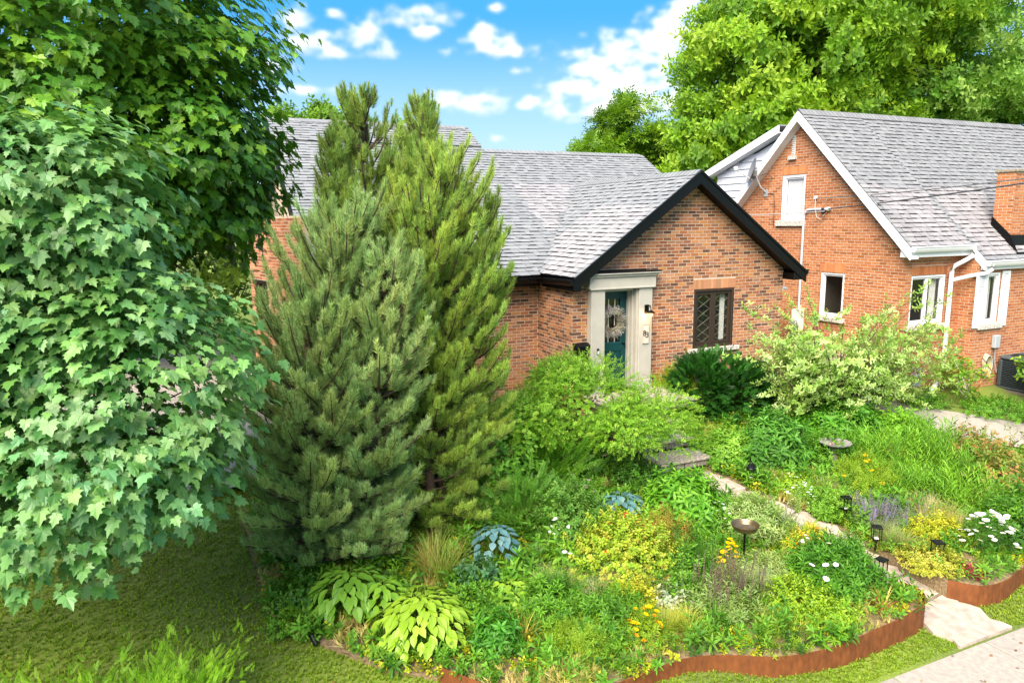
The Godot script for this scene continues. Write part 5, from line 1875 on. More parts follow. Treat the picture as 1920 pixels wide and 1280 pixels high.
func make_kinds() -> void:
	var ov := leaf_shape(0.55, 0.2, 0.3, 2)
	var ob := leaf_shape(0.75, 0.2, 0.3, 2)
	var la := leaf_shape(0.24, 0.2, 0.5, 3)
	var na := leaf_shape(0.12, 0.1, 0.4, 2)
	K.ovate = sprig(9, ov, 0.055, 0.12, 1.0, 201).mesh()
	K.round = sprig(8, ob, 0.045, 0.09, 1.0, 202).mesh()
	K.big = sprig(6, ov, 0.12, 0.18, 1.1, 203).mesh()
	K.lance = sprig(12, la, 0.11, 0.2, 0.9, 204).mesh()
	K.peony = sprig(9, leaf_shape(0.30, 0.2, 0.5, 3), 0.13, 0.14, 1.3, 205).mesh()
	K.fern = sprig(18, leaf_shape(0.34, 0.1, 0.3, 2), 0.055, 0.24, 1.0, 206, true, 0.25).mesh()
	K.fine = sprig(22, na, 0.055, 0.16, 0.9, 207).mesh()
	K.lily = sprig(26, leaf_shape(0.10, 0.15, 0.7, 3), 0.24, 1.0, 0.75, 208, false, 0.75).mesh()
	K.phlox = sprig(26, la, 0.12, 1.0, 1.0, 209, false, 0.35).mesh()
	K.grass = blades_shape(26, 0.42, 0.011, 0.9, 210, 4).mesh()
	K.hair = blades_shape(44, 0.30, 0.006, 1.25, 211, 4).mesh()
	K.strap = blades_shape(12, 0.40, 0.024, 1.2, 212, 4).mesh()
	K.low = blades_shape(8, 0.13, 0.012, 1.0, 213, 2).mesh()
	K.ray = flower_mesh(12, 0.2, lin(238, 240, 244), lin(232, 190, 40))
	K.gold = flower_mesh(9, 0.3, lin(248, 196, 14), lin(226, 150, 10))
	K.orange = flower_mesh(9, 0.3, lin(244, 160, 24), lin(150, 60, 20))
	K.white = flower_mesh(6, 0.35, lin(238, 240, 238), lin(226, 220, 150))
	K.pink = flower_mesh(5, 0.4, lin(220, 160, 206), lin(196, 120, 180))
	K.red = flower_mesh(5, 0.35, lin(206, 70, 52), lin(150, 50, 40))

func make_garden() -> void:
	make_kinds()
	rng.seed = 301
	var lime := [lin(132, 172, 40), lin(118, 160, 36), lin(146, 184, 52), lin(126, 166, 48)]
	var green := [lin(84, 140, 36), lin(96, 152, 42), lin(72, 126, 34), lin(104, 158, 50)]
	var deep := [lin(62, 112, 34), lin(72, 124, 36), lin(54, 100, 32)]
	var gold := [lin(170, 182, 44), lin(158, 174, 40), lin(182, 186, 56), lin(150, 172, 46)]
	var silver := [lin(150, 166, 148), lin(164, 178, 164), lin(136, 156, 132)]
	var blond := [lin(178, 176, 112), lin(166, 168, 96), lin(190, 184, 130), lin(150, 162, 80)]
	var blue := [lin(88, 132, 138), lin(100, 144, 150), lin(78, 120, 128), lin(112, 152, 154)]
	var t: Node3D
	var hg := "hostas in the left bed"
	t = plant("hosta_plant", "large bright lime hosta at the lawn edge, the biggest of the hostas", "hosta", 2.05, -7.12, hg)
	hosta(t, 0.64, 0.42, 210, 0.2, [lin(160, 196, 54), lin(148, 186, 48), lin(170, 204, 66), lin(154, 190, 58)])
	t = plant("hosta_plant", "mid green hosta between the lime hosta and the pine", "hosta", 1.42, -7.85, hg)
	hosta(t, 0.58, 0.44, 150, 0.2, [lin(116, 166, 50), lin(126, 174, 56), lin(108, 156, 48)])
	t = plant("hosta_plant", "upright blue grey hosta beside the pine", "hosta", 3.38, -8.12, hg)
	hosta(t, 0.38, 0.46, 60, 0.16, blue, 0.7)
	t = plant("hosta_plant", "low yellow green hosta below the blue hosta", "hosta", 3.18, -7.22, hg)
	hosta(t, 0.46, 0.28, 70, 0.18, [lin(150, 188, 54), lin(138, 178, 50), lin(160, 196, 64)], 0.72)
	t = plant("hosta_plant", "small hosta with few leaves and a white bloom", "hosta", 4.10, -7.50, hg)
	hosta(t, 0.30, 0.28, 15, 0.22, [lin(110, 160, 50), lin(124, 170, 56)])
	blooms(t, "flower", K.white, M.petal, PackedVector3Array([Vector3(0.02, 0.33, 0.05), Vector3(-0.04, 0.35, 0.02), Vector3(0.07, 0.3, 0.08)]), Vector2(0.03, 0.04))
	t = plant("hosta_plant", "flat blue green hosta behind the gold mound, near the steps", "hosta", 5.58, -8.55, hg)
	hosta(t, 0.46, 0.34, 70, 0.17, blue, 0.7)

	t = plant("hosta_plant", "second lime hosta tucked between the biggest hosta and the mid green one", "hosta", 1.75, -7.55, hg)
	hosta(t, 0.4, 0.42, 70, 0.19, [lin(130, 178, 50), lin(140, 186, 56), lin(120, 168, 48)])
	t = plant("grass_clump", "airy tall grass with straw base between pine and hostas", "grass", 2.60, -7.98)
	tuft(t, "grass", 0.26, 26, [lin(120, 150, 60), lin(134, 158, 66), lin(170, 160, 96)], Vector2(1.0, 1.75))
	t = plant("coral_bells", "dark blue green leafy clump under the blue hosta", "plant", 2.92, -7.60)
	mound(t, "big", 0.3, 0.36, 120, [lin(64, 112, 72), lin(76, 124, 82), lin(56, 100, 64)], Vector2(0.6, 0.9))
	t = plant("peony_plant", "small dark green feathery bush right of the lime hosta", "plant", 2.74, -6.56)
	mound(t, "peony", 0.26, 0.36, 120, [lin(62, 128, 36), lin(74, 140, 40)], Vector2(0.6, 0.9))
	t = plant("daylily_plant", "yellowing strap leaved clump right of the dark feathery bush", "plant", 3.16, -6.62)
	tuft(t, "strap", 0.2, 16, [lin(166, 178, 70), lin(186, 180, 96), lin(130, 160, 54)], Vector2(0.7, 1.1))
	t = plant("hydrangea_shrub", "bright leafy shrub with creamy flower heads against the pine", "shrub", 3.98, -9.35)
	mound(t, "big", 0.6, 1.2, 560, green, Vector2(0.7, 1.1), 0.2)
	blooms(t, "flower", K.white, M.petal, dome_pts(14, 0.34, 0.92), Vector2(0.035, 0.05), 0.9)
	t = plant("fern_clump", "broad mass of green ferny fronds below the weeping tree", "fern", 4.80, -9.70)
	mound(t, "fern", 0.9, 1.0, 1200, green, Vector2(0.8, 1.3), 0.4)
	t = plant("fern_clump", "second mass of ferny fronds nearer the blue hosta", "fern", 4.1, -8.75)
	mound(t, "fern", 0.65, 0.8, 640, [lin(84, 140, 50), lin(96, 152, 60)], Vector2(0.7, 1.1), 0.4)
	t = plant("leafy_clump", "fine leaved soft green bush in front of the ferns", "plant", 4.60, -8.42)
	mound(t, "ovate", 0.6, 0.75, 720, [lin(96, 146, 62), lin(84, 136, 54), lin(112, 158, 70)], Vector2(0.8, 1.2))
	t = plant("phlox_plant", "leafy clump with pale pink blooms beside the flat blue hosta", "plant", 5.16, -9.0)
	stems(t, "phlox", 0.34, 40, Vector2(0.4, 0.62), 0.4, green)
	blooms(t, "flower", K.pink, M.petal, dome_pts(16, 0.25, 0.56), Vector2(0.028, 0.04), 0.8)
	t = plant("spirea_shrub", "wide yellow green mound tipped with coral buds in the bed's middle", "shrub", 4.92, -7.42)
	mound(t, "round", 0.78, 0.66, 1500, [lin(142, 176, 52), lin(130, 168, 48), lin(156, 184, 62), lin(168, 176, 70)], Vector2(0.85, 1.3))
	blooms(t, "bud", K.red, M.petal, dome_pts(26, 0.55, 0.68), Vector2(0.016, 0.03), 1.2)
	t = plant("spirea_shrub", "bronzed fine leaved bush on the right flank of the gold mound", "shrub", 5.62, -7.55)
	mound(t, "fine", 0.36, 0.5, 320, [lin(168, 150, 70), lin(176, 136, 74), lin(150, 156, 60)], Vector2(0.8, 1.2), 0.8)
	t = plant("peony_plant", "large bright green peony beside the stone landing", "plant", 6.34, -8.02)
	mound(t, "peony", 0.58, 0.72, 680, [lin(94, 156, 40), lin(82, 144, 36), lin(110, 168, 50)], Vector2(0.9, 1.3), 0.55)
	t = plant("fescue_tuft", "silvery weeping grass tuft beside the small hosta", "grass", 4.12, -6.88)
	tuft(t, "hair", 0.16, 22, [lin(176, 180, 150), lin(160, 170, 130), lin(190, 188, 164), lin(130, 150, 90)], Vector2(0.9, 1.35))
	t = plant("aster_plant", "leafy green mound between silvery tuft and edging", "plant", 4.03, -6.35)
	mound(t, "lance", 0.42, 0.4, 380, green, Vector2(0.6, 0.9), 0.8)
	t = plant("aster_plant", "leafy green mound right of the low hosta", "plant", 3.54, -6.82)
	mound(t, "lance", 0.40, 0.44, 360, green, Vector2(0.6, 0.9), 0.8)
	t = plant("lambs_ear", "felted silver grey rosette in the middle of the bed", "plant", 4.94, -6.42)
	mound(t, "big", 0.26, 0.2, 90, silver, Vector2(0.5, 0.8))
	t = plant("sedge_tuft", "yellow green sedge fountain close to the rusty edging", "grass", 4.72, -5.98)
	tuft(t, "hair", 0.18, 22, [lin(170, 186, 70), lin(150, 172, 60), lin(186, 190, 110)], Vector2(0.9, 1.25))
	t = plant("coreopsis_plant", "low clump covered in yellow and orange daisies near the edging", "flower", 4.26, -6.02)
	mound(t, "fine", 0.26, 0.28, 200, lime, Vector2(0.8, 1.2), 0.8)
	blooms(t, "flower", K.gold, M.petal, dome_pts(12, 0.24, 0.34, 0.1), Vector2(0.028, 0.038))
	blooms(t, "flower", K.orange, M.petal, dome_pts(10, 0.26, 0.3, 0.1), Vector2(0.026, 0.036))
	t = plant("salvia_plant", "wide clump of upright dark purple brown spikes near the edging", "flower", 5.50, -6.08)
	mound(t, "lance", 0.44, 0.30, 330, [lin(128, 158, 92), lin(112, 146, 76)], Vector2(0.6, 0.9), 0.9)
	var sx: Array[Transform3D] = []
	var sc := PackedColorArray()
	for i in 70:
		sx.append(Transform3D(basis_for(Vector3.UP + rv() * 0.22, rv()).scaled_local(Vector3.ONE * rng.randf_range(0.8, 1.2)), Vector3(rng.randf_range(-0.45, 0.45), 0.12, rng.randf_range(-0.3, 0.3))))
		sc.append(tint(Color.WHITE, 0.1, 0.2))
	scatter("flower_spikes", spike_mesh(0.46, 0.022, 22, 401, lin(126, 98, 112)), M.leaf, sx, sc, t)
	t = plant("yarrow_plant", "yellow yarrow heads on stems before the metal bird bath", "flower", 6.05, -6.72)
	stems(t, "phlox", 0.15, 14, Vector2(0.28, 0.46), 0.4, [lin(120, 150, 70)])
	blooms(t, "flower", K.gold, M.petal, dome_pts(18, 0.14, 0.48, 0.06), Vector2(0.026, 0.04))
	t = plant("lily_plant", "narrow upright leafy stems left of the metal bird bath", "plant", 5.74, -7.0)
	stems(t, "lily", 0.22, 22, Vector2(0.42, 0.66), 0.3, deep)
	t = plant("daisy_plant", "dark leafy bush with few white daisies near the edging's bend", "flower", 6.95, -5.88)
	mound(t, "lance", 0.5, 0.5, 620, [lin(74, 134, 36), lin(88, 148, 42), lin(66, 122, 34)], Vector2(0.7, 1.1), 0.8)
	blooms(t, "flower", K.ray, M.petal, PackedVector3Array([Vector3(-0.42, 0.5, 0.25), Vector3(-0.5, 0.46, 0.12), Vector3(-0.34, 0.52, 0.32), Vector3(-0.46, 0.36, 0.3), Vector3(-0.1, 0.6, 0.0)]), Vector2(0.034, 0.044))
	t = plant("spirea_shrub", "small gold mound with orange tips beside the path's left edge", "shrub", 7.35, -6.60)
	mound(t, "round", 0.34, 0.46, 420, [lin(170, 184, 50), lin(186, 176, 60), lin(150, 176, 48)], Vector2(0.8, 1.2), 0.6)
	blooms(t, "bud", K.orange, M.petal, dome_pts(10, 0.24, 0.48), Vector2(0.02, 0.04), 0.9)
	t = plant("artemisia_plant", "soft grey green mass behind the metal bird bath", "plant", 7.1, -7.45)
	mound(t, "lance", 0.5, 0.42, 600, [lin(142, 172, 110), lin(126, 160, 86), lin(154, 182, 124)], Vector2(0.6, 0.95), 0.7)
	t = plant("artemisia_plant", "paler grey green patch in front of the metal bird bath", "plant", 6.45, -6.4)
	mound(t, "lance", 0.5, 0.2, 420, [lin(132, 164, 90), lin(150, 176, 110)], Vector2(0.5, 0.85), 0.7)
	t = plant("lavender_plant", "thin lavender leaning over the path's left edge", "lavender", 7.5, -7.35)
	tuft(t, "hair", 0.22, 14, silver, Vector2(0.7, 1.0))
	lavender(t, 0.26, 34, 0.0)
	t = plant("iris_plant", "upright grey green iris spears by the landing", "plant", 7.05, -8.2)
	tuft(t, "strap", 0.12, 4, [lin(140, 168, 120)], Vector2(1.0, 1.3))
	t = plant("sedge_tuft", "blond strap tuft at the path's left edge", "grass", 7.3, -6.95)
	tuft(t, "strap", 0.2, 12, [lin(190, 196, 120), lin(170, 184, 90), lin(206, 206, 150)], Vector2(0.6, 1.0))
	t = plant("daylily_plant", "arching yellow green leaves behind the rusty edging", "plant", 5.75, -5.55)
	tuft(t, "strap", 0.26, 20, [lin(156, 178, 66), lin(176, 184, 90), lin(136, 166, 54)], Vector2(0.5, 0.85))
	t = plant("daylily_plant", "ragged strap leaves with red bits inside the edging's curl", "plant", 7.1, -5.38)
	tuft(t, "strap", 0.28, 18, [lin(170, 186, 90), lin(190, 190, 120), lin(120, 160, 60), lin(160, 96, 60)], Vector2(0.5, 0.8))
	t = plant("bluebell_shrub", "blue green low shrub against the foundation left of the weeping tree", "shrub", 5.35, -11.3)
	mound(t, "fine", 0.6, 1.0, 700, [lin(84, 140, 74), lin(98, 152, 84), lin(76, 130, 62)], Vector2(1.0, 1.6), 0.3)
	t = plant("leafy_clump", "dark creeping leaves at the foot of the pine", "plant", 0.95, -8.05)
	mound(t, "big", 0.42, 0.3, 130, deep, Vector2(0.5, 0.8))
	t = plant("leafy_clump", "low weeds where bed meets lawn, left of the mid green hosta", "plant", 0.75, -7.65)
	mound(t, "ovate", 0.34, 0.16, 150, green, Vector2(0.6, 1.0))
	t = plant("leafy_clump", "rough green growth right of the weeping tree's trunk", "plant", 6.35, -9.2)
	mound(t, "ovate", 0.42, 0.4, 320, deep, Vector2(0.9, 1.4))
	t = plant("leafy_clump", "broad leaved growth between the pine and the ferns", "plant", 3.9, -10.3)
	mound(t, "big", 0.7, 0.9, 420, green, Vector2(0.8, 1.1))
	t = plant("fern_plant", "bright yellow green fern beside the door pilaster", "fern", 9.1, -12.0)
	t.position.y = 0.95
	mound(t, "fern", 0.34, 0.62, 200, [lin(150, 180, 40), lin(136, 168, 36)], Vector2(1.0, 1.7), 0.5)

	var eg := "plants spilling over the left edge of the path"
	for e in [["leafy_clump", "grey green leafy plant spilling over the path below the landing", 7.35, -7.75, "lance", 0.28, 0.26], ["leafy_clump", "fine lime plant spilling over the path beside the lavender", 7.45, -6.85, "fine", 0.32, 0.34], ["leafy_clump", "green leafy plant spilling over the path behind the orange tipped mound", 7.55, -6.2, "ovate", 0.3, 0.36]]:
		t = plant(e[0], e[1], "plant", e[2], e[3], eg)
		mound(t, e[4], e[5], e[6], 330, [lin(126, 168, 70), lin(112, 156, 58), lin(142, 178, 90)], Vector2(0.7, 1.1), 0.7)
	for e in [[4.55, -6.95, "pale straw tuft behind the silver grey rosette"], [6.0, -6.2, "pale straw tuft between purple brown spikes and dark daisy bush"], [5.2, -6.9, "bleached grass tuft right of the gold mound's foot"], [3.75, -7.2, "thin bleached tuft between low hosta and small hosta"], [8.95, -7.9, "straw coloured tuft in the flowering mat right of the path"], [10.0, -6.95, "straw coloured tuft between lavender and lilies"]]:
		t = plant("grass_tuft", e[2], "grass", e[0], e[1])
		tuft(t, "hair", 0.2, 20, blond + silver, Vector2(1.0, 1.5))
	for e in [[6.6, -7.6, "white starry blooms above grey green leaves behind the metal bird bath"], [7.0, -6.35, "white starry blooms beside the orange tipped mound"], [8.3, -7.7, "white starry blooms at the right edge of the path"], [4.3, -8.0, "white starry blooms behind the blue hosta"]]:
		t = plant("flower_clump", e[2], "flower", e[0], e[1])
		stems(t, "phlox", 0.24, 20, Vector2(0.3, 0.46), 0.5, [lin(120, 164, 80), lin(136, 176, 96)])
		blooms(t, "flower", K.white, M.petal, dome_pts(22, 0.24, 0.44, 0.08), Vector2(0.016, 0.03), 0.8)
	for e in [[4.5, -6.6, "round", 0.34, 0.3, "yellow green leafy patch between silver rosette and silvery tuft", gold], [5.35, -6.75, "ovate", 0.45, 0.4, "mid green leafy patch under the gold mound's front", green], [6.2, -5.75, "ovate", 0.4, 0.3, "lush green patch behind the edging right of the purple brown spikes", lime], [3.55, -6.2, "fine", 0.34, 0.26, "thread leaved green patch near the left end of the edging", lime], [2.75, -7.2, "ovate", 0.3, 0.28, "leafy green patch between the lime hosta and the low hosta", green], [6.35, -5.35, "round", 0.36, 0.2, "low lime mat along the edging's deepest bend", lime], [3.2, -5.85, "low", 0.34, 0.1, "short grassy weeds at the left end of the edging", blond]]:
		t = plant("leafy_clump", e[5], "plant", e[0], e[1])
		mound(t, e[2], e[3], e[4], 330, e[6], Vector2(0.7, 1.15), 0.6)
	# --- right bed
	t = plant("peony_plant", "tall dark leaved peony beside the scalloped stone dish", "plant", 9.15, -9.15)
	mound(t, "peony", 0.58, 0.84, 620, [lin(76, 136, 44), lin(88, 148, 54), lin(66, 122, 38)], Vector2(0.9, 1.3), 0.5)
	t = plant("peony_plant", "lower light green peony between the steps and the dark one", "plant", 8.45, -9.55)
	mound(t, "peony", 0.46, 0.5, 360, [lin(104, 158, 52), lin(118, 168, 60)], Vector2(0.8, 1.1), 0.5)
	t = plant("thyme_mat", "low flowering mat with white flecks right of the landing", "plant", 8.72, -8.25)
	mound(t, "round", 0.5, 0.22, 560, lime, Vector2(0.6, 1.0), 0.6)
	blooms(t, "flower", K.white, M.petal, dome_pts(22, 0.46, 0.24), Vector2(0.012, 0.02))
	t = plant("speedwell_plant", "bushy green cushion at the bend of the path", "plant", 8.72, -7.45)
	mound(t, "ovate", 0.42, 0.36, 420, [lin(110, 164, 54), lin(124, 174, 60)], Vector2(0.6, 1.0), 0.6)
	t = plant("coreopsis_plant", "thread leaved bush topped with yellow blooms behind the lavender", "flower", 9.85, -7.85)
	mound(t, "fine", 0.5, 0.5, 620, lime, Vector2(0.9, 1.4), 0.9)
	blooms(t, "flower", K.gold, M.petal, dome_pts(12, 0.46, 0.58), Vector2(0.035, 0.05))
	var lg := "lily clumps beside the walkway"
	for e in [[10.9, -8.35, 0.5, 0.8, "lily clump just right of the scalloped stone dish"], [11.85, -8.25, 0.58, 0.9, "tallest lily clump, its tops against the pale walkway"], [11.25, -7.4, 0.5, 0.82, "dense lily clump in the middle of the right bed"], [10.65, -6.7, 0.46, 0.76, "dark lily clump behind the daisies"], [10.35, -7.5, 0.44, 0.62, "short lily clump beside the yellow flowered bush"]]:
		t = plant("lily_plant", e[4], "lily", e[0], e[1], lg)
		stems(t, "lily", e[2], 60, Vector2(e[3] * 0.7, e[3] * 1.05), 0.35, [lin(104, 160, 40), lin(118, 172, 48), lin(92, 146, 38)])
	t = plant("lavender_plant", "blooming purple lavender behind the third black lantern", "lavender", 9.0, -6.95)
	tuft(t, "hair", 0.3, 34, silver + [lin(130, 156, 96)], Vector2(0.9, 1.3))
	lavender(t, 0.36, 80, 0.08)
	t = plant("lavender_plant", "grey lavender hardly in bloom, right of the purple one", "lavender", 9.35, -6.62)
	tuft(t, "hair", 0.26, 26, silver, Vector2(0.8, 1.1))
	lavender(t, 0.3, 26, 0.0)
	t = plant("grass_clump", "blond feathery grass behind the gold mounds", "grass", 9.85, -6.55)
	tuft(t, "hair", 0.3, 34, blond, Vector2(1.0, 1.6))
	t = plant("fountain_grass", "olive grass fanning out at the foot of the third lantern", "grass", 8.62, -6.25)
	tuft(t, "hair", 0.14, 20, [lin(128, 146, 84), lin(142, 158, 96)], Vector2(1.0, 1.5))
	t = plant("spirea_shrub", "gold mound left of the white daisies", "shrub", 9.3, -6.2)
	mound(t, "round", 0.36, 0.36, 460, gold, Vector2(0.8, 1.2), 0.5)
	t = plant("stonecrop_mat", "yellow green mat around the second black lantern", "plant", 8.55, -5.72)
	mound(t, "round", 0.42, 0.18, 520, [lin(158, 170, 62), lin(146, 160, 56), lin(172, 178, 84)], Vector2(0.6, 1.0), 0.5)
	t = plant("daisy_plant", "clump of many white daisies at the right edging", "flower", 9.55, -5.62)
	stems(t, "phlox", 0.34, 60, Vector2(0.36, 0.58), 0.35, deep)
	blooms(t, "flower", K.ray, M.petal, dome_pts(46, 0.38, 0.56, 0.08), Vector2(0.032, 0.046))
	t = plant("weigela_shrub", "tall bush with bronze and green leaves near the right edging", "shrub", 11.75, -6.85)
	mound(t, "big", 0.6, 1.1, 420, [lin(128, 140, 66), lin(106, 136, 50), lin(156, 128, 76), lin(96, 128, 46)], Vector2(0.5, 0.85), 0.1)
	t = plant("weigela_shrub", "bronze leaved bush beside the walkway, left of the tall one", "shrub", 12.4, -7.8)
	mound(t, "big", 0.44, 0.8, 240, [lin(126, 130, 70), lin(110, 138, 52), lin(160, 120, 80)], Vector2(0.5, 0.85), 0.1)
	t = plant("aster_plant", "bright leafy bush behind the white daisies", "plant", 10.5, -5.85)
	mound(t, "lance", 0.4, 0.6, 420, green, Vector2(0.7, 1.1), 0.8)
	t = plant("leafy_clump", "low broad leaves right of the white daisies", "plant", 10.15, -5.45)
	mound(t, "big", 0.34, 0.34, 150, deep, Vector2(0.6, 0.9))
	t = plant("stonecrop_mat", "fine green cushion in front of the white daisies", "plant", 9.3, -5.35)
	mound(t, "fine", 0.22, 0.18, 150, green, Vector2(0.5, 0.8))
	t = plant("coral_bells", "dark red rosette at the end of the right edging", "plant", 8.78, -5.32)
	mound(t, "big", 0.1, 0.12, 16, [lin(110, 40, 50), lin(130, 52, 56)], Vector2(0.5, 0.7))
	t = plant("boxwood_shrub", "glossy green bush under the dogwood's stems", "shrub", 11.2, -9.55)
	mound(t, "peony", 0.75, 0.72, 620, [lin(80, 144, 40), lin(96, 158, 50), lin(70, 130, 38)], Vector2(0.9, 1.3), 0.5)
	t = plant("boxwood_shrub", "bright yellow green low bush beneath the dogwood", "shrub", 11.9, -10.2)
	mound(t, "ovate", 0.7, 0.5, 420, lime, Vector2(0.9, 1.3), 0.4)
	t = plant("leafy_clump", "bright leafy bush at the walkway's near edge", "plant", 12.25, -9.15)
	mound(t, "big", 0.5, 0.55, 300, [lin(112, 172, 50), lin(126, 182, 56)], Vector2(0.7, 1.1), 0.4)
	t = plant("leafy_clump", "grey leaved sprig standing among the lilies by the walkway", "plant", 12.5, -8.1)
	mound(t, "lance", 0.2, 0.5, 50, silver, Vector2(0.8, 1.2), 0.9)
	t = plant("leafy_clump", "lush green patch between the tall peony and the lilies", "plant", 10.1, -8.75)
	mound(t, "ovate", 0.6, 0.55, 520, green, Vector2(0.8, 1.3), 0.5)
	t = plant("leafy_clump", "green bush between bronze bush and right edging", "plant", 11.2, -5.85)
	mound(t, "ovate", 0.5, 0.6, 460, deep, Vector2(0.8, 1.3), 0.5)
	# young trees with drooping, reddened leaves before the neighbour's wall
	var kg := "young kousa trees before the orange house"
	for e in [[15.6, -9.95, 0.8, 0.95, "young tree with drooping leaves between downspout and cooling unit"], [16.6, -9.2, 0.6, 1.3, "thin pale stemmed tree with a leaf tuft before the cooling unit"], [15.2, -8.0, 0.6, 0.8, "drooping reddish green sapling at the walkway's near edge"]]:
		t = thing("kousa_tree", e[4], "tree", Vector3(e[0], gy(e[0], e[1]), e[1]), 0.0, kg)
		var wd := MB.new()
		var dx: Array[Transform3D] = []
		var dc := PackedColorArray()
		for k in 7:
			var a := rng.randf() * TAU
			var en := Vector3(cos(a) * e[2] * rng.randf_range(0.5, 1.1), e[3] * rng.randf_range(0.6, 1.1), sin(a) * e[2] * 0.7)
			var p := limb(wd, Vector3.ZERO, en, 0.02, 0.006, 0.12, 5)
			for q in 3:
				var c0 := p[4 + q % 3]
				for s in 9:
					var d := (Vector3.DOWN * 0.8 + rv() * 0.7)
					dx.append(Transform3D(basis_for(d, rv() + Vector3.UP * 0.3).scaled_local(Vector3.ONE * rng.randf_range(0.7, 1.15)), c0 + rv() * Vector3(0.22, 0.1, 0.22)))
					dc.append(tint([lin(116, 162, 60), lin(128, 170, 68), lin(158, 142, 80), lin(100, 148, 50), lin(112, 156, 56)][rng.randi() % 5], 0.08, 0.15))
		part("stem", wd, mat(srgb(186, 176, 160), 0.85), t)
		scatter("crown", sprig(4, leaf_shape(0.5, 0.2, 0.6, 3), 0.13, 0.1, 1.0, 15).mesh(), M.leaf, dx, dc, t)
	t = thing("leafy_clump", "small bright green mound at the foot of the downspout", "plant", Vector3(14.35, gy(14.35, -10.1), -10.1))
	mound(t, "ovate", 0.45, 0.26, 240, green, Vector2(0.8, 1.2))
	t = thing("leafy_clump", "rambling green weeds along the far side of the walkway", "plant", Vector3(15.4, gy(15.4, -9.2), -9.2))
	mound(t, "ovate", 0.9, 0.22, 420, green, Vector2(0.8, 1.2))

	# juniper at the front of the lawn
	rng.seed = 303
	t = thing("juniper_shrub", "feathery bright green juniper sprays at the near edge of the lawn", "shrub", Vector3(-1.5, 0.42, -6.5))
	var jx: Array[Transform3D] = []
	var jc := PackedColorArray()
	for i in 190:
		var a := rng.randf_range(-0.2, TAU * 0.55)
		var bx := rng.randf_range(-1.2, 1.35)
		var dir := Vector3(rng.randf_range(-0.5, 0.8), rng.randf_range(0.35, 1.0), rng.randf_range(-0.7, 0.4)).normalized()
		var L := rng.randf_range(0.45, 0.95)
		for s in 16:
			var w := (s + 1) / 16.0
			var p := Vector3(bx, 0.05, rng.randf_range(-0.25, 0.25)) + dir * L * w + Vector3(0, -0.1 * w * w, 0)
			jx.append(Transform3D(basis_for(dir + rv() * 0.55, rv()).scaled_local(Vector3.ONE * (1.15 - 0.55 * w)), p + rv() * 0.03 * (1.2 - w)))
			jc.append(tint([lin(140, 200, 50), lin(124, 184, 44), lin(154, 208, 66)][i % 3], 0.06, 0.14))
	scatter("crown", sprig(36, leaf_shape(0.26, 0.1, 0.1, 1, 0.5), 0.03, 0.13, 0.8, 16, true, 0.8).mesh(), M.leaf, jx, jc, t)

	# fallen leaves and bits on the lawn
	var lx: Array[Transform3D] = []
	var lc := PackedColorArray()
	for i in 700:
		var x := rng.randf_range(-4, 13)
		var z := rng.randf_range(-9.5, -3.6)
		lx.append(Transform3D(basis_for(Vector3(rng.randf_range(-1, 1), 0.1, rng.randf_range(-1, 1)), Vector3.UP + rv() * 0.5).scaled_local(Vector3.ONE * rng.randf_range(0.02, 0.05)), Vector3(x, (gy(x, z) if z < -4.7 else 0.018) + 0.012 + (0.03 if z < -4.7 else 0.0), z)))
		lc.append([lin(150, 110, 60), lin(120, 90, 56), lin(170, 150, 80), lin(110, 120, 50)][rng.randi() % 4])
	scatter("leaf_litter", leaf_shape(0.6, 0.2, 0.5, 2).mesh(), M.leaf, lx, lc)
	# what grows between: nobody could count it
	rng.seed = 305
	var pn := FastNoiseLite.new()
	pn.seed = 9
	pn.frequency = 0.9
	var bags := {"round": [], "ovate": [], "low": [], "lance": [], "fine": []}
	for b in [[bed_left, 0.5, 8.2, -13.6, -5.0, 21000], [bed_right, 7.9, 13.9, -12.2, -5.1, 15000]]:
		for i in b[5]:
			var x := rng.randf_range(b[1], b[2])
			var z := rng.randf_range(b[3], b[4])
			if not in_poly(Vector2(x, z), b[0]):
				continue
			if x > 8.25 and x < 9.3 and z > -5.75 and rng.randf() < 0.75:
				continue
			var v := pn.get_noise_2d(x, z) + rng.randf_range(-0.12, 0.12)
			var kind := "round"
			var col: Color = lime[rng.randi() % 4]
			if v < -0.25:
				kind = "low"; col = blond[rng.randi() % 4]
			elif v < -0.08:
				kind = "ovate"; col = green[rng.randi() % 4]
			elif v < 0.08:
				kind = "round"; col = gold[rng.randi() % 4]
			elif v < 0.25:
				kind = "lance"; col = green[rng.randi() % 4]
			elif v < 0.4:
				kind = "fine"; col = lime[rng.randi() % 4]
			else:
				kind = "ovate"; col = deep[rng.randi() % 3]
			var s := rng.randf_range(0.8, 1.45) * (0.95 if z > -7.0 else 1.25)
			bags[kind].append([Transform3D(basis_for(Vector3.UP + rv() * 0.8, rv()).scaled_local(Vector3.ONE * s), Vector3(x, soil_y(x, z) + rng.randf() * 0.05, z)), tint(col, 0.08, 0.2)])
	for kind in bags:
		var xs: Array[Transform3D] = []
		var cs := PackedColorArray()
		for e in bags[kind]:
			xs.append(e[0])
			cs.append(e[1])
		scatter("ground_cover", K[kind], M.leaf, xs, cs)

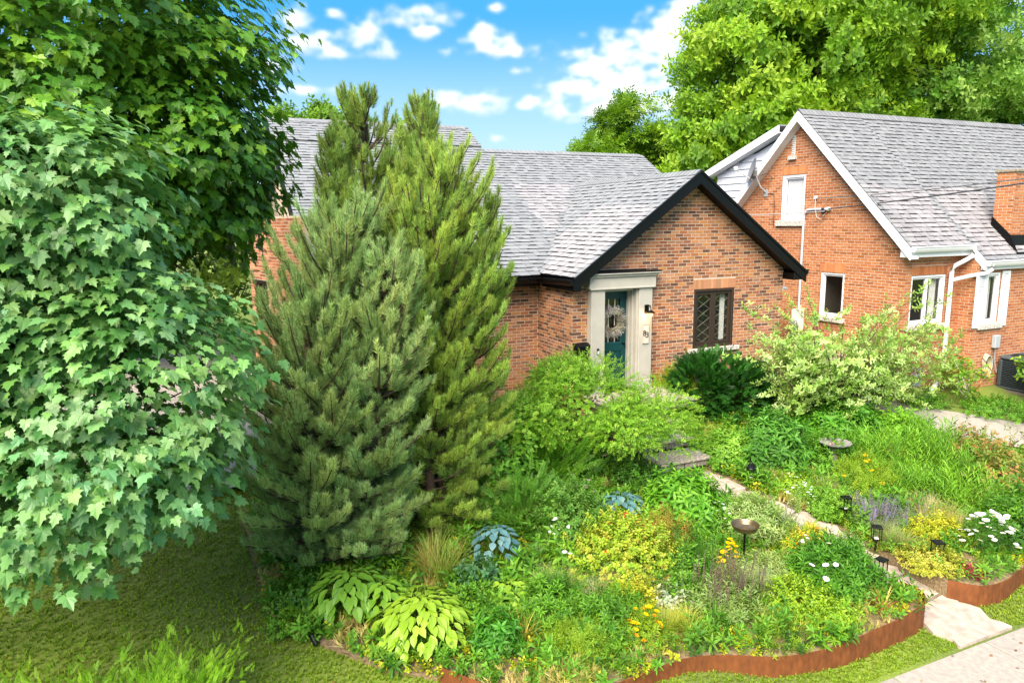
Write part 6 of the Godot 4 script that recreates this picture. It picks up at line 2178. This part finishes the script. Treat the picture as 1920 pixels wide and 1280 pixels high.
func lavender(t: Node3D, r: float, n: int, y: float) -> void:
	var xs: Array[Transform3D] = []
	var cs := PackedColorArray()
	for i in n:
		var a := rng.randf() * TAU
		var d := sqrt(rng.randf()) * r * 0.6
		xs.append(Transform3D(basis_for(Vector3.UP + Vector3(cos(a), 0, sin(a)) * 0.6 * d / r + rv() * 0.25, rv()).scaled_local(Vector3.ONE * rng.randf_range(0.7, 1.15)), Vector3(cos(a) * d, y, sin(a) * d)))
		cs.append(tint(Color.WHITE, 0.1, 0.2))
	scatter("flower_spikes", spike_mesh(0.42, 0.02, 26, 402, lin(150, 140, 196)), M.leaf, xs, cs, t)

# ------------------------------------------------------------------ things standing in the garden and on the houses
func steel_edge(label: String, line: PackedVector2Array, h0: float, h1: float) -> void:
	var t := thing("steel_edging", label, "garden edging", Vector3(line[0].x, 0, line[0].y), 0.0, "rusty steel edging of the beds")
	var m := MB.new()
	for i in line.size() - 1:
		var t0 := (line[mini(i + 1, line.size() - 1)] - line[maxi(i - 1, 0)]).normalized()
		var t1 := (line[mini(i + 2, line.size() - 1)] - line[i]).normalized()
		var n0 := Vector2(-t0.y, t0.x) * 0.004
		var n1 := Vector2(-t1.y, t1.x) * 0.004
		var g := Color.WHITE * (1.0 + 0.05 * sin(i * 1.9))
		var w: Array[Vector3] = []
		for e in 4:
			var q: Vector2 = [line[i] - n0, line[i + 1] - n1, line[i + 1] + n1, line[i] + n0][e]
			var at := i + (1 if e == 1 or e == 2 else 0)
			var hgt := lerpf(h0, h1, smoothstep(0.25, 0.9, float(at) / line.size()))
			var p := Vector3(q.x - line[0].x, gy(q.x, q.y) - 0.05, q.y - line[0].y)
			w.append(p)
			w.append(p + Vector3(0, hgt + 0.05 + 0.008 * sin(at * 0.5), 0))
		m.quad(w[0], w[2], w[3], w[1], g)
		m.quad(w[4], w[6], w[7], w[5], g)
		m.quad(w[1], w[3], w[5], w[7], g * 1.15)
		if i == 0:
			m.quad(w[0], w[1], w[7], w[6], g)
		if i == line.size() - 2:
			m.quad(w[2], w[4], w[5], w[3], g)
	part("steel_strip", m, M.rust, t)

func lantern(label: String, p: Vector3, h: float, lit_style: int) -> void:
	var t := thing("path_lantern", label, "lantern", p, 0.4 + p.x, "small solar lanterns along the path")
	var s := 0.105
	var b := lin(22, 24, 26)
	var st := MB.new()
	st.bx(-0.011, 0.011, 0.0, h - 0.19, -0.011, 0.011, b)
	part("stake", st, M.black, t)
	var fr := MB.new()
	for x in [-1.0, 1.0]:
		for z in [-1.0, 1.0]:
			fr.bx(x * s / 2 - 0.005, x * s / 2 + 0.005, h - 0.19, h - 0.02, z * s / 2 - 0.005, z * s / 2 + 0.005, b)
	fr.bx(-s / 2, s / 2, h - 0.195, h - 0.185, -s / 2, s / 2, b)
	part("frame", fr, M.black, t)
	var gl := MB.new()
	for k in 4:
		var bs := Basis(Vector3.UP, k * PI / 2)
		gl.quad(bs * Vector3(-s / 2 + 0.006, h - 0.18, s / 2), bs * Vector3(s / 2 - 0.006, h - 0.18, s / 2), bs * Vector3(s / 2 - 0.006, h - 0.02, s / 2), bs * Vector3(-s / 2 + 0.006, h - 0.02, s / 2), Color.WHITE)
	part("pane", gl, M.glass, t)
	var lp := MB.new()
	lp.bx(-0.03, 0.03, h - 0.184, h - 0.165, -0.03, 0.03, lin(214, 220, 210), 0.004)
	part("diffuser", lp, M.plain, t)
	var rf := MB.new()
	if lit_style == 0:
		rf.bx(-s * 0.62, s * 0.62, h - 0.02, h, -s * 0.62, s * 0.62, b, 0.005)
	else:
		rf.lathe(Transform3D(Basis(Vector3.UP, PI / 4), Vector3.ZERO), PackedVector2Array([Vector2(s, h - 0.025), Vector2(s * 0.95, h - 0.01), Vector2(0.03, h + 0.06), Vector2(0.012, h + 0.09), Vector2(0, h + 0.1)]), 4, lin(70, 66, 62))
		rf.tube(PackedVector3Array([Vector3(0, h + 0.09, 0), Vector3(0.03, h + 0.12, 0), Vector3(0, h + 0.15, 0), Vector3(-0.03, h + 0.12, 0), Vector3(0, h + 0.09, 0)]), PackedFloat32Array([0.005]), 6, lin(70, 66, 62))
	part("lid", rf, M.black, t)

func make_objects() -> void:
	rng.seed = 501
	steel_edge("long rusty steel strip curving along the front of the left bed", edge_left, 0.16, 0.35)
	steel_edge("short rusty steel strip in front of the right bed", edge_right, 0.29, 0.24)
	lantern("open black box lantern beside the path in the right bed mat", Vector3(8.58, soil_y(8.58, -5.68), -5.68), 0.34, 0)
	lantern("black box lantern standing in the left bed's green near the edging curl", Vector3(7.62, soil_y(7.62, -5.74), -5.74), 0.28, 0)
	lantern("black lantern in front of the purple lavender", Vector3(8.38, soil_y(8.38, -6.42), -6.42), 0.36, 0)
	lantern("dark lantern half hidden in the cushion at the path's bend", Vector3(8.62, soil_y(8.62, -7.4), -7.15), 0.42, 0)
	lantern("roofed lantern with hanging ring beside the stone landing", Vector3(8.15, soil_y(8.15, -8.62), -8.62), 0.34, 1)

	# bird bath: spun metal bowl on a thin black post
	var bb := thing("bird_bath", "shallow bronze metal bowl on a thin dark post", "bird bath", Vector3(6.42, soil_y(6.42, -6.85), -6.85))
	var po := MB.new()
	po.tube(PackedVector3Array([Vector3.ZERO, Vector3(0, 0.50, 0)]), PackedFloat32Array([0.012]), 8, lin(24, 32, 26))
	part("post", po, M.black, bb)
	var bo := MB.new()
	bo.lathe(Transform3D(Basis(), Vector3(0, 0.5, 0)), PackedVector2Array([Vector2(0, 0), Vector2(0.11, 0.004), Vector2(0.15, 0.03), Vector2(0.172, 0.08), Vector2(0.182, 0.088), Vector2(0.184, 0.096), Vector2(0.172, 0.094), Vector2(0.162, 0.08), Vector2(0.14, 0.035), Vector2(0.10, 0.016), Vector2(0, 0.012)]), 40, lin(150, 132, 104))
	part("bowl", bo, mat(Color.WHITE, 0.38, M.tex_fine, 6.0, 0.0, 0.85), bb)
	# scalloped stone dish
	var sd := thing("bird_bath", "scalloped pale stone dish holding pebbles among the plants", "bird bath", Vector3(9.95, soil_y(9.95, -8.55), -8.55))
	var dm := MB.new()
	var ringp: Array = [[0.0, 0.0], [0.10, 0.0], [0.2, 0.03], [0.255, 0.065], [0.262, 0.08], [0.235, 0.075], [0.18, 0.05], [0.0, 0.035]]
	for i in ringp.size() - 1:
		for k in 48:
			var q: Array[Vector3] = []
			for s in [[i, k], [i, k + 1], [i + 1, k + 1], [i + 1, k]]:
				var rr: float = ringp[s[0]][0] * (1.0 + 0.035 * cos(s[1] * TAU / 48.0 * 14.0) * smoothstep(0.1, 0.25, ringp[s[0]][0]))
				q.append(Vector3(cos(TAU * s[1] / 48.0) * rr, ringp[s[0]][1] + 0.46, sin(TAU * s[1] / 48.0) * rr))
			dm.quad(q[3], q[2], q[1], q[0], lin(186, 184, 186))
	part("dish", dm, M.stone, sd)
	var dp := MB.new()
	dp.lathe(Transform3D(), PackedVector2Array([Vector2(0.12, 0), Vector2(0.12, 0.05), Vector2(0.06, 0.1), Vector2(0.055, 0.36), Vector2(0.1, 0.455)]), 20, lin(170, 168, 166))
	part("pedestal", dp, M.stone, sd)
	for k in 6:
		var pb := thing("pebble", ["pale pebble at the left rim of the scalloped stone dish", "second pebble from the left in the scalloped stone dish", "third pebble from the left in the scalloped stone dish", "third pebble from the right in the scalloped stone dish", "second pebble from the right in the scalloped stone dish", "pale pebble at the right rim of the scalloped stone dish"][k], "pebble", sd.position + Vector3(-0.12 + 0.05 * k, 0.52, 0.03 * sin(k * 2.3)), k * 1.1, "pebbles in the scalloped dish")
		var pm := MB.new()
		pm.lathe(Transform3D(Basis().scaled(Vector3(1.2, 0.8, 0.9)), Vector3.ZERO), PackedVector2Array([Vector2(0, -0.026), Vector2(0.018, -0.02), Vector2(0.028, 0), Vector2(0.02, 0.018), Vector2(0, 0.026)]), 10, lin(200, 180, 168) * rng.randf_range(0.85, 1.1))
		part("stone", pm, M.stone, pb)
	# black spotlight on the lawn edge
	var sp := thing("garden_spotlight", "black ground spotlight tilted towards the pine", "spotlight", Vector3(0.92, gy(0, -7.35), -7.35), 0.5)
	var sm := MB.new()
	sm.lathe(Transform3D(Basis(Vector3.RIGHT, -0.7), Vector3(0, 0.1, 0)), PackedVector2Array([Vector2(0, -0.06), Vector2(0.03, -0.06), Vector2(0.038, 0.05), Vector2(0.045, 0.06), Vector2(0.04, 0.065), Vector2(0.034, 0.05), Vector2(0, 0.045)]), 18, lin(24, 30, 44))
	part("head", sm, M.black, sp)
	var ss := MB.new()
	ss.tube(PackedVector3Array([Vector3(0, -0.03, 0), Vector3(0, 0.08, -0.01)]), PackedFloat32Array([0.012]), 8, lin(24, 26, 32))
	part("stake", ss, M.black, sp)
	var sq := thing("garden_spotlight", "second small black spotlight right behind the tilted one", "spotlight", Vector3(1.03, gy(0, -7.6), -7.6), 2.2)
	for c in sp.get_children():
		sq.add_child(c.duplicate())

	# --- on the brick house
	var ml := thing("mailbox", "black curved lid mailbox on the wall left of the door", "mailbox", Vector3(6.99, 2.28, -12.27))
	var mm := MB.new()
	mm.bx(-0.15, 0.15, -0.17, 0.10, 0.0, 0.13, lin(26, 27, 30), 0.012)
	part("box", mm, M.black, ml)
	var mo := MB.new()
	var arc := PackedVector3Array()
	for k in 9:
		var a := PI * 0.5 * k / 8.0
		arc.append(Vector3(-0.16, 0.10 + sin(PI * 0.5 - a) * 0.07 - 0.0, 0.005 + (1.0 - cos(a)) * 0.0 + sin(a) * 0.145))
	for k in 8:
		mo.quad(arc[k], arc[k + 1], arc[k + 1] + Vector3(0.32, 0, 0), arc[k] + Vector3(0.32, 0, 0), lin(34, 35, 38))
	for s in [0.0, 0.32]:
		var sp2 := PackedVector3Array([Vector3(-0.16 + s, 0.09, 0.0)])
		for q in arc:
			sp2.append(q + Vector3(s, 0, 0))
		mo.poly(sp2, lin(30, 31, 34))
	part("lid", mo, M.black, ml)
	var db := thing("doorbell", "slim black doorbell with pale button on the left door pilaster", "doorbell", Vector3(7.31, 2.27, -12.098))
	var dbm := MB.new()
	dbm.bx(-0.026, 0.026, -0.06, 0.06, 0.0, 0.022, lin(24, 24, 26), 0.006)
	part("case", dbm, M.black, db)
	var dbb := MB.new()
	dbb.bx(-0.02, 0.02, -0.052, 0.012, 0.0222, 0.026, lin(206, 210, 212), 0.002)
	part("button", dbb, M.plain, db)
	# wall lamp, lit
	var wl := thing("wall_lamp", "black wall lamp, lit, on the right door pilaster", "lamp", Vector3(8.45, 3.06, -12.098))
	var w1 := MB.new()
	w1.bx(-0.05, 0.05, -0.09, 0.09, 0.0, 0.03, lin(22, 22, 24), 0.008)
	part("plate", w1, M.black, wl)
	var w2 := MB.new()
	w2.tube(PackedVector3Array([Vector3(0, 0.02, 0.03), Vector3(0.0, 0.07, 0.08), Vector3(0.0, 0.08, 0.13), Vector3(0, 0.03, 0.16), Vector3(0, -0.01, 0.16)]), PackedFloat32Array([0.012]), 8, lin(22, 22, 24))
	part("arm", w2, M.black, wl)
	var w3 := MB.new()
	w3.lathe(Transform3D(Basis(), Vector3(0, 0, 0.16)), PackedVector2Array([Vector2(0.02, 0.0), Vector2(0.03, -0.02), Vector2(0.085, -0.055), Vector2(0.09, -0.065), Vector2(0.03, -0.04), Vector2(0.012, -0.01)]), 24, lin(26, 26, 28))
	part("shade", w3, M.black, wl)
	var w4 := MB.new()
	w4.lathe(Transform3D(Basis(), Vector3(0, -0.10, 0.16)), PackedVector2Array([Vector2(0, -0.045), Vector2(0.03, -0.035), Vector2(0.046, 0.0), Vector2(0.04, 0.03), Vector2(0.028, 0.045)]), 18, Color.WHITE)
	var glow := StandardMaterial3D.new()
	glow.albedo_color = Color(1.0, 0.9, 0.75)
	glow.emission_enabled = true
	glow.emission = Color(1.0, 0.72, 0.42)
	glow.emission_energy_multiplier = 0.85
	part("bulb", w4, glow, wl)
	var om := OmniLight3D.new()
	om.name = "lamp_light"
	om.light_color = Color(1.0, 0.78, 0.52)
	om.light_energy = 0.05
	om.light_size = 0.05
	om.omni_range = 30.0
	om.omni_attenuation = 2.0
	om.shadow_enabled = true
	wl.add_child(om)
	om.position = Vector3(0, -0.10, 0.16)
	# house number
	var nb := thing("house_number", "pale upright board with black house number 83", "sign", Vector3(8.44, 2.55, -12.098))
	var n1 := MB.new()
	n1.bx(-0.075, 0.075, -0.2, 0.2, 0.0, 0.012, lin(206, 196, 184), 0.003)
	part("board", n1, mat(Color.WHITE, 0.7, noise_tex(9, 0.02, 0.88, 1.0), 3.0), nb)
	var n2 := MB.new()
	for r in [[-0.075, -0.066, -0.2, 0.2], [0.066, 0.075, -0.2, 0.2]]:
		n2.bx(r[0], r[1], r[2], r[3], 0.0125, 0.022, lin(160, 150, 138))
	for r in [[-0.066, 0.066, 0.19, 0.2], [-0.066, 0.066, -0.2, -0.19]]:
		n2.bx(r[0], r[1], r[2], r[3], 0.0125, 0.022, lin(160, 150, 138))
	part("frame", n2, M.plain, nb)
	var f := SystemFont.new()
	f.font_names = PackedStringArray(["Droid Sans"])
	for e in [["8", -0.032, 0.012], ["3", 0.03, -0.022]]:
		var tm := TextMesh.new()
		tm.text = e[0]
		tm.font = f
		tm.font_size = 64
		tm.pixel_size = 0.0024
		tm.depth = 0.008
		put("digit", tm, M.dark, nb, Transform3D(Basis(), Vector3(e[1], e[2], 0.018)))
	# wreath
	var wr := thing("wreath", "white and lilac twig wreath hanging on the teal front door", "wreath", Vector3(7.80, 2.82, -12.44))
	var wx: Array[Transform3D] = []
	var wc := PackedColorArray()
	for i in 420:
		var a := rng.randf() * TAU
		var out := Vector3(cos(a), sin(a), 0)
		var tg := Vector3(-sin(a), cos(a), 0)
		var p := out * rng.randf_range(0.13, 0.22) + Vector3(0, 0, rng.randf_range(0.01, 0.07))
		wx.append(Transform3D(basis_for(out * rng.randf_range(0.2, 1.0) + tg * rng.randf_range(0.2, 1.0) + Vector3(0, 0, rng.randf_range(0, 0.7)) + Vector3(0, -0.25, 0), rv()).scaled_local(Vector3.ONE * rng.randf_range(0.8, 1.5)), p))
		wc.append([lin(226, 226, 228), lin(206, 200, 214), lin(186, 180, 190), lin(196, 200, 176)][rng.randi() % 4])
	var wb := MB.new()
	for k in 24:
		var a0 := TAU * k / 24.0
		var a1 := TAU * (k + 1) / 24.0
		wb.tube(PackedVector3Array([Vector3(cos(a0), sin(a0), 0) * 0.16 + Vector3(0, 0, 0.03), Vector3(cos(a1), sin(a1), 0) * 0.16 + Vector3(0, 0, 0.03)]), PackedFloat32Array([0.02]), 6, lin(110, 90, 72), false)
	part("ring", wb, M.bark, wr)
	scatter("sprigs", sprig(8, leaf_shape(0.3, 0.1, 0.2, 1, 0.3), 0.05, 0.13, 0.7, 17).mesh(), M.petal, wx, wc, wr)
	var cm := thing("security_camera", "small white camera on the brick house's right corner", "camera", Vector3(12.31, 3.28, -12.35))
	var c1 := MB.new()
	c1.bx(0.0, 0.04, -0.05, 0.05, -0.04, 0.04, lin(226, 226, 226), 0.006)
	part("bracket", c1, M.white, cm)
	var c2 := MB.new()
	c2.lathe(Transform3D(Basis(Vector3(0, 0, 1), -PI / 2 - 0.25), Vector3(0.04, 0.02, 0)), PackedVector2Array([Vector2(0, 0), Vector2(0.04, 0.005), Vector2(0.04, 0.13), Vector2(0.034, 0.135), Vector2(0, 0.13)]), 16, lin(230, 230, 230))
	part("body", c2, M.white, cm)

	# --- on and before the neighbour's house
	var X := 14.5
	var sa := thing("satellite_dish", "grey satellite dish on the orange brick gable, turned sideways", "satellite dish", Vector3(X, 6.0, -15.38))
	var s1 := MB.new()
	s1.lathe(Transform3D(basis_for(Vector3(-0.82, 0.28, -0.5), Vector3(0.52, 0.0, -0.85)), Vector3(-0.36, 0.12, 0.0)).scaled_local(Vector3(1.0, 1.0, 0.9)), PackedVector2Array([Vector2(0, 0), Vector2(0.14, 0.012), Vector2(0.27, 0.045), Vector2(0.34, 0.075), Vector2(0.345, 0.083), Vector2(0.27, 0.056), Vector2(0.14, 0.024), Vector2(0, 0.012)]), 32, lin(118, 120, 126))
	part("reflector", s1, M.plain, sa)
	var s2 := MB.new()
	s2.tube(PackedVector3Array([Vector3(-0.02, -0.45, 0.12), Vector3(-0.2, -0.3, 0.1), Vector3(-0.34, 0.05, 0.02)]), PackedFloat32Array([0.024]), 8, lin(140, 142, 146))
	s2.bx(-0.03, 0.0, -0.56, -0.36, 0.05, 0.19, lin(140, 142, 146), 0.004)
	s2.bx(-0.42, -0.3, -0.02, 0.14, -0.05, 0.06, lin(110, 112, 116), 0.01)
	part("mount", s2, M.plain, sa)
	var s3 := MB.new()
	s3.tube(PackedVector3Array([Vector3(-0.40, -0.12, 0.0), Vector3(-0.86, 0.16, -0.12)]), PackedFloat32Array([0.013]), 6, lin(190, 190, 192))
	s3.box(Transform3D(Basis(Vector3(0, 0, 1), 0.3), Vector3(-0.88, 0.19, -0.12)), Vector3(0.09, 0.1, 0.09), lin(206, 206, 208), 0.012)
	part("feed_arm", s3, M.plain, sa)
	var s4 := MB.new()
	s4.tube(PackedVector3Array([Vector3(-0.02, -0.5, 0.16), Vector3(-0.02, -0.47, 0.3), Vector3(-0.012, -0.52, 0.42), Vector3(-0.012, -0.8, 0.45), Vector3(-0.012, -1.4, 0.45)]), PackedFloat32Array([0.009]), 6, lin(80, 52, 38))
	s4.tube(PackedVector3Array([Vector3(-0.2, 0.0, 0.08), Vector3(-0.14, 0.05, 0.26), Vector3(-0.06, -0.06, 0.36), Vector3(-0.06, -0.2, 0.26), Vector3(-0.2, -0.2, 0.1)]), PackedFloat32Array([0.008]), 6, lin(90, 58, 40))
	part("cable", s4, M.plain, sa)
	# service mast: conduit with gooseneck, meter box, and the lines
	var ms := thing("service_mast", "grey electrical conduit with bent top rising from a meter box", "conduit", Vector3(X, 0.9, -13.85))
	var m1 := MB.new()
	m1.tube(PackedVector3Array([Vector3(-0.05, 1.6, 0.0), Vector3(-0.05, 4.0, 0.0), Vector3(-0.05, 4.1, 0.03), Vector3(-0.05, 4.16, 0.11), Vector3(-0.05, 4.17, 0.3), Vector3(-0.05, 4.17, 0.72)]), PackedFloat32Array([0.032]), 12, lin(176, 178, 184))
	part("pipe", m1, M.plain, ms)
	var m2 := MB.new()
	m2.lathe(Transform3D(Basis(Vector3.RIGHT, PI / 2), Vector3(-0.05, 4.17, 0.72)), PackedVector2Array([Vector2(0, 0), Vector2(0.045, 0), Vector2(0.05, 0.06), Vector2(0.03, 0.1), Vector2(0, 0.1)]), 14, lin(196, 198, 200))
	m2.bx(-0.09, -0.02, 4.07, 4.2, 0.56, 0.66, lin(40, 42, 46), 0.01)
	part("weather_head", m2, M.plain, ms)
	var m3 := MB.new()
	m3.bx(-0.15, 0.0, 1.08, 1.62, -0.15, 0.15, lin(206, 208, 206), 0.012)
	m3.lathe(Transform3D(Basis(Vector3(0, 0, 1), PI / 2), Vector3(-0.15, 1.3, 0)), PackedVector2Array([Vector2(0.1, 0), Vector2(0.095, 0.08), Vector2(0.0, 0.1)]), 18, lin(196, 202, 204))
	part("meter_box", m3, M.plain, ms)
	var m4 := MB.new()
	m4.tube(PackedVector3Array([Vector3(-0.06, 4.45, 0.35), Vector3(-0.07, 4.2, 0.36), Vector3(-0.08, 3.98, 0.44), Vector3(-0.08, 3.92, 0.56), Vector3(-0.08, 4.05, 0.68)]), PackedFloat32Array([0.008]), 6, lin(190, 186, 180))
	m4.tube(PackedVector3Array([Vector3(-0.06, 4.4, 0.8), Vector3(-0.08, 4.2, 0.6), Vector3(-0.08, 3.95, 0.52), Vector3(-0.09, 4.0, 0.66), Vector3(-0.06, 4.15, 0.76)]), PackedFloat32Array([0.007]), 6, lin(150, 84, 44))
	m4.bx(-0.05, 0.0, 4.42, 4.5, 0.28, 0.36, lin(220, 220, 220), 0.006)
	part("cable_loop", m4, M.plain, ms)
	for e in [[Vector3(14.42, 5.07, -13.1), Vector3(13.25, 7.05, 3.0), 0.25, 0.016, "thick overhead service line leaving the mast over the neighbour's roof", lin(70, 72, 78)], [Vector3(14.44, 5.34, -13.5), Vector3(13.25, 7.1, 3.0), 0.42, 0.012, "thin overhead wire above the thick service line", lin(96, 98, 102)], [Vector3(14.40, 5.02, -13.15), Vector3(13.4, 4.95, -15.6), 0.02, 0.01, "short grey wire crossing the upper gable window", lin(150, 150, 154)]]:
		var ow := thing("overhead_wire", e[4], "wire", e[0])
		var wp := PackedVector3Array()
		var en: Vector3 = e[1] - e[0]
		for k in 17:
			var w := k / 16.0
			wp.append(en * w - Vector3(0, 4.0 * e[2] * w * (1 - w), 0))
		var wm := MB.new()
		wm.tube(wp, PackedFloat32Array([e[3]]), 6, e[5])
		part("line", wm, M.plain, ow)
	# cooling unit
	var ac := thing("air_conditioner", "dark grey outdoor cooling unit against the neighbour's bay", "air conditioner", Vector3(17.62, 0.86, -9.92))
	var a1 := MB.new()
	var S := 0.43
	var H := 0.78
	a1.bx(-S, S, 0.0, 0.06, -S, S, lin(58, 64, 68), 0.02)
	a1.bx(-S, S, H - 0.1, H, -S, S, lin(70, 76, 80), 0.04)
	for x in [-1.0, 1.0]:
		for z in [-1.0, 1.0]:
			a1.bx(x * (S - 0.045) - 0.045, x * (S - 0.045) + 0.045, 0.06, H - 0.1, z * (S - 0.045) - 0.045, z * (S - 0.045) + 0.045, lin(58, 64, 70), 0.02)
	part("case", a1, M.plain, ac)
	var a2 := MB.new()
	a2.bx(-S + 0.04, S - 0.04, 0.06, H - 0.1, -S + 0.04, S - 0.04, lin(24, 28, 30))
	part("coil", a2, M.plain, ac)
	var a3 := MB.new()
	for k in 15:
		var yy := 0.085 + k * 0.04
		a3.bx(-S + 0.085, S - 0.085, yy, yy + 0.018, -S + 0.012, S - 0.012, lin(52, 60, 66))
		a3.bx(-S + 0.012, S - 0.012, yy + 0.001, yy + 0.017, -S + 0.085, S - 0.085, lin(52, 60, 66))
	part("louvers", a3, M.plain, ac).set_meta("kind", "stuff")
	var a4 := MB.new()
	a4.lathe(Transform3D(Basis(), Vector3(0, H, 0)), PackedVector2Array([Vector2(0.36, 0.0), Vector2(0.36, 0.012), Vector2(0.33, 0.014), Vector2(0.31, -0.03)]), 36, lin(40, 44, 48))
	a4.lathe(Transform3D(Basis(), Vector3(0, H, 0)), PackedVector2Array([Vector2(0.31, 0.0025), Vector2(0, 0.0025)]), 36, lin(14, 15, 16))
	for r in 5:
		a4.lathe(Transform3D(Basis(), Vector3(0, H, 0)), PackedVector2Array([Vector2(0.06 + r * 0.055, 0.015), Vector2(0.064 + r * 0.055, 0.02), Vector2(0.068 + r * 0.055, 0.015)]), 30, lin(60, 64, 68))
	part("fan_grille", a4, M.plain, ac)
	var a5 := MB.new()
	a5.bx(-0.13, -0.01, 0.42, 0.6, S + 0.001, S + 0.004, lin(196, 196, 190))
	part("sticker", a5, M.plain, ac)
	var gp := MB.new()
	gp.bx(-0.55, 0.55, -0.12, -0.002, -0.5, 0.5, lin(176, 172, 164), 0.01)
	part("pad", gp, M.concrete, ac)
	var dbx := thing("disconnect_box", "small grey electrical box on the bay wall above the cooling unit", "electrical box", Vector3(17.08, 1.84, -10.43))
	var d1 := MB.new()
	d1.bx(-0.09, 0.09, -0.02, 0.28, 0.0, 0.1, lin(156, 162, 168), 0.01)
	part("case", d1, M.plain, dbx)
	var d2 := MB.new()
	d2.tube(PackedVector3Array([Vector3(0, -0.02, 0.05), Vector3(0, -0.3, 0.05), Vector3(0.05, -0.6, 0.1)]), PackedFloat32Array([0.014]), 8, lin(130, 134, 138))
	part("pipe", d2, M.plain, dbx)
	var ho := thing("coiled_hose", "coiled yellow and grey cable hung on the bay wall beside the cooling unit", "cable", Vector3(16.78, 1.5, -10.36))
	var hm := MB.new()
	for k in 5:
		var lp := PackedVector3Array()
		for j in 21:
			var a := TAU * j / 20.0
			lp.append(Vector3(sin(a) * (0.1 + 0.008 * k), cos(a) * (0.2 + 0.012 * k) - 0.02 * k, 0.02 * k - 0.03))
		hm.tube(lp, PackedFloat32Array([0.014]), 6, lin(176, 160, 84) if k % 2 else lin(170, 172, 168), false)
	part("coil", hm, M.plain, ho)
	var gm := thing("gas_meter", "grey gas meter at the corner of the orange house", "gas meter", Vector3(14.72, 0.96, -10.62))
	var g1 := MB.new()
	g1.lathe(Transform3D(Basis(), Vector3(-0.055, 0.12, 0)), PackedVector2Array([Vector2(0, 0), Vector2(0.08, 0.02), Vector2(0.095, 0.1), Vector2(0.09, 0.2), Vector2(0.03, 0.24), Vector2(0, 0.24)]), 16, lin(150, 158, 164))
	g1.lathe(Transform3D(Basis(), Vector3(0.085, 0.12, 0)), PackedVector2Array([Vector2(0, 0), Vector2(0.08, 0.02), Vector2(0.095, 0.1), Vector2(0.09, 0.2), Vector2(0.03, 0.24), Vector2(0, 0.24)]), 16, lin(150, 158, 164))
	g1.bx(-0.13, 0.16, 0.28, 0.42, -0.07, 0.09, lin(160, 168, 172), 0.02)
	part("body", g1, M.plain, gm)
	var g2 := MB.new()
	g2.tube(PackedVector3Array([Vector3(-0.26, -0.1, -0.04), Vector3(-0.26, 0.5, -0.04), Vector3(-0.2, 0.56, -0.02), Vector3(-0.06, 0.56, 0.0), Vector3(-0.03, 0.42, 0.0)]), PackedFloat32Array([0.022]), 8, lin(176, 178, 180))
	g2.lathe(Transform3D(Basis(), Vector3(0.1, 0.5, 0.02)), PackedVector2Array([Vector2(0, -0.05), Vector2(0.06, -0.04), Vector2(0.075, 0.0), Vector2(0.06, 0.05), Vector2(0, 0.06)]), 14, lin(110, 116, 122))
	part("pipe", g2, M.plain, gm)
